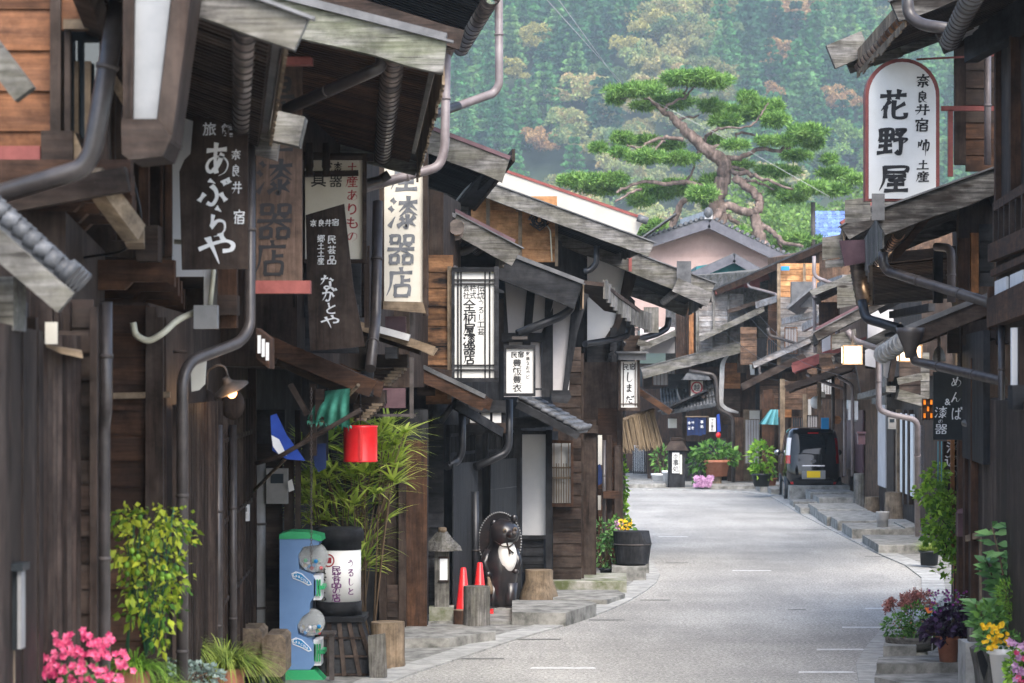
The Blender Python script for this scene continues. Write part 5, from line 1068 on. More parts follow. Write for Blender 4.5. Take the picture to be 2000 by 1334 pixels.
write(t, [('奈', 612, 436, 15), ('良', 627, 436, 15), ('井', 641, 435, 15), ('宿', 655, 434, 15)]+col('民芸品', 648, 468, 508, 18)+col('郷土土産', 627, 466, 510, 15), 22.0, 'white_paint', wt=12)
write(t, [('な', 639, 552, 34, 32), ('が', 642, 577, 32, 30), ('と', 646, 602, 28, 26), ('や', 645, 628, 40, 28)], 22.0, 'white_paint', wt=13)
t = sign('cream framed panel with black and red writing half hidden behind the flared plank sign', 655, 23.0, 505)
MB().pbox(596, 312, 708, 506, 23.1, .04).build('panel', 'cream_sign', t); mb = MB(); mb.pbox(708, 300, 716, 514, 23.05, .08).pbox(590, 506, 716, 514, 23.04, .08).pbox(590, 304, 708, 312, 23.05, .08).build('frame', 'dark_wood_x', t)
write(t, [('漆', 656, 328, 26, 24), ('器', 656, 354, 26, 24), ('具', 622, 352, 30, 28)], 23.1, 'ink'); write(t, col('土産ありもの', 688, 328, 462, 26, 24), 23.1, 'dark_red_ink')
t = sign('tall cream hanging sign with large grey characters in a dark wood frame', 790, 26.5, 605)
MB().pbox(750, 180, 826, 590, 26.5, .06).build('panel', 'cream_sign', t)
mb = MB(); mb.pbox(826, 178, 836, 616, 26.45, .14).pbox(741, 300, 750, 604, 26.45, .14).build('frame', 'dark_wood_z', t); MB().hexa([P(748, 604, 26.42), P(832, 612, 26.42), P(832, 612, 26.6), P(748, 604, 26.6), P(748, 588, 26.42), P(826, 590, 26.42), P(826, 590, 26.6), P(748, 588, 26.6)]).build('bottom_rail', 'tan_wood_x', t)
write(t, [('巨', 800, 225, 46, 60), ('屋', 792, 342, 58, 66), ('漆', 788, 415, 60, 66), ('器', 784, 487, 58, 62), ('店', 782, 552, 56, 62)], 26.5, 'grey_ink', wt=14)
t = sign('white lacquer shop lantern sign with black double line borders', 928, 31.4, 745, 'lantern_sign', 'lantern')
MB().pbox(887, 530, 966, 740, 31.45, .3).build('panel', 'white_sign', t)
mb = MB(); mb.pbox(882, 522, 974, 531, 31.4, .42).pbox(882, 738, 974, 746, 31.4, .42).pbox(882, 531, 888, 738, 31.4, .42).pbox(965, 520, 974, 738, 31.38, .44).build('frame', 'black_wood_x', t)
mb = MB()
for x in (893, 899, 946, 955): mb.pbox(x, 531, x+3, 738, 31.43, .02)
for y in (545, 553, 712, 721): mb.pbox(888, y, 965, y+3, 31.42, .02)
mb.build('border', 'ink', t)
write(t, col('伝統うるし工芸', 939, 563, 648, 15, 14)+col('株式', 924, 563, 577, 13)+col('会社', 911, 563, 577, 13), 31.45, 'ink'); write(t, [('全', 917, 596, 24), ('柄', 917, 620, 25), ('屋', 917, 643, 25), ('漆', 917, 663, 25), ('器', 917, 683, 25, 20), ('店', 917, 702, 24, 20)], 31.45, 'ink', wt=15)
mb = MB(); mb.bar(P(835, 578, 31.6), P(886, 578, 31.6), .05, .06).bar(P(838, 668, 31.6), P(886, 668, 31.6), .05, .06).build('bracket', 'black_wood_x', t)
t = sign('small square guest house lantern sign with black frame and neat black writing', 1015, 34.0, 775, 'lantern_sign', 'lantern')
MB().pbox(989, 681, 1042, 768, 34.0, .22).build('panel', 'white_sign', t); mb = MB(); mb.pbox(984, 674, 1046, 681, 33.96, .3).pbox(984, 768, 1046, 774, 33.96, .3).pbox(984, 681, 989, 768, 33.96, .3).pbox(1042, 681, 1046, 768, 33.96, .3).build('frame', 'black_wood_x', t)
write(t, col('民宿', 1004, 693, 693.1, 13)[:1]+[('宿', 1017, 692, 13)]+col('豊飯豊衣', 1010, 709, 758, 18, 16)+col('気楽なおやど', 1031, 691, 736, 8, 8), 34.0, 'ink', wt=14)
MB().bar(P(1000, 660, 34.1), P(1030, 660, 34.1), .04, .04).build('hanger', 'iron', t)
t = sign('narrow guest house lantern sign with a little roof at the end of the left row', 1228, 41.3, 800, 'lantern_sign', 'lantern')
MB().pbox(1213, 706, 1245, 796, 41.4, .3).build('panel', 'white_sign', t); mb = MB(); mb.pbox(1208, 702, 1213, 800, 41.36, .4).pbox(1245, 702, 1250, 800, 41.36, .4).pbox(1208, 796, 1250, 802, 41.35, .4).build('frame', 'dark_wood_z', t)
mb = MB(); mb.pbox(1204, 686, 1266, 690, 41.1, .7).pbox(1208, 690, 1262, 703, 41.2, .55).build('roof', 'roof_tin', t); write(t, [('民', 1222, 717, 13), ('宿', 1235, 716, 13), ('し', 1229, 737, 18, 22), ('ま', 1229, 758, 16, 18), ('だ', 1229, 781, 18, 18)], 41.4, 'ink', wt=14)
mb = MB(); mb.pbox(1217, 708, 1218.5, 794, 41.38, .01).pbox(1240, 708, 1241.5, 794, 41.38, .01).pbox(1213, 788, 1245, 789.5, 41.38, .01).build('border', 'brown_wood_z', t)
t = sign('small cream sign with a red ringed character under its own tiny roof', 1360, 79.5, 775)
MB().pbox(1349, 744, 1373, 774, 79.5, .3).build('panel', 'cream_sign', t); MB().pbox(1346, 742, 1349, 776, 79.45, .4).pbox(1373, 742, 1376, 776, 79.45, .4).build('frame', 'dark_wood_z', t)
A, B, C = P(1333, 742, 79), P(1388, 742, 79), P(1360, 724, 79.4); MB().hexa([A, B, B+Vector((0, .8, 0)), A+Vector((0, .8, 0)), P(1342, 728, 79), P(1382, 728, 79), P(1382, 728, 79.8), P(1342, 728, 79.8)]).build('roof', 'tile_grey', t)
mb = MB(); q = P(1361, 757, 79.44)
mb.tube([q+Vector((.16*math.cos(k*.2618), 0, .17*math.sin(k*.2618))) for k in range(25)], .022, 6); mb.build('ring', 'dark_red_ink', t); write(t, [('越', 1361, 757, 13)], 79.45, 'ink')
t = sign('standing restaurant sign lantern with a peaked shingle cap on the pavement', 1320, 75, 955, 'sign_lantern', 'lantern')
b0 = G(1320, 953); sc = 75/b0.y
MB().pbox(1306, 872, 1338, 953, b0.y, .45).build('body', 'black_wood_z', t); MB().pbox(1313, 884, 1327, 924, b0.y-.02, .04).build('panel', 'white_sign', t); MB().pbox(1328, 888, 1332, 926, b0.y-.02, .03).build('side_panel', 'cream_sign', t)
MB().hexa([P(1297, 880, b0.y-.1), P(1345, 880, b0.y-.1), P(1345, 880, b0.y+.6), P(1297, 880, b0.y+.6), P(1311, 858, b0.y+.1), P(1331, 858, b0.y+.1), P(1331, 858, b0.y+.4), P(1311, 858, b0.y+.4)]).build('cap', 'dark_wood_x', t); MB().pbox(1310, 855, 1332, 860, b0.y+.05, .35).build('finial', 'dark_wood_x', t)
write(t, [('食', 1320, 893, 12), ('事', 1320, 904, 12), ('処', 1320, 916, 12)], b0.y-.02, 'ink')
t = sign('tiny white vertical sign hanging beside the navy entrance curtain', 1391, 79, 843)
MB().pbox(1385, 816, 1398, 843, 78.8, .05).build('panel', 'white_sign', t); MB().pbox(1382, 814, 1385, 845, 78.78, .08).pbox(1398, 814, 1400, 845, 78.78, .08).build('frame', 'dark_wood_z', t); write(t, col('御食事処', 1391, 821, 839, 6, 6), 78.8, 'ink')
# big oval sign
t = sign('big white round topped sign with a red rim and bold black characters', 1762, 26.6, 395)
def arch(x0, x1, y0, y1, yb, n=18): return [(x1, yb)]+[((x0+x1)/2+(x1-x0)/2*math.cos(math.pi*k/n), y1-(y1-y0)*math.sin(math.pi*k/n)) for k in range(n+1)]+[(x0, yb)]
MB().ppoly(arch(1690, 1835, 114, 186, 392), 26.6, .16).build('rim', 'dull_red', t); MB().ppoly(arch(1697, 1828, 121, 189, 388), 26.585, .05).build('panel', 'white_sign', t)
write(t, [('花', 1745, 204, 62, 62), ('野', 1744, 276, 64, 60), ('屋', 1748, 348, 64, 58)], 26.585, 'ink', wt=15, off=.003)
write(t, [('奈', 1803, 158, 31, 28), ('良', 1801, 190, 24, 26), ('井', 1802, 214, 32, 24), ('宿', 1800, 244, 28, 28), ('御', 1803, 289, 28, 36), ('土', 1803, 322, 26, 22), ('産', 1803, 345, 28, 22)], 26.585, 'ink', wt=14, off=.003)
t = sign('black hanging board with white brush writing and an ampersand over the pot plants', 1854, 26.6, 860)
MB().pbox(1823, 726, 1884, 859, 26.6, .03).build('board', 'black_plastic', t); write(t, [('め', 1868, 746, 24), ('ん', 1867, 776, 22), ('ぱ', 1868, 808, 24, 28), ('&', 1851, 785, 17), ('漆', 1838, 805, 25, 24), ('の', 1837, 823, 11), ('器', 1838, 838, 25, 20)], 26.6, 'white_paint', wt=10)
for x in (1834, 1872):
    mb = MB(); mb.tube([P(x, 640, 26.61)+Vector((.018*math.cos(k*.9), .018*math.sin(k*.9), -k*.0022)) for k in range(200)], .004, 5, cap=False); mb.build('spring', 'iron', t)
t = sign('dark vertical board with flowing white cursive writing behind the climbing plant', 1858, 28.6, 1080)
MB().pbox(1842, 862, 1874, 1085, 28.6, .03).build('board', 'dark_wood_z', t); write(t, [('浮', 1860, 874, 24, 22), ('遊', 1858, 900, 26, 24), ('の', 1860, 926, 22, 26), ('し', 1862, 970, 26, 44), ('ん', 1862, 1010, 24, 40), ('る', 1860, 1050, 24, 40)], 28.6, 'white_paint', wt=9)
# ================================================================== THINGS ON AND BY THE STREET
def rv(s=1.0): return Vector((rnd.gauss(0, s), rnd.gauss(0, s), rnd.gauss(0, s)))
def cloud(mb, c, r, n, l, wd, up=.2, droop=.3, shell=.5, jl=.35):
    c = Vector(c)
    for _ in range(n):
        v = rv().normalized(); q = rnd.uniform(shell, 1)**.6; p = c+Vector((v.x*r[0], v.y*r[1], v.z*r[2]))*q
        d = (v+rv(.5)+Vector((0, 0, up))).normalized(); s = rnd.uniform(1-jl, 1+jl); mb.leaf(p, d, l*s, wd*s, None, droop)
def twigs(mb, base, c, r, n, rad=.008):
    for _ in range(n):
        v = rv().normalized(); e = Vector(c)+Vector((v.x*r[0], v.y*r[1], abs(v.z)*r[2]))*.85; m_ = Vector(base).lerp(e, .5)+rv(.03); mb.tube([base, m_, e], [rad, rad*.4], 5)
def pot(mb, c, r, h, rt=None, rim=.018): rt = rt or r*1.3; return mb.lathe([(r, 0), (rt*.97, h*.84), (rt+rim*.3, h*.84), (rt+rim, h*.87), (rt+rim, h), (rt-.01, h), (rt-.015, h*.9), (.01, h*.88)], c, 24)
def plant(name, base, label, potm, potr, poth, crowns, leafm, ll, lw, stem='stem', cat='plant', group=None, ntw=6, potrt=None, **k):
    t = thing(name, base, label, cat, group); base = Vector(base)
    if potm: pot(MB(), base, potr, poth, potrt).build('pot', potm, t)
    mb = MB(); tw = MB(); top = base+Vector((0, 0, poth*.9 if potm else 0))
    for (dx, dy, dz, rx, ry, rz, n) in crowns: cloud(mb, base+Vector((dx, dy, dz)), (rx, ry, rz), n, ll, lw, **k); twigs(tw, top, base+Vector((dx, dy, dz)), (rx, ry, rz), ntw)
    tw.build('stem', stem, t); mb.build('foliage', leafm, t); return t
def flowers(t, name, m, pts, r, petals=5):
    mb = MB()
    for p in pts:
        n = (Vector((rnd.uniform(-.5, .5), -1, rnd.uniform(.1, .9)))).normalized(); a0 = rnd.uniform(0, 6); u = n.orthogonal().normalized(); w2 = n.cross(u)
        for k in range(petals): a = a0+6.283*k/petals; mb.leaf(p, u*math.cos(a)+w2*math.sin(a)+n*.35, r*rnd.uniform(.85, 1.1), r*.8, n, 0)
    return mb.build(name, m, t)
# ---- lamp with enamel shade
b = P(452, 768, 19.6)
t = thing('wall_lamp', b, 'lit bulb under a dark tilted enamel shade on a gooseneck arm', 'lamp')
Rm = Matrix.Rotation(R(-24), 3, 'Y') @ Matrix.Rotation(R(14), 3, 'X')
sh = MB().lathe([(.145, .0), (.14, .012), (.06, .055), (.035, .075), (.03, .11), (.012, .11), (.055, .048), (.135, .004)], (0, 0, 0), 28); sh.v = [Rm @ v+P(452, 762, 19.6) for v in sh.v]; sh.build('shade', 'iron', t)
MB().ball(P(453, 767, 19.58), .038, .038, .044).build('bulb', 'lamp_glow', t); MB().tube([P(448, 745, 19.6), P(440, 716, 19.6), P(424, 712, 19.6), P(405, 725, 19.65), P(404, 760, 19.7)], .009, 8, .03).build('arm', 'iron', t)
# point light of the bulb itself
ld = bpy.data.lights.new('bulb_light', 'POINT'); ld.energy = 2.2; ld.color = (1, .55, .25); ld.shadow_soft_size = .05; lo = bpy.data.objects.new('bulb_light', ld); COL.objects.link(lo); lo.parent = t; lo.location = P(453, 776, 19.45)-b
# ---- meters, boxes
def meter(label, x0, y0, x1, y1, Y, m, face='glass', name='electric_meter'):
    t = thing(name, P((x0+x1)/2, y1, Y), label, 'meter'); MB().pbox(x0, y0, x1, y1, Y, .1).build('case', m, t); w, hh = x1-x0, y1-y0
    MB().pbox(x0+w*.2, y0+hh*.15, x1-w*.2, y0+hh*.42, Y-.01, .03).build('display', face, t); MB().pbox(x0+w*.15, y0+hh*.5, x1-w*.15, y0+hh*.85, Y-.006, .02).build('label_plate', 'paper' if m != 'grey_plastic' else 'grey_plastic', t); return t
t = meter('small white electric meter on the post under the lit lamp', 469, 986, 486, 1018, 25.0, 'white_plastic', 'grey_plastic'); MB().tube([P(476, 1018, 25.05), P(474, 1060, 25.05), P(471, 1140, 25.05), P(474, 1300, 25.05)], .008, 6).build('cable', 'wire', t)
meter('grey rounded electric meter with a dark window left of the palm', 520, 915, 562, 984, 26.5, 'grey_plastic'); meter('grey electric meter between the white doors on the right', 1735, 815, 1750, 838, 50, 'grey_plastic')
solo(MB().ppoly([(562, 940), (570, 936), (575, 957), (564, 961)], 26.4, .01), 'paper_tag', 'paper', 'white paper tag hanging beside the grey meter', 'tag')
t = thing('mailbox', P(20, 1272, 11.3), 'black blurred mailbox at the left edge', 'mailbox'); MB().pbox(-30, 1112, 34, 1270, 11.3, .12).build('box', 'black_plastic', t); MB().pbox(-34, 1102, 44, 1116, 11.26, .17).build('lid', 'black_plastic', t); MB().pbox(34, 1116, 41, 1268, 11.28, .1).build('edge', 'grey_plastic', t); MB().bar(P(22, 1270, 11.36), P(22, 1880, 11.36), .03, .03).build('post', 'tan_wood_z', t)
t = thing('mailbox', P(1882, 1050, 26.7), 'purple brown mailbox on the post behind the climbing plant', 'mailbox'); MB().pbox(1871, 1002, 1893, 1048, 26.6, .14).build('box', 'purple_tin', t); MB().hexa([P(1868, 1003, 26.56), P(1894, 1003, 26.56), P(1894, 1003, 26.76), P(1868, 1003, 26.76), P(1870, 995, 26.6), P(1892, 990, 26.6), P(1892, 990, 26.76), P(1870, 995, 26.76)]).build('lid', 'purple_tin', t)
t = thing('gas_gauge', P(1968, 975, 22), 'clear glass tube in a metal holder on the right board wall', 'gauge'); MB().pbox(1960, 890, 1975, 970, 22.5, .03).build('tube', 'silver_leaf', t); MB().pbox(1957, 884, 1978, 891, 22.45, .06).pbox(1957, 969, 1978, 976, 22.45, .06).build('holder', 'roof_tin', t)
solo(MB().ppoly([(1896, 838), (1925, 842), (1905, 860), (1892, 862)], 25.2, .01), 'paper_notice', 'paper', 'white folded notice clipped to the board wall right of the black hanging sign', 'notice')
t = thing('mailbox', P(1685, 870, 55), 'small purple mailbox on the house wall right of the car', 'mailbox'); MB().pbox(1676, 846, 1690, 868, 55, .2).build('box', 'purple_tin', t); MB().pbox(1674, 843, 1692, 847, 54.95, .28).build('lid', 'purple_tin', t)
# ---- awning, pole, chain, flags, red lantern
mb = MB(); A, B, C, D = P(632, 764, 22.6), P(684, 758, 22.2), P(684, 832, 22.1), P(600, 822, 22.5); n = 16
vs = []
for j in range(9):
    for i in range(n+1):
        u, v = i/n, j/8; p = A.lerp(B, u).lerp(D.lerp(C, u), v); p.y += .05*math.sin(u*22)*v-.12*math.sin(math.pi*v); p.z += .02*math.sin(u*17+2)*v**2; vs.append(p)
mb.add(vs, [(j*(n+1)+i, j*(n+1)+i+1, (j+1)*(n+1)+i+1, (j+1)*(n+1)+i) for j in range(8) for i in range(n)], True)
t = thing('awning', P(640, 830, 22.4), 'folded green cloth awning with a ragged edge on its slanting pole', 'awning'); mb.build('cloth', 'cloth_green', t)
mb = MB()
for k in range(40): u = k/39; p = D.lerp(C, u)+Vector((0, -.01, .01)); mb.leaf(p, (rnd.uniform(-.4, .4), -.2, -1), rnd.uniform(.03, .07), .02)
mb.build('fringe', 'cloth_green', t); MB().tube([P(492, 962, 26.2), P(700, 752, 22.0)], .016, 8).build('pole', 'tan_wood_x', t); MB().tube([P(500, 905, 22.2), P(545, 892, 22.1), P(705, 800, 21.9)], .02, 8).build('strut', 'dark_wood_x', t)
mb = MB(); a = P(608, 760, 21.7)
for k in range(64):
    c_ = a-Vector((0, 0, k*.024)); ax = Vector((1, 0, 0)) if k % 2 else Vector((0, 1, 0)); mb.tube([c_+ax*.009*math.cos(q*1.047)+Vector((0, 0, .016*math.sin(q*1.047))) for q in range(7)], .0032, 4, cap=False)
solo(mb, 'rain_chain', 'iron', 'long iron chain hanging in front of the palm beside the blue machine', 'chain')
t = thing('flag', P(560, 900, 22.3), 'furled blue banner with white print below the green awning', 'flag'); MB().ppoly([(528, 812), (540, 808), (560, 850), (588, 888), (596, 900), (560, 897), (532, 880), (530, 850)], 22.15, .02).build('cloth', 'cloth_blue', t); MB().ppoly([(530, 850), (545, 858), (560, 890), (545, 888), (533, 872)], 22.13, .01).build('print', 'white_paint', t)
solo(MB().ppoly([(612, 868), (636, 866), (637, 915), (622, 922), (614, 910)], 22.6, .02), 'cloth_banner', 'cloth_navy', 'dark navy cloth hanging beside the red cylinder lantern', 'banner')
c = P(704, 902, 24.6); t = thing('hanging_lantern', c, 'red cylinder hanging in front of the palm', 'lantern'); MB().lathe([(.155, 0), (.165, .0), (.168, .01), (.163, .02), (.163, .33), (.168, .345), (.155, .35), (.15, .345)], c, 32).build('body', 'red_paint', t)
MB().pbox(702, 838, 708, 898, 24.42, .03).build('seam', 'red_paint', t); MB().tube([P(704, 830, 24.6), P(704, 745, 24.6)], .006, 6).build('cord', 'wire', t); MB().tube([c+Vector((-.1, 0, .35)), c+Vector((0, 0, .42)), c+Vector((.1, 0, .35))], .006, 6).build('handle', 'iron', t)
# small dark hanging plates by the slatted eaves
for x0, y0, x1, y1, Y, lb in ((752, 618, 793, 650, 26.9, 'dark brown iron plate hanging behind the grey tin eave'), (726, 758, 792, 797, 26.2, 'dark brown iron plate with faint letters below the slatted eave')):
    t = thing('iron_plate', P((x0+x1)/2, y1, Y), lb, 'plate'); MB().pbox(x0, y0, x1, y1, Y, .02).build('plate', 'purple_tin', t); mb = MB(); mb.bar(P(x0-4, y1+14, Y+.05), P(x1+20, y1+14, Y+.05), .03, .03).bar(P(x1+12, y0-60, Y+.05), P(x1+12, y1+20, Y+.05), .04, .04).build('iron_frame', 'iron', t)
# ---- capsule machine
b = G(588, 1330); by = b.y; t = thing('capsule_machine', (b.x, by, 0), 'two tier blue capsule toy machine with round clear domes and a green base', 'vending machine')
def Q(x, y): return P(x, y, by)
MB().ppoly([(546, 1052), (622, 1052), (623, 1064), (592, 1068), (582, 1085), (584, 1112), (610, 1122), (618, 1136), (618, 1160), (606, 1176), (604, 1195), (590, 1205), (580, 1222), (582, 1240), (608, 1250), (616, 1262), (614, 1298), (606, 1308), (546, 1308)], by, .42).build('body', 'blue_paint', t)
MB().ppoly([(545, 1053), (546, 1043), (565, 1038), (600, 1039), (628, 1046), (630, 1056), (622, 1057), (610, 1052)], by-.01, .44).build('lid', 'green_paint', t); MB().ppoly([(546, 1309), (614, 1309), (640, 1334), (540, 1334)], by-.02, .46).build('base', 'green_paint', t)
for cx_, cy_, r in ((612, 1088, 31), (607, 1215, 29)):
    mb = MB()
    for k in range(4): rr = px(r-2*abs(k-1.5), by); mb.tube([P(cx_, cy_, by+.07+k*.09), P(cx_, cy_, by+.13+k*.09)], rr, 28)
    mb.build('dome', 'clear_plastic', t); mb = MB()
    for k in range(34): mb.ball(P(cx_+rnd.uniform(-18, 16), cy_+rnd.uniform(4, 22), by+rnd.uniform(.10, .4)), .022, n=8, m=6)
    for q, mm in enumerate(('red_paint', 'yellow_petal', 'white_plastic', 'green_paint', 'sticker_blue')):
        m2 = MB(); 
        for k in range(7): m2.ball(P(cx_+rnd.uniform(-20, 16), cy_+rnd.uniform(6, 22), by+rnd.uniform(.05, .4)), .022, n=8, m=6)
        struct(m2.build('capsule_pile', mm, t), 'stuff')
for y0, y1 in ((1124, 1172), (1250, 1300)):
    mb = MB(); mb.pbox(612, y0, 627, y1, by+.03, .36); mb.build('coin_panel', 'white_plastic', t); mb = MB()
    for k in range(3): mb.pbox(613+k*5, y0+8, 616+k*5, y1-8, by+.0, .05)
    mb.pbox(620, y0+20, 634, y0+27, by+.02, .3); mb.build('lever', 'green_paint', t)
for y in (1128, 1257):
    mb = MB().ppoly([(569, y-8), (578, y-12), (590, y-8), (606, y+8), (609, y+14), (602, y+16), (588, y+8), (572, y+2)], by-.006, .01); s_ = mb.build('sticker', 'white_paint', t)
    MB().ppoly([(571, y-7), (578, y-10), (589, y-6), (604, y+8), (606, y+13), (602, y+13), (588, y+6), (573, y)], by-.009, .01).build('sticker_face', 'sticker_blue', s_)
    write(s_, [('G', 576, y-5, 12), ('a', 584, y-1.5, 9), ('c', 589, y+2, 9), ('h', 595, y+5, 10), ('a', 600, y+9, 9)], by-.009, 'white_paint')
# ---- drum shaped sign on a boarded plinth
b = G(672, 1322); Y0 = b.y+.35; c = P(662, 1200, Y0); c.x = P(662, 0, Y0).x; t = thing('drum_sign', (c.x, Y0, 0), 'round drum shaped sign with dark bands and purple and black writing', 'sign')
z0, z1 = P(0, 1200, Y0).z, P(0, 1030, Y0).z; r = px(44, Y0); H_ = z1-z0
MB().lathe([(r*1.02, 0), (r*1.02, H_*.16), (r, H_*.16)], (c.x, Y0, z0), 32).build('lower_band', 'black_wood_x', t); MB().lathe([(r*.98, H_*.16), (r*.98, H_*.75)], (c.x, Y0, z0), 32).build('panel', 'white_sign', t)
MB().lathe([(r, H_*.75), (r*1.0, H_*.84), (r*1.12, H_*.85), (r*1.12, H_*.95), (r*1.02, H_), (r*.2, H_*1.01)], (c.x, Y0, z0), 32).build('upper_band', 'black_wood_x', t)
def drum_pos(ang, zc): return lambda u, v, e: Vector((c.x+(r*.985+e)*math.sin(ang+u/r), Y0-(r*.985+e)*math.cos(ang+u/r), zc+v))
for s_, ang, ya, yb, w_, m_ in (('うるしと', .62, 1098, 1152, .10, 'purple_ink'), ('民芸品の店', -.05, 1110, 1164, .105, 'purple_ink'), ('ながとや', -.72, 1112, 1168, .10, 'ink')):
    mb = MB()
    for k, ch in enumerate(s_): glyph(mb, ch, drum_pos(ang, P(0, ya+(yb-ya)*k/(len(s_)-1), Y0).z), w_, w_*.85, 14)
    mb.build('lettering', m_, t)
mb = MB(); zc = P(0, 1092, Y0).z; dp = drum_pos(-.42, zc); mb.add([dp(.07*math.cos(a*.35)*k, .07*math.sin(a*.35)*k, .002) for a in range(18) for k in (1, .78)], [(2*a, 2*a+1, (2*a+3) % 36, (2*a+2) % 36) for a in range(18)]); mb.add([dp(u*.035, v*.03, .002) for u, v in ((-1, -1), (1, -1), (1, 1), (-1, 1))], [(0, 1, 2, 3)]); mb.build('emblem', 'dark_red_ink', t)
A = [P(x, 0, Y0) for x in (628, 705)]; zb, zt = 0, z0; mb = MB()
mb.hexa([(P(618, 0, Y0).x, Y0-.42, .0), (P(738, 0, Y0).x, Y0-.42, .0), (P(738, 0, Y0).x, Y0+.4, .0), (P(618, 0, Y0).x, Y0+.4, .0), (A[0].x, Y0-.3, z0-.05), (A[1].x, Y0-.3, z0-.05), (A[1].x, Y0+.3, z0-.05), (A[0].x, Y0+.3, z0-.05)]); pl = mb.build('plinth', 'black_wood_x', t)
mb = MB(); mb.box(A[0].x-.05, Y0-.35, z0-.05, A[1].x+.06, Y0+.35, z0); mb.build('plinth_top', 'black_wood_x', pl); mb = MB()
for k in range(5):
    u = k/4; xb, xt = P(618+120*u, 0, Y0).x, A[0].x+(A[1].x-A[0].x)*u; mb.bar((xb, Y0-.435, .02), (xt, Y0-.315, z0-.06), .045, .02, (0, -1, 0))
for v in (.05, .35, .65): mb.box(P(620+10*v, 0, Y0).x, Y0-.44+.12*v, z0*v-.01, P(737-30*v, 0, Y0).x, Y0-.4+.12*v, z0*v+.012)
mb.build('batten', 'dark_wood_z', pl)
# ---- timber pieces
def log(name, label, x, y, rpx, hpx, m_top, m_side, taper=1.0, cat='log', n=22, group=None):
    b = G(x, y); r = px(rpx, b.y); hh = px(hpx, b.y); t = thing(name, b, label, cat, group); rn = [rnd.uniform(.93, 1.06) for _ in range(n)]; mb = MB(); vs = []
    for j, (q, z) in enumerate(((taper*1.05, 0), (taper*.92+.08, hh*.25), (1.0, hh*.7), (1.0, hh))):
        for k in range(n): a = 6.283*k/n; vs.append(b+Vector((math.cos(a)*r*q*rn[k], math.sin(a)*r*q*rn[k], z)))
    mb.add(vs, [(j*n+k, j*n+(k+1) % n, (j+1)*n+(k+1) % n, (j+1)*n+k) for j in range(3) for k in range(n)], True); mb.build('bark', m_side, t)
    MB().prism([b+Vector((math.cos(6.283*k/n)*r*rn[k]*.985, math.sin(6.283*k/n)*r*rn[k]*.985, hh-.01)) for k in range(n)], (0, 0, .018)).build('cut_face', m_top, t); return t
log('tree_stump', 'wide grey flared tree stump beside the raccoon dog statue', 1052, 1176, 27, 62, 'tan_wood_x', 'tan_wood_z', 1.35, 'stump')
log('log_section', 'grey upright log section in front of the red cones', 931, 1240, 26, 94, 'grey_wood_x', 'grey_wood_z'); log('log_section', 'tan upright log section beside the drum sign plinth', 757, 1304, 33, 88, 'tan_wood_x', 'tan_wood_z')
log('log_section', 'short dark log lying behind the grey log and cones', 900, 1222, 14, 30, 'tan_wood_x', 'brown_wood_z')
log('tree_stump', 'large brown cut stump on the right hand steps', 1752, 1018, 24, 56, 'tan_wood_x', 'tan_wood_z', 1.08, 'stump'); log('tree_stump', 'smaller rounded stump left of the large brown stump', 1703, 1001, 15, 30, 'tan_wood_x', 'tan_wood_z', 1.1, 'stump'); log('wooden_post', 'grey round post on the steps beside the parked car', 1678, 995, 11, 70, 'grey_wood_x', 'grey_wood_z', 1, 'post')
solo(MB().ppoly([(718, 1242), (752, 1238), (756, 1322), (722, 1326)], 26.3, .06), 'plank', 'grey_wood_z', 'grey plank leaning at the corner of the drum sign plinth', 'plank')
for k, (x0, x1) in enumerate(((790, 803), (804, 818))): solo(MB().pbox(x0, 1148, x1, 1224, 31.0, .06), 'upright_plank', 'grey_wood_z', ['left one of two grey upright boards by the brown door', 'right one of two grey upright boards by the brown door'][k], 'plank', 'grey boards by the brown door')
for k, (x0, x1, y0, Y) in enumerate(((440, 512, 1228, 24.6), (512, 558, 1240, 24.0))):
    t = thing('timber_block', (P((x0+x1)/2, 0, Y).x, Y, 0), ['long weathered beam block behind the grasses', 'cracked end of a weathered beam beside the blue machine'][k], 'timber'); q = px(8, Y); a, b_ = P(x0, 1322, Y), P(x1, y0, Y)
    MB().prism([(a.x+q, Y, a.z), (b_.x-q, Y, a.z), (b_.x, Y, a.z+q), (b_.x, Y, b_.z-q), (b_.x-q, Y, b_.z), (a.x+q, Y, b_.z), (a.x, Y, b_.z-q), (a.x, Y, a.z+q)], (0, .6, 0)).build('block', 'tan_wood_y', t); MB().pbox(x0+6, 1318, x1-6, 1420, Y+.1, .3).build('support', 'black_wood_x', t)
t = thing('iron_stand', G(640, 1328), 'thin rusty iron stand with a small flat top beside the blue machine', 'stand'); y_ = G(640, 1328).y-.2; MB().bar(P(648, 1238, y_), P(648, 1328, y_), .05, .03).build('post', 'iron', t); MB().pbox(628, 1234, 656, 1239, y_-.05, .15).build('top', 'iron', t)
# ---- small roofed wooden lantern
b = G(866, 1220); Y = b.y; t = thing('garden_lantern', b, 'weathered wooden lantern post with a mossy hipped roof', 'lantern')
MB().pbox(838, 1186, 886, 1222, Y-.05, .3).build('base', 'mossy_concrete', t); MB().pbox(849, 1072, 877, 1187, Y, .19).build('post', 'grey_wood_z', t); MB().pbox(859, 1090, 874, 1134, Y-.012, .02).build('paper_window', 'white_paint', t); MB().pbox(856, 1087, 877, 1091, Y-.02, .03).pbox(856, 1133, 877, 1137, Y-.02, .03).build('window_frame', 'dark_wood_x', t)
cx_ = P(864, 0, Y+.1).x; n = 12; vs = []
for z, rr in ((P(0, 1076, Y).z, .215), (P(0, 1068, Y).z, .20), (P(0, 1052, Y).z, .12), (P(0, 1040, Y).z, .06)):
    for k in range(n): a = 6.283*k/n; q = rr*(1+.12*math.cos(4*a))*rnd.uniform(.93, 1.07); vs.append((cx_+q*math.cos(a), Y+.1+q*math.sin(a), z+rnd.uniform(-.008, .008)))
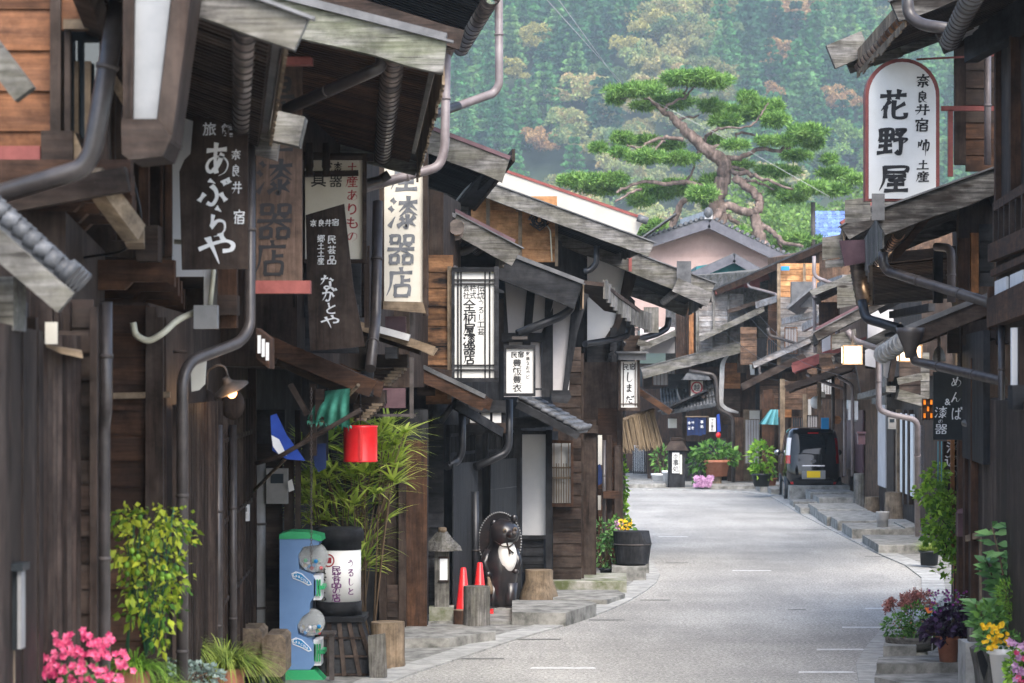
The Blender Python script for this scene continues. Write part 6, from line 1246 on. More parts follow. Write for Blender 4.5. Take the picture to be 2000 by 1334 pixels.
MB().add(vs, [(j*n+k, j*n+(k+1) % n, (j+1)*n+(k+1) % n, (j+1)*n+k) for j in range(3) for k in range(n)]+[tuple(range(n-1, -1, -1))]).build('roof', 'grey_wood_y', t); MB().lathe([(.04, 0), (.055, .03), (.05, .07), (.02, .075)], (cx_, Y+.1, P(0, 1042, Y).z), 14).build('finial', 'tan_wood_y', t)
# ---- traffic cones
def cone(x, y, hpx, lb):
    b = G(x, y); hh = px(hpx, b.y); t = thing('traffic_cone', b, lb, 'cone', 'red traffic cones by the raccoon dog statue'); MB().lathe([(.125, .03), (.105, .06), (.036, hh*.985), (.022, hh), (.005, hh)], b, 24).build('body', 'red_paint', t); MB().box(b.x-.18, b.y-.18, 0.052, b.x+.18, b.y+.18, .085).build('base', 'red_paint', t)
cone(905, 1214, 106, 'left red traffic cone standing beside the small wooden lantern'); cone(937, 1204, 106, 'right red traffic cone half hidden by the grey log section')
# ---- raccoon dog statue
b = G(983, 1198); Y = b.y; t = thing('raccoon_dog_statue', b, 'dark ceramic raccoon dog statue with white belly and round hat', 'statue')
u = px(1, Y)
def loft(rings, n=24):
    mb = MB(); vs = []
    for (x, y, rx, ry, dy) in rings:
        o = P(x, y, Y); vs += [Vector((o.x+rx*u*math.cos(6.283*k/n), Y+.18+dy*u+ry*u*math.sin(6.283*k/n), o.z)) for k in range(n)]
    m_ = len(rings); mb.add(vs, [(j*n+k, j*n+(k+1) % n, (j+1)*n+(k+1) % n, (j+1)*n+k) for j in range(m_-1) for k in range(n)], True); mb.f += [tuple(range(n-1, -1, -1)), tuple(range((m_-1)*n, m_*n))]; mb.sm += [True, True]; return mb
m, nt, bb = mat('ceramic_dark', (.02, .012, .012), .28, 0, .6); g = noise(nt, 5, 5, .6, isl=False); nt.links.new(ramp(nt, g, [(.45, (.014, .013, .015)), (.60, (.032, .024, .024)), (.78, (.11, .065, .06))]), bb.inputs['Base Color']); plain('ceramic_white', (.62, .60, .55), (.80, .79, .75), 5, .35, mid=(.3, .55))
body = loft([(978, 1194, 24, 18, 0), (976, 1170, 28, 20, 0), (975, 1150, 31, 24, 0), (976, 1130, 34, 27, -2), (977, 1108, 35, 29, -3), (977, 1086, 32, 26, -2), (978, 1072, 26, 22, 0), (980, 1064, 24, 22, -2), (984, 1056, 28, 27, -6), (986, 1044, 30, 29, -8), (985, 1030, 27, 26, -6), (983, 1020, 18, 18, -2), (982, 1015, 6, 6, 0)]).build('body', 'ceramic_dark', t)
def at_(x, y, d): q = P(x, y, Y); q.y += .18+d*u; return q
MB().ball(at_(990, 1088, -18), 20*u, 16*u, 34*u, 18, 14).build('belly', 'ceramic_white', t); MB().ball(at_(999, 1044, -34), 11*u, 12*u, 9*u).build('muzzle', 'ceramic_dark', t); MB().ball(at_(1004, 1040, -45), 5*u, 4*u, 4*u).build('nose', 'iron', t)
for x, y, d in ((986, 1036, -36), (1006, 1034, -30)): e = MB().ball(at_(x, y, d), 4*u, 3*u, 4.5*u).build('eye', 'tan_wood_z', t); MB().ball(at_(x+.6, y, d-2.6), 2*u, 1.2*u, 2.4*u).build('pupil', 'ink', e)
for x, y in ((964, 1024), (1004, 1014)): MB().ball(at_(x, y, -4), 7*u, 4*u, 8*u).build('ear', 'ceramic_dark', t)
MB().tube([at_(956, 1078, -6), at_(946, 1100, -14), at_(952, 1120, -22)], [11*u, 9*u, 7*u], 12).ball(at_(953, 1122, -23), 8*u, 7*u, 7*u).build('arm', 'ceramic_dark', t); MB().tube([at_(1004, 1076, -4), at_(1012, 1096, -10), at_(1008, 1114, -20)], [9*u, 8*u, 6*u], 12).ball(at_(1007, 1116, -21), 7*u, 6*u, 6*u).build('arm', 'ceramic_dark', t)
for x in (962, 996): MB().tube([at_(x, 1140, -8), at_(x, 1170, -10), at_(x, 1188, -12)], [16*u, 13*u, 12*u], 12).ball(at_(x, 1192, -20), 14*u, 18*u, 8*u).build('leg', 'ceramic_dark', t)
MB().tube([at_(952, 1122, -26), at_(955, 1132, -26), at_(957, 1150, -26), at_(957, 1160, -26)], [2.5*u, 3*u, 7*u, 6*u], 12).build('flask', 'tan_wood_z', t)
hat = MB(); n = 28; rim = [Vector((at_(976, 1060, 0).x+42*u*math.cos(6.283*k/n), Y+.30-.04*math.cos(6.283*k/n), at_(976, 1060, 0).z+57*u*math.sin(6.283*k/n))) for k in range(n)]; tip = Vector((at_(976, 1060, 0).x-8*u, Y+.44, at_(976, 1060, 0).z)); hat.add(rim+[tip], [(k, (k+1) % n, n) for k in range(n)]+[tuple(range(n))], False); hb = hat.build('straw_hat', 'ceramic_dark', t)
mb = MB()
for k in range(64): a = 6.283*k/64; mb.ball((at_(976, 1060, 0).x+42*u*math.cos(a), Y+.295-.04*math.cos(a), at_(976, 1060, 0).z+57*u*math.sin(a)), 2.0*u, n=6, m=4)
mb.build('hat_braid', 'grey_plastic', hb); mb = MB(); mb.tube([at_(990, 1060, -30), at_(994, 1072, -35), at_(996, 1082, -36)], 1.6*u, 6).tube([at_(994, 1072, -35), at_(1003, 1080, -33)], 1.6*u, 6).tube([at_(964, 1056, -24), at_(980, 1066, -33), at_(994, 1068, -34), at_(1008, 1058, -26)], 1.4*u, 6); mb.build('hat_cord', 'dark_wood_x', t)
MB().box(b.x-.30, Y-.12, 0.04, b.x+.28, Y+.5, .075).build('plinth', 'concrete', t)
# ---- wooden tub and flowers at the end of the left row
b = G(1237, 1103, .26); t = thing('wooden_tub', b, 'broken black wooden tub on the kerbside steps', 'tub'); n = 26; vs = []
for z, rr in ((0, .25), (.25, .285), (.50, .30)):
    for k in range(n): a = 6.283*k/n; vs.append(b+Vector((rr*math.cos(a), .3+rr*math.sin(a), z-(.18 if (z > .4 and -1.0 < ((a+math.pi) % 6.283-math.pi) < .25) else 0)+(.0))))
MB().add(vs, [(j*n+k, j*n+(k+1) % n, (j+1)*n+(k+1) % n, (j+1)*n+k) for j in range(2) for k in range(n)]+[tuple(range(n-1, -1, -1)), tuple(range(2*n, 3*n))]).build('staves', 'black_wood_z', t); MB().tube([b+Vector((.29*math.cos(k*.2618), .3+.29*math.sin(k*.2618), .30)) for k in range(25)], .012, 6).build('hoop', 'iron', t)
t = plant('flower_pot', G(1212, 1098, .26), 'yellow and purple chrysanthemums beside the black tub', 'terracotta', .12, .22, [(0, 0, .55, .22, .15, .16, 90)], 'shrub_leaf', .09, .05, cat='flowers')
flowers(t, 'purple_bloom', 'mauve_petal', [P(rnd.uniform(1198, 1214), rnd.uniform(1018, 1040), 41.2) for _ in range(26)], .05, 7); flowers(t, 'yellow_bloom', 'yellow_petal', [P(rnd.uniform(1212, 1231), rnd.uniform(1016, 1036), 41.0) for _ in range(34)], .05, 7); 
t = plant('potted_shrub', G(1184, 1131), 'slender shrub in a small black pot on the step', 'black_plastic', .085, .17, [(0, 0, .42, .22, .15, .22, 150), (-.05, 0, .70, .2, .15, .22, 140), (.1, 0, .62, .2, .15, .12, 80)], 'glossy_leaf', .10, .04, potrt=.10)
plant('climbing_plant', (P(1214, 0, 43).x, 43.2, .26), 'green creeper hanging at the last corner of the left row', None, 0, 0, [(0, 0, 1.15, .1, .1, .45, 150), (.02, 0, .4, .1, .1, .4, 90)], 'fresh_leaf', .10, .07)
solo(MB().ppoly([(1168, 908), (1172, 906), (1184, 940), (1168, 948)], 41.2, .02), 'hanging_cloth', 'cloth_navy', 'grey blue cloth corner with a white mark hanging by the last left doorway', 'cloth')
# ---- palm behind the drum sign
b = Vector((P(690, 0, 28.0).x, 28.0, 0)); t = thing('lady_palm', b, 'tall sunlit lady palm with fan leaves behind the drum sign', 'palm'); st = MB(); lf = MB()
heads = [(640, 870), (655, 905), (630, 935), (680, 880), (700, 900), (720, 860), (745, 850), (770, 830), (790, 870), (800, 900), (775, 905), (745, 930), (790, 940), (760, 965), (720, 950), (690, 960), (650, 975), (628, 985), (670, 1000), (740, 985), (700, 1010), (660, 935), (735, 905), (710, 830), (760, 860), (625, 960), (745, 1060), (760, 1010), (720, 1090), (735, 1110), (650, 1015), (640, 1000), (690, 845), (670, 915), (800, 855), (715, 985)]
heads += [(x+rnd.uniform(-24, 24), y+rnd.uniform(-22, 22)) for x, y in heads]+[(x+rnd.uniform(-24, 24), y+rnd.uniform(-22, 22)) for x, y in heads[::2]]
for hx, hy in heads:
    Yh = 28.0+rnd.uniform(-.6, .5); hd = P(hx-22, hy, Yh); base = b+Vector((rnd.uniform(-.22, .22), rnd.uniform(-.2, .2), 0)); mid = base.lerp(hd, .55)+Vector((0, 0, .15)); st.tube([base, mid, hd] if rnd.random() < .3 else [mid.lerp(hd, .4), hd], [.011, .004], 6)
    o = (hd-b); o.z = 0; o = o.normalized() if o.length > .05 else Vector((1, 0, 0)); ax = (o*.7+Vector((0, -.45, .55))+rv(.28)).normalized(); sd = ax.cross(Vector((0, 0, 1))).normalized(); up2 = sd.cross(ax)
    for k in range(11):
        a = (k-5)/5*1.55+rnd.uniform(-.06, .06); d = ax*math.cos(a)+sd*math.sin(a)+up2*.12; lf.blade(hd, d, rnd.uniform(.36, .56), rnd.uniform(.036, .052), rnd.uniform(.08, .42), 5)
st.build('stem', 'stem', t); lf.build('fronds', 'palm_leaf', t)
# ---- left front planting
t = thing('staked_vine', (P(290, 0, 15.2).x, 15.2, .35), 'tall yellow green balloon vine tied to stakes by the left drainpipe', 'plant'); mb = MB()
for (x, y, rx, ry, n) in ((250, 1010, 34, 22, 90), (300, 1030, 60, 40, 190), (340, 1030, 38, 40, 130), (255, 1085, 38, 38, 120), (305, 1090, 48, 40, 150), (345, 1130, 30, 45, 90), (265, 1150, 35, 30, 80), (300, 1160, 40, 40, 110), (270, 1200, 35, 35, 60), (325, 1200, 30, 45, 80), (310, 1245, 30, 30, 50), (375, 1050, 10, 30, 22), (235, 1090, 18, 20, 30)):
    cloud(mb, P(x, y, 15.2), (px(rx*1.15, 15.2), .2, px(ry*1.15, 15.2)), int(n*.85), .042, .028, up=-.25, droop=.5, shell=.05, jl=.6)
mb.build('foliage', 'vine_leaf', t); mb = MB()
for a, c_ in (((245, 1275), (278, 1000)), ((300, 1275), (340, 990)), ((250, 1275), (262, 1010)), ((312, 1250), (325, 1010))): mb.tube([P(*a, 15.25), P(*c_, 15.2)], .006, 6)
mb.build('stake', 'green_stem', t); mb = MB()
for k in range(16): p = P(rnd.uniform(235, 350), rnd.uniform(1010, 1150), 15.05); mb.ball(p, .016, .016, .019, 8, 6)
mb.build('seed_pod', 'fresh_leaf', t); mb = MB(); [twigs(mb, P(285, 1280, 15.2), P(295, 1080, 15.2), (.25, .1, .28), 16, .005)]; mb.build('stem', 'green_stem', t)
# soil bed that carries the left plants
solo(MB().box(P(40, 0, 12.4).x-.25, 11.8, 0, P(300, 0, 15.6).x, 15.6, .62), 'planter_bed', 'mossy_concrete', 'low planting bed along the left wall, mostly hidden by plants', 'planter')
t = plant('begonia', (P(160, 0, 12.8).x, 12.8, .85), 'clump of hot pink begonias at the bottom left', 'terracotta', .11, .25, [(0, 0, .60, .21, .15, .17, 200), (-.15, 0, .5, .1, .1, .1, 60)], 'glossy_leaf', .065, .052, cat='flowers'); fl = []
for _ in range(50):
    a = rnd.uniform(0, 6.28); q = rnd.random()**.5; c0 = (162+84*q*math.cos(a), 1300+50*q*math.sin(a)-8)
    for _ in range(rnd.randint(2, 4)): fl.append(P(c0[0]+rnd.gauss(0, 8), c0[1]+rnd.gauss(0, 7), 12.6+rnd.uniform(-.08, .1)))
flowers(t, 'bloom', 'pink_petal', fl, .023, 5)
def tuft(name, x, y, Y, label, n, l, m_='grass_blade', z=.5, sx=.2, up=1.0):
    c_ = Vector((P(x, 0, Y).x, Y, z)); t = thing(name, c_, label, 'grass'); mb = MB(); h0 = P(x, y, Y).z
    for _ in range(n):
        a = rnd.uniform(0, 6.28); q = rnd.random()**.5; o = Vector((math.cos(a)*q*sx, math.sin(a)*q*sx*.7, 0)); mb.blade(Vector((c_.x, Y, h0))+o*.4, o*3.6+Vector((0, 0, up*sx*2.2))+rv(.05), l*rnd.uniform(.6, 1.1), .011, rnd.uniform(.5, 1.1), 5)
    mb.build('blades', m_, t); MB().lathe([(sx*.5, 0), (sx*.6, h0-z)], c_, 16).build('pot', 'terracotta', t); return t
tuft('grass_tuft', 440, 1305, 20.0, 'arching yellow green grass clump beside the weathered beam', 620, .62, sx=.26); tuft('grass_tuft', 365, 1275, 19.4, 'smaller bright grass tuft behind the drainpipe', 330, .45, sx=.16); tuft('grass_tuft', 262, 1310, 15.4, 'dark green wispy grass clump below the balloon vine', 260, .36, 'fresh_leaf', sx=.16); tuft('grass_tuft', 320, 1345, 16.2, 'pale fine grass beside the silver leaved plant', 200, .3, sx=.13)
plant('silver_plant', (P(370, 0, 17.2).x, 17.2, .72), 'low silvery blue leaved plant in a terracotta pot at the bottom left', 'terracotta', .13, .25, [(0, 0, .36, .23, .14, .09, 420), (-.1, 0, .40, .15, .1, .08, 160)], 'silver_leaf', .035, .03)
plant('leafy_shrub', (P(255, 0, 14.4).x, 14.4, .6), 'mixed dark green leaves between the begonias and the grass', None, 0, 0, [(0, 0, .42, .2, .15, .12, 200), (.2, .2, .38, .15, .1, .1, 120), (-.45, -.9, .5, .12, .1, .08, 60)], 'shrub_leaf', .07, .03)
# ================================================================== OLD PINE
YP = 113.0
def C_(x, y, Y=YP): return P(900+.4*x, .4*y, Y)
t = thing('pine_tree', (C_(1250, 1250).x, YP, 0), 'old spreading pine with bare twisted limbs behind the pink gable', 'tree')
def limb(pts, r, dy=0.0, dy1=None):
    n = len(pts); dy1 = dy if dy1 is None else dy1; q = [C_(x, y, YP+dy+(dy1-dy)*i/(n-1)) for i, (x, y) in enumerate(pts)]
    out = spline3(q); rr = [px(.34*(r[0]+(r[-1]-r[0])*i/(len(out)-1)) if len(r) == 2 else .35*np.interp(i/(len(out)-1), np.linspace(0, 1, len(r)), r), YP) for i in range(len(out))]
    out = [p+rv(.03) for p in out]; return MB().tube(out, rr, 12)
def spline3(pts, n=5):
    q = [pts[0]]+list(pts)+[pts[-1]]; out = []
    for i in range(1, len(q)-2):
        a, b, c, d = q[i-1:i+3]
        for k in range(n):
            u = k/n; out.append(.5*((2*b)+(c-a)*u+(2*a-5*b+4*c-d)*u*u+(3*b-a-3*c+d)*u**3))
    return out+[pts[-1]]
p0 = C_(1290, 1400); tr = limb([(1285, 1900), (1280, 1400), (1268, 1130), (1250, 1000), (1262, 930), (1285, 860), (1280, 790), (1220, 745), (1150, 690), (1080, 620), (1030, 570), (985, 540), (920, 480)], [58, 55, 52, 44, 42, 40, 40, 36, 32, 26, 20, 14, 7]).build('trunk', 'bark', t)
for pts, r, d0, d1 in [
    ([(1085, 680), (1000, 672), (930, 690), (870, 722), (815, 705)], (13, 5), 0, -1.5), ([(990, 685), (940, 738)], (8, 4), -.8, -1.2), ([(1060, 597), (1090, 575), (1165, 570)], (10, 5), 0, 1),
    ([(1185, 690), (1220, 645), (1290, 625), (1410, 622)], (11, 5), 0, -1.4), ([(1160, 750), (1240, 715), (1320, 700), (1360, 650), (1440, 660)], (13, 6), 0, 1.5), ([(1300, 772), (1380, 765), (1450, 727), (1560, 735), (1640, 695)], (17, 8), 0, -1),
    ([(1310, 840), (1400, 850), (1500, 880), (1625, 925)], (16, 6), 0, -2), ([(1390, 880), (1450, 890), (1530, 925)], (10, 5), -.5, 1), ([(1340, 865), (1400, 915), (1450, 960), (1460, 1005), (1430, 1032), (1370, 1030), (1290, 1005), (1250, 1060), (1222, 1120)], (24, 24), -.5, -1.6),
    ([(1430, 1030), (1450, 1120), (1480, 1210), (1490, 1330)], (28, 38), -1, -1.5), ([(1460, 1090), (1530, 1140), (1580, 1185), (1670, 1200)], (18, 8), -1, -2.5), ([(1300, 1055), (1370, 1105), (1430, 1145)], (14, 10), 0, -1), ([(1015, 1150), (1060, 1030), (1110, 965), (1200, 960)], (24, 12), .5, 0), ([(1000, 1160), (940, 1140), (880, 1160)], (12, 6), .5, 0),
    ([(1270, 950), (1100, 890), (1000, 900), (900, 885), (800, 920), (760, 940)], (16, 6), 0, -2), ([(880, 920), (820, 945), (755, 985)], (9, 5), -1.6, -2), ([(1090, 895), (1130, 840), (1142, 790)], (9, 4), 0, -.5), ([(1320, 815), (1380, 830), (1425, 850)], (12, 6), 0, 1), ([(1100, 475), (1135, 430), (1160, 400)], (7, 4), 0, 0), ([(1090, 460), (1105, 430), (1115, 395)], (6, 4), 0, 0), ([(1530, 1140), (1560, 1200), (1560, 1240)], (9, 6), -1.5, -1), ([(985, 540), (1040, 500), (1100, 475)], (10, 6), 0, 0), ([(920, 480), (850, 470), (780, 480)], (8, 4), 0, -1), ([(1410, 622), (1470, 560), (1500, 500)], (7, 3), -1.4, -1)]:
    limb(pts, r, d0, d1).build('limb', 'bark', t)
pads = [(1150, 385, 165, 45), (1040, 390, 55, 40), (1250, 410, 70, 30), (850, 445, 130, 40), (760, 480, 45, 45), (930, 430, 50, 30), (1030, 500, 135, 45), (900, 520, 60, 25), (1225, 520, 60, 40), (1330, 560, 110, 60), (1290, 590, 70, 45), (1480, 540, 100, 75), (1400, 480, 50, 35), (1540, 590, 60, 45), (1690, 650, 100, 50), (1610, 690, 70, 25), (1720, 700, 60, 40), (1500, 690, 80, 20), (790, 680, 60, 40), (670, 725, 45, 25), (770, 745, 45, 22), (900, 690, 60, 30), (1020, 715, 60, 25), (900, 770, 80, 45), (1075, 775, 85, 40), (1240, 690, 40, 20), (1340, 710, 60, 25), (600, 885, 130, 42), (760, 880, 60, 40), (700, 930, 110, 28), (520, 885, 50, 25), (960, 935, 120, 60), (1080, 920, 100, 55), (1230, 890, 75, 45), (1180, 950, 90, 45), (880, 980, 60, 40), (1210, 990, 40, 40), (1370, 810, 60, 25), (1560, 840, 85, 32), (1480, 835, 40, 20), (1830, 850, 85, 38), (1920, 880, 45, 28), (1720, 920, 90, 35), (1830, 930, 70, 35), (1620, 960, 85, 40), (1560, 930, 50, 30), (1800, 780, 35, 25), (1640, 760, 70, 28), (950, 1110, 50, 40), (1350, 1140, 60, 30), (1640, 1170, 110, 30), (1560, 1210, 60, 20), (900, 1140, 45, 28), (1720, 1190, 50, 25)]
qs = []
for x, y, rx, ry in pads:
    n = int(rx*ry*.12)+40; v = rs.normal(size=(n, 3)); v /= np.linalg.norm(v, axis=1)[:, None]; k = rs.uniform(.25, 1, (n, 1))**.45
    lump = 1+.25*np.sin(v[:, :1]*7+x)+.2*np.sin(v[:, 1:2]*9+y); c0 = np.array(C_(x, y, YP+rnd.uniform(-1.8, 1.8))); e = np.array([px(rx*.36, YP), px(rx*.30, YP), px(ry*.25, YP)])
    c = c0+v*e*k*lump; c[:, 2] = np.maximum(c[:, 2], c0[2]-e[2]*.55+rs.uniform(-.1, .1, n))
    for _ in range(8):
        d = rs.normal(size=(n, 3))*.8+v*.5; d[:, 2] += .55; l = rs.uniform(.16, .34, (n, 1)); qs.append(tri_cloud(c, d, l, l*.16))
o = np_mesh('foliage', np.concatenate(qs)-np.array(t.location), 'pine_needle'); o.parent = t
mb = MB()
for a, b_ in (((150, -300, 60), (800, 420, 113)), ((800, 420, 113), (1340, 700, 112)), ((1340, 700, 112), (1800, 960, 110)), ((260, -300, 60), (780, 415, 113))): mb.tube([C_(*a), C_(*b_)], .012, 4)
solo(mb, 'guy_wire', 'roof_light', 'thin pale wire running across the crown of the old pine', 'wire')
# lower light green trees between the pine and the hill
for x, y, Y, q, lb in ((1530, 430, 210, brds[1], 'pale green tree in front of the hill between the pine trunks'), (1620, 400, 230, brds[3], 'pale green tree left of the dark utility pole'), (1330, 450, 200, brds[4], 'dull green tree low behind the grey tiled gable'), (1480, 380, 260, brds[5], 'hazy green tree behind the right pine trunk'), (1690, 350, 300, brds[2], 'hazy green tree behind the big oval sign'), (1240, 470, 190, brds[0], 'green tree top peeping over the cream verge')):
    p = P(x, y, Y); sc = 1.0; o = np_mesh('village_tree', rot(q, rnd.uniform(0, 6), .95)-np.array([0, 0, 9.0]), 'lime_crown' if y < 440 else 'cedar', p); tag(o, lb, 'tree'); MB().tube([p-Vector((0, 0, p.z-0)), p-Vector((0, 0, 4))], [.35, .2], 8).build('trunk', 'bark', o)
# ================================================================== CAR
cb = Vector((P(1589, 0, 66.8).x, 66.8, 0.03)); t = thing('parked_car', cb, 'black boxy compact car parked on the right with a yellow number plate', 'car'); yaw = Matrix.Rotation(R(-3), 3, 'Z')
m, nt, bb = mat('car_paint', (.004, .004, .005), .10, 0, .25); bb.inputs['Coat Weight'].default_value = .45
mat('car_glass', (.006, .009, .012), .05, 0, .4); mat('car_trim', (.015, .015, .016), .6); mat('chrome', (.35, .35, .36), .2, 1); mat('tail_red', (.38, .008, .012), .15, 0, .5); mat('tail_clear', (.75, .7, .7), .1); mat('plate_yellow', (.92, .62, .015), .5)
ZL = [(.30, .64, .10, 3.25), (.36, .70, .03, 3.32), (.55, .735, 0, 3.38), (.78, .735, .02, 3.38), (.95, .728, .06, 3.3), (1.08, .715, .085, 2.95), (1.3, .695, .13, 2.5), (1.5, .665, .19, 2.15), (1.62, .63, .26, 1.95), (1.70, .55, .40, 1.75), (1.73, .40, .6, 1.6)]
ZS = 1.08
def sup(z):
    for a, b_ in zip(ZL, ZL[1:]):
        if a[0] <= z <= b_[0]: k = (z-a[0])/(b_[0]-a[0]); return [a[i]+(b_[i]-a[i])*k for i in (1, 2, 3)]
    return ZL[-1][1:]
def ring(z, n=48):
    w, yr, yf = sup(z); L = (yf-yr)/2; yc = (yf+yr)/2; out = []
    for k in range(n):
        a = 6.283*k/n; c_, s_ = math.cos(a), math.sin(a); out.append(Vector((w*math.copysign(abs(c_)**.32, c_), yc+L*math.copysign(abs(s_)**.32, s_), z*ZS)))
    return out
def cw(v): return cb+yaw @ Vector(v)
zs = [.30, .34, .40, .55, .7, .85, .95, 1.02, 1.08, 1.2, 1.3, 1.42, 1.5, 1.57, 1.62, 1.66, 1.70, 1.72, 1.73]; n = 48; mb = MB(); vs = [cw(v) for z in zs for v in ring(z)]
mb.add(vs, [(j*n+k, j*n+(k+1) % n, (j+1)*n+(k+1) % n, (j+1)*n+k) for j in range(len(zs)-1) for k in range(n)], True); mb.f += [tuple(range(n-1, -1, -1)), tuple(range((len(zs)-1)*n, len(zs)*n))]; mb.sm += [False, True]; mb.build('body', 'car_paint', t)
def rear(u, z, off=.006):      # point on the tail, u = share of the half width
    w, yr, yf = sup(z); x = u*w; L = (yf-yr)/2; q = max(0.0, 1-abs(u)**(2/.64)*1.0); s_ = (1-abs(u)**6.25)**.16 if abs(u) < 1 else 0
    return cw((x, (yf+yr)/2-L*s_-off, z*ZS))
def rpatch(name, u0, u1, z0, z1, m, off=.006, nx_=10, nz=5, shift=0.0, parent=None):
    mb = MB(); vs = [rear(u0+(u1-u0)*i/nx_+shift*(j/nz), z0+(z1-z0)*j/nz, off) for j in range(nz+1) for i in range(nx_+1)]
    mb.add(vs, [(j*(nx_+1)+i, j*(nx_+1)+i+1, (j+1)*(nx_+1)+i+1, (j+1)*(nx_+1)+i) for j in range(nz) for i in range(nx_)], True); return mb.build(name, m, parent or t)
rpatch('rear_window', -.80, .80, 1.09, 1.55, 'car_glass'); rpatch('tailgate_seam', -.84, .84, .47, .476, 'car_trim', .008); rpatch('bumper', -.93, .93, .33, .46, 'car_trim', .012)
for s_ in (-1, 1):
    l = rpatch('tail_light', s_*.82, s_*.985, .86, 1.06, 'tail_red', .014, 6, 4); rpatch('tail_light', s_*.84, s_*.98, 1.06, 1.48, 'tail_clear' if s_ < 0 else 'tail_red', .014, 5, 5); rpatch('reflector', s_*.74, s_*.84, .36, .42, 'tail_red', .016, 3, 2)
rpatch('plate_recess', -.42, .42, .49, .70, 'grey_plastic', .012); pl = rpatch('number_plate', -.24, .24, .525, .685, 'plate_yellow', .022); rpatch('brake_light', -.22, .22, 1.585, 1.61, 'tail_red', .02, 6, 2); rpatch('trim_strip', -.40, .40, .80, .825, 'chrome', .014)
e = rear(0, .93, .02); mb = MB(); mb.tube([e+yaw @ Vector((.055*math.cos(k*.3927), 0, .05*math.sin(k*.3927))) for k in range(17)], .008, 6).bar(e+yaw @ Vector((-.075, 0, 0)), e+yaw @ Vector((.075, 0, 0)), .014, .018); mb.build('emblem', 'chrome', t)
MB().tube([rear(.12, 1.07, .03), rear(-.1, 1.10, .03), rear(-.55, 1.115, .025)], [.012, .007], 6).build('wiper', 'car_trim', t); MB().hexa([cw((x, y, z*ZS)) for z, y0, y1 in ((1.60, .24, .5), (1.68, .30, .6)) for x, y in ((-.52, y0), (.52, y0), (.52, y1), (-.52, y1))]).build('spoiler', 'car_paint', t)
for s_ in (-1, 1):
    mb = MB(); vs = [(s_*.655*1.0, .75, 1.12*ZS), (s_*.665, 2.35, 1.12*ZS), (s_*.625, 1.95, 1.50*ZS), (s_*.615, .85, 1.5*ZS)]; mb.prism([cw((v[0]+s_*.04, v[1], v[2])) for v in vs], yaw @ Vector((-s_*.03, 0, 0))); mb.build('side_window', 'car_glass', t)
    mb = MB().ball(cw((s_*.82, 2.25, 1.08*ZS)), .09, .05, .08); mb.build('wing_mirror', 'chrome' if s_ < 0 else 'car_paint', t); MB().bar(cw((s_*.7, 2.25, 1.08*ZS)), cw((s_*.8, 2.25, 1.08*ZS)), .04, .04).build('mirror_arm', 'car_trim', t)
    for yy in (.48, 2.85):
        q = MB().tube([cw((s_*.60, yy, .29)), cw((s_*.745, yy, .29))], .29, 24).build('wheel', 'black_plastic', t); MB().tube([cw((s_*.74, yy, .29)), cw((s_*.752, yy, .29))], .19, 20).build('rim', 'chrome', q)
# ================================================================== LIT LANTERNS, HANGING THINGS
def lantern(x0, y0, x1, y1, Y, lb, pw):
    t = thing('box_lantern', P((x0+x1)/2, y1, Y), lb, 'lantern'); MB().pbox(x0, y0, x1, y1, Y, px(x1-x0, Y)).build('shade', 'lantern_glow', t); mb = MB()
    for x in (x0-2, x1-1): mb.pbox(x, y0-3, x+3, y1+3, Y-.02, .05)
    for y in (y0-3, y1): mb.pbox(x0-2, y, x1+2, y+3, Y-.03, .05)
    mb.build('frame', 'tan_wood_x', t); MB().tube([P((x0+x1)/2, y0, Y+.2), P((x0+x1)/2, y0-30, Y+.2)], .02, 6).build('hanger', 'iron', t)
    ld = bpy.data.lights.new('lantern_light', 'POINT'); ld.energy = pw; ld.color = (1, .72, .45); ld.shadow_soft_size = .2; lo = bpy.data.objects.new('lantern_light', ld); COL.objects.link(lo); lo.parent = t; lo.location = P((x0+x1)/2, (y0+y1)/2+20, Y-.4)-Vector(t.location)
lantern(1648, 677, 1683, 709, 39, 'glowing square paper lantern hanging under the eaves left of the duct', 12); lantern(1758, 676, 1800, 704, 30, 'glowing wide lantern box half hidden by the grey corrugated duct', 8)
t = thing('stained_lantern', P(1812, 820, 30), 'small amber glass lantern left of the black hanging board', 'lantern'); MB().pbox(1803, 780, 1822, 819, 30, .12).build('glass', 'copper_metal', t); mb = MB()
for k in range(4): mb.pbox(1802+k*6.6, 778, 1803.2+k*6.6, 821, 29.98, .03)
for k in range(4): mb.pbox(1802, 779+k*13, 1823, 780.4+k*13, 29.97, .03)
mb.build('frame', 'dark_wood_z', t); m2 = MB(); [m2.pbox(1805+rnd.randrange(3)*6.6, 783+rnd.randrange(3)*13, 1808+rnd.randrange(3)*0+rnd.uniform(0, 2), 790, 29.985, .01) for _ in range(1)]
emit('amber', (.8, .22, .02), .25)
mb = MB(); [mb.pbox(1804+i*6.6, 781+j*13, 1808+i*6.6, 790+j*13, 29.99, .01) for i, j in ((0, 0), (1, 1), (2, 0), (0, 2), (2, 2))]; mb.build('amber_pane', 'amber', t)
t = thing('hanging_bell', P(1834, 700, 26.9), 'pale grey bell ornament hanging on a spring above the black board', 'ornament'); MB().lathe([(.07, 0), (.068, .05), (.05, .11), (.03, .14), (.012, .16)], P(1834, 706, 26.9), 16).build('bell', 'concrete', t); MB().tube([P(1834, 640, 26.9), P(1834, 672, 26.9)], .008, 6).build('hanger', 'iron', t)
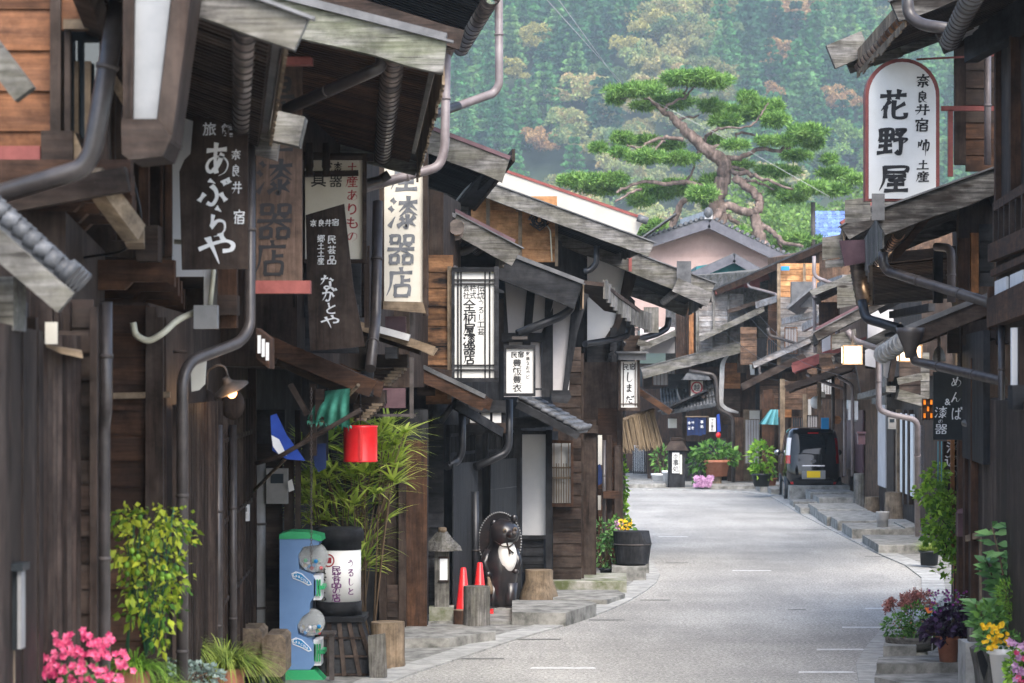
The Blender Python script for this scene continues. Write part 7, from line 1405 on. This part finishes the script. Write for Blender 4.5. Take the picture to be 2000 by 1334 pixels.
t = thing('satellite_dish', P(1332, 790, 80), 'dark round dish seen edge on above the navy curtain canopy', 'dish'); d = MB().lathe([(.02, 0), (.3, .05), (.46, .14), (.45, .15), (.02, .02)], (0, 0, 0), 24); rm = Matrix.Rotation(R(68), 3, 'Y') @ Matrix.Rotation(R(15), 3, 'X'); d.v = [rm @ v+P(1326, 781, 80) for v in d.v]; d.build('reflector', 'roof_tin', t); MB().tube([P(1330, 785, 80.2), P(1345, 800, 80.4)], .03, 6).build('arm', 'iron', t)
t = thing('shop_curtain', P(1360, 850, 79), 'navy entrance curtain with white lettering under the restaurant canopy', 'curtain'); mb = MB()
for k in range(5): mb.pbox(1342+k*7.4, 815, 1349+k*7.4, 850+rnd.uniform(-2, 1), 78.9+.03*(k % 2), .02)
mb.build('cloth', 'cloth_navy', t); write(t, [('木', 1346, 826, 6), ('曽', 1346, 836, 6), ('御', 1353, 826, 6), ('食', 1353, 836, 6), ('事', 1371, 824, 6), ('処', 1371, 833, 6)], 78.88, 'white_paint'); MB().tube([P(1338, 814, 78.9), P(1384, 814, 78.9)], .02, 6).build('rod', 'tan_wood_x', t)
solo(MB().ppoly([(1400, 810), (1405, 808), (1408, 842), (1401, 845)], 78.7, .03), 'cloth_banner', 'cloth_blue', 'narrow blue banner right of the restaurant curtain', 'banner'); solo(MB().ball(P(1403, 850, 78.7), .08, .08, .09), 'paper_lantern', 'red_paint', 'tiny red ball lantern by the restaurant entrance', 'lantern')
solo(MB().pbox(1306, 818, 1322, 836, 81, .3), 'wall_lantern', 'cream_sign', 'small cream lamp box at the dark left end of the restaurant front', 'lantern')
mb = MB(); n = 10; A, B = P(1496, 800, 74), P(1520, 800, 74); vs = []
for j in range(6):
    for i in range(n+1):
        u, v = i/n, j/5; p = P(1504+16*u-22*v*(1-u), 800+(22+8*u)*v+6*(1-u)*v, 74); p.y += .12*math.sin(u*16)*v; vs.append(p)
mb.add(vs, [(j*(n+1)+i, j*(n+1)+i+1, (j+1)*(n+1)+i+1, (j+1)*(n+1)+i) for j in range(5) for i in range(n)], True); solo(mb, 'shade_cloth', 'cloth_teal', 'pale teal pleated cloth shade left of the parked car', 'cloth')
solo(MB().ball(P(1594, 786, 68), .16, .16, .17), 'globe_lamp', 'paper', 'white globe lamp above the parked car', 'lamp'); solo(MB().pbox(1602, 765, 1612, 776, 67, .15), 'porch_light', 'cream_sign', 'small pale porch light right above the white globe lamp', 'lamp'); solo(MB().tube([P(1635, 820, 66), P(1635, 820, 66.1)], .11, 16), 'round_sign', 'orange_wood_x', 'round orange wooden disc above the car roof at right', 'sign'); solo(MB().pbox(1604, 816, 1619, 838, 67, .05), 'notice_panel', 'sticker_blue', 'dark blue notice panel just above the car roof', 'sign')
t = thing('hanging_plaque', P(1500, 795, 74), 'dark carved wooden plaque above the teal cloth', 'sign'); MB().ppoly([(1490, 762), (1508, 760), (1512, 796), (1492, 798)], 74.3, .08).build('board', 'brown_wood_z', t)
# ================================================================== PLANTS: FAR AND RIGHT
plant('potted_shrub', G(1292, 947), 'small shrub in a white pot left of the standing restaurant lantern', 'white_plastic', .24, .34, [(0, 0, .8, .28, .2, .35, 110)], 'shrub_leaf', .17, .08, ntw=5, potrt=.3); solo(pot(MB(), G(1312, 948)-Vector((.15, .3, 0)), .12, .45, .15), 'flower_pot', 'white_plastic', 'narrow white pot tucked behind the standing restaurant lantern', 'pot')
b = G(1400, 952); log('log_section', 'log under the big terracotta pot by the restaurant', 1400, 952, 9, 22, 'tan_wood_x', 'tan_wood_z'); bz = px(22, b.y)
plant('potted_shrub', b+Vector((0, 0, bz)), 'big bushy plant spilling from a terracotta pot on a log', 'terracotta', .30, .48, [(-.1, 0, .75, .62, .4, .28, 200), (-.5, 0, .45, .3, .3, .28, 90), (.35, 0, .55, .35, .3, .2, 110)], 'shrub_leaf', .2, .11, potrt=.38)
t = plant('flower_bowl', G(1372, 955), 'round mound of mauve chrysanthemums on the pavement below the big pot', 'grey_plastic', .2, .18, [(0, 0, .25, .26, .2, .12, 60)], 'shrub_leaf', .12, .07, cat='flowers'); flowers(t, 'bloom', 'mauve_petal', [P(rnd.gauss(1372, 9), rnd.uniform(932, 950), 73.6) for _ in range(70)], .09, 6)
plant('potted_shrub', G(1487, 950, .3), 'green shrub in a dark pot on the steps left of the car', 'black_plastic', .2, .35, [(0, 0, .8, .32, .25, .4, 190), (0, 0, .45, .25, .2, .2, 70)], 'fresh_leaf', .17, .09); plant('potted_shrub', G(1506, 948, .3), 'tiny plant in a red clay pot beside the dark pot', 'terracotta', .12, .2, [(0, 0, .36, .14, .14, .12, 50)], 'shrub_leaf', .1, .05)
# climbing plant on an iron obelisk
b = Vector((P(1842, 0, 29.5).x, 27.9, .012)); t = thing('climbing_plant', b, 'tall airy green climber on a black iron obelisk right of the road', 'plant'); mb = MB()
for a in range(6): an = 6.283*a/6; mb.tube([b+Vector((.17*math.cos(an), .17*math.sin(an), 0)), b+Vector((.14*math.cos(an), .14*math.sin(an), 1.0)), b+Vector((.02*math.cos(an), .02*math.sin(an), 1.9))], .007, 6)
for z, r in ((.35, .165), (.75, .15), (1.15, .12)): mb.tube([b+Vector((r*math.cos(k*.2618), r*math.sin(k*.2618), z)) for k in range(25)], .005, 5)
mb.build('obelisk', 'wire', t); mb = MB()
for x, y, rx, ry, n in ((1830, 930, 24, 24, 130), (1822, 965, 34, 28, 190), (1850, 985, 38, 30, 200), (1838, 1020, 34, 28, 190), (1825, 1045, 22, 22, 110), (1870, 1020, 22, 40, 130), (1875, 1080, 18, 45, 100), (1850, 1060, 26, 22, 110), (1795, 960, 14, 10, 26), (1886, 1130, 12, 40, 60), (1852, 1110, 26, 30, 50)): cloud(mb, P(x, y, 27.9), (px(rx, 27.9), .2, px(ry, 27.9)), int(n*1.15), .058, .044, up=0, droop=.2, shell=.15, jl=.5)
mb.build('foliage', 'fresh_leaf', t); mb = MB(); twigs(mb, b, b+Vector((0, 0, 1.6)), (.2, .15, .5), 18, .006); mb.build('stem', 'stem', t); pot(MB(), b, .12, .3, .15).build('pot', 'black_plastic', t)
for x in (1832, 1839): solo(MB().tube([P(x, 862, 26.9), P(x, 940, 26.9)], .005, 6), 'blue_cord', 'cloth_teal', 'left one of two thin pale cords hanging under the black board' if x == 1832 else 'right one of two thin pale cords hanging under the black board', 'cord')
solo(MB().bar(P(1866, 1062, 28.9), P(1868, 1180, 28.9), .08, .05), 'trellis_board', 'orange_wood_z', 'orange brown board standing behind the obelisk', 'board')
c_ = G(1803, 1104, .05); t = thing('ornamental_grass', c_, 'fine arching grass clump behind the red shrub', 'grass'); mb = MB()
for _ in range(420):
    a = rnd.uniform(0, 6.28); o = Vector((math.cos(a), math.sin(a), 0))*rnd.random()**.5*.12; mb.blade(c_+o+Vector((.1, 0, .22)), o*3+Vector((-.12, 0, .45))+rv(.04), rnd.uniform(.25, .42), .008, rnd.uniform(.3, .8), 4)
mb.build('blades', 'grass_blade', t); pot(MB(), c_+Vector((.1, 0, 0)), .14, .25, .16).build('pot', 'black_plastic', t)
# stone basin with evergreens, red leaved shrub behind it
b = G(1783, 1285, .2); t = thing('planter_basin', b, 'wide grey mottled basin of dark evergreen plants with orange berries', 'planter'); hh = px(30, b.y)
MB().lathe([(.10, 0), (.19, .02), (.245, hh*.6), (.25, hh*.9), (.26, hh), (.23, hh), (.2, hh*.9), (.01, hh*.88)], b+Vector((0, 0, px(12, b.y))), 26, True, 1.15, .8).build('basin', 'grey_wood_x', t); MB().lathe([(.16, 0), (.15, px(13, b.y))], b, 20).build('foot', 'mossy_concrete', t); mb = MB(); zt = b+Vector((0, 0, px(42, b.y)))
for dx, dz, rx, rz, n in ((-.16, .1, .15, .13, 230), (.02, .18, .17, .16, 260), (.17, .1, .14, .13, 200), (.05, .05, .25, .06, 120)): cloud(mb, zt+Vector((dx, 0, dz)), (rx, .14, rz), n, .055, .022)
mb.build('foliage', 'shrub_leaf', t); mb = MB(); [mb.ball(zt+Vector((rnd.uniform(-.24, .1), -.14, rnd.uniform(.0, .2))), .009, n=6, m=5) for _ in range(14)]; mb.build('berry', 'copper_metal', t)
b2 = zt+Vector((.02, .25, .05)); t = thing('red_shrub', (b2.x, b2.y, .2), 'leafless looking shrub tipped with dusty red leaves', 'shrub'); mb = MB(); lf = MB(); tips = []
def branch(p, d, l, r, k):
    e = p+d*l; mb.tube([p, e], [r, r*.6], 5)
    if k == 0: tips.append((e, d)); return
    for _ in range(3 if k > 1 else 4): branch(e, (d+rv(.36)+Vector((0, 0, .15))).normalized(), l*rnd.uniform(.55, .85), r*.6, k-1)
b3 = Vector((b2.x, b2.y, .3))
for _ in range(4): branch(b3, (Vector((0, 0, 1))+rv(.3)).normalized(), .21, .008, 3)
for e, d in tips:
    for _ in range(16): lf.leaf(e+rv(.016), (d+rv(.8)).normalized(), rnd.uniform(.022, .042), .014)
mb.build('branches', 'stem', t); lf.build('foliage', 'rusty_leaf', t)
c_ = P(1822, 1196, 26.2); t = thing('pinwheel', c_, 'toy pinwheel with orange, green, blue and yellow petals', 'toy')
for a, mm in ((150, 'copper_metal'), (60, 'green_paint'), (-75, 'sticker_blue'), (-20, 'yellow_petal')): MB().leaf(c_, (math.cos(R(a)), -.1, math.sin(R(a))), .10, .075, (0, -1, .2)).build('petal', mm if a != 150 else 'orange_petal' if 'orange_petal' in M else plain('orange_petal', (.75, .18, .05), (.85, .26, .08), 5, .5).name, t)
MB().tube([c_+Vector((0, .02, 0)), c_+Vector((0, .05, -.42))], .005, 6).build('stick', 'white_plastic', t)
b = G(1852, 1292, .26); t = plant('purple_plant', b, 'bushy dark purple leaved plant in a terracotta pot', 'terracotta', .085, .26, [(0, 0, .38, .22, .18, .10, 240), (-.1, -.02, .30, .16, .12, .07, 90), (.08, 0, .46, .16, .14, .08, 110)], 'dark_leaf', .085, .075, potrt=.115); flowers(t, 'bloom', 'purple_petal', [b+Vector((rnd.uniform(-.2, .2), rnd.uniform(-.15, .1), rnd.uniform(.5, .72))) for _ in range(46)], .017, 6); mb = MB(); cloud(mb, b+Vector((0, .05, .58)), (.22, .14, .12), 110, .04, .015); mb.build('flower_stems', 'silver_leaf', t)
# near right corner
b = Vector((P(1958, 0, 21.8).x, 21.8, .1)); t = thing('leafy_shrub', b, 'tall upright shrub with large pale green leaves at the right edge', 'shrub'); st = MB(); lf = MB()
for pts in (((1960, 1300), (1965, 1160), (1938, 1030)), ((1970, 1300), (1985, 1150), (1992, 1040)), ((1950, 1310), (1930, 1230), (1905, 1180)), ((1975, 1310), (1990, 1240), (1996, 1190)), ((1960, 1310), (1962, 1200), (1955, 1100)), ((1985, 1310), (2000, 1180), (2010, 1080)), ((1965, 1300), (1950, 1170), (1925, 1090)), ((1940, 1300), (1925, 1250), (1915, 1215))):
    q = [P(x, y, 21.8+rnd.uniform(-.15, .15)) for x, y in pts]; q = spline3(q, 6); st.tube(q, [.012, .006], 6)
    for i, p in enumerate(q):
        if i > 2:
            for _ in range(5 if i > 7 else 3): a = rnd.uniform(0, 6.28); lf.leaf(p, (math.cos(a), math.sin(a)*.8, rnd.uniform(.1, .7)), rnd.uniform(.12, .21), rnd.uniform(.05, .075), (rnd.uniform(-.5, .5), -1, .7), .35)
st.build('stem', 'stem', t); lf.build('foliage', 'glossy_leaf', t)
t = thing('dwarf_conifer', (P(1985, 0, 21.4).x, 21.4, .2), 'soft bright green feathery conifer at the right edge', 'shrub'); mb = MB(); cloud(mb, P(1985, 1160, 21.4), (px(42, 21.4), .18, px(30, 21.4)), 900, .05, .008, up=.6); cloud(mb, P(1990, 1195, 21.4), (px(35, 21.4), .16, px(18, 21.4)), 400, .05, .008, up=.4); mb.build('foliage', 'fresh_leaf', t); MB().tube([P(1985, 1300, 21.4), P(1985, 1190, 21.4)], .02, 6).build('trunk', 'stem', t)
t = thing('flower_pot', (P(1965, 0, 20.6).x, 20.6, .3), 'white pot of yellow chrysanthemums at the lower right', 'flowers'); c_ = P(1968, 1345, 20.6); pot(MB(), c_, .11, px(80, 20.6), .15).build('pot', 'white_plastic', t); mb = MB(); cloud(mb, P(1958, 1255, 20.6), (.2, .14, .09), 200, .05, .03); cloud(mb, P(1930, 1205, 21), (.1, .1, .1), 80, .09, .04); mb.build('foliage', 'shrub_leaf', t); flowers(t, 'bloom', 'yellow_petal', [P(1915+rnd.random()*55, 1238+rnd.uniform(-20, 30), 20.4+rnd.uniform(-.12, .08)) for _ in range(42)], .024, 10)
t = thing('flowering_plant', (P(1992, 0, 19.6).x, 19.6, .2), 'bright pink flowers with small leaves at the bottom right corner', 'flowers'); mb = MB(); cloud(mb, P(1996, 1310, 19.6), (px(32, 19.6), .15, px(45, 19.6)), 260, .05, .035); mb.build('foliage', 'fresh_leaf', t); flowers(t, 'bloom', 'mauve_petal', [P(1998+rnd.uniform(-26, 10), 1300+rnd.uniform(-48, 40), 19.4) for _ in range(16)], .035, 5); flowers(t, 'bright_bloom', 'pink_petal', [P(1998+rnd.uniform(-26, 10), 1305+rnd.uniform(-30, 30), 19.4) for _ in range(6)], .03, 5)
t = thing('tree_stump', (P(1925, 0, 22.6).x, 22.6, 0), 'split grey log in front of the concrete block at the lower right', 'log'); MB().prism([P(x, y, 22.4) for x, y in ((1903, 1270), (1918, 1262), (1945, 1268), (1950, 1400), (1920, 1400), (1912, 1310))], (0, .25, 0)).build('bark', 'grey_wood_z', t); MB().prism([P(x, y, 22.39) for x, y in ((1908, 1275), (1918, 1268), (1930, 1300), (1922, 1330), (1914, 1305))], (0, .02, 0)).build('crack', 'black_wood_z', t)
solo(MB().pbox(1886, 1256, 1912, 1420, 23.6, .4), 'concrete_block', 'kerb_concrete', 'pale concrete block standing behind the split grey log', 'block'); solo(MB().pbox(1893, 1228, 1925, 1256, 23.7, .1), 'bamboo_fence', 'grey_wood_z', 'short grey slat panel above the concrete block', 'fence')
solo(MB().lathe([(.10, 0), (.13, .30), (.135, .31), (.12, .31), (.11, .02)], G(1724, 1030, .2), 18), 'metal_bucket', 'roof_light', 'pale metal bucket left of the large brown stump', 'bucket')
solo(MB().pbox(1876, 1135, 1890, 1160, 28.6, .02), 'plant_label', 'white_paint', 'small white card hanging beside the obelisk', 'card')
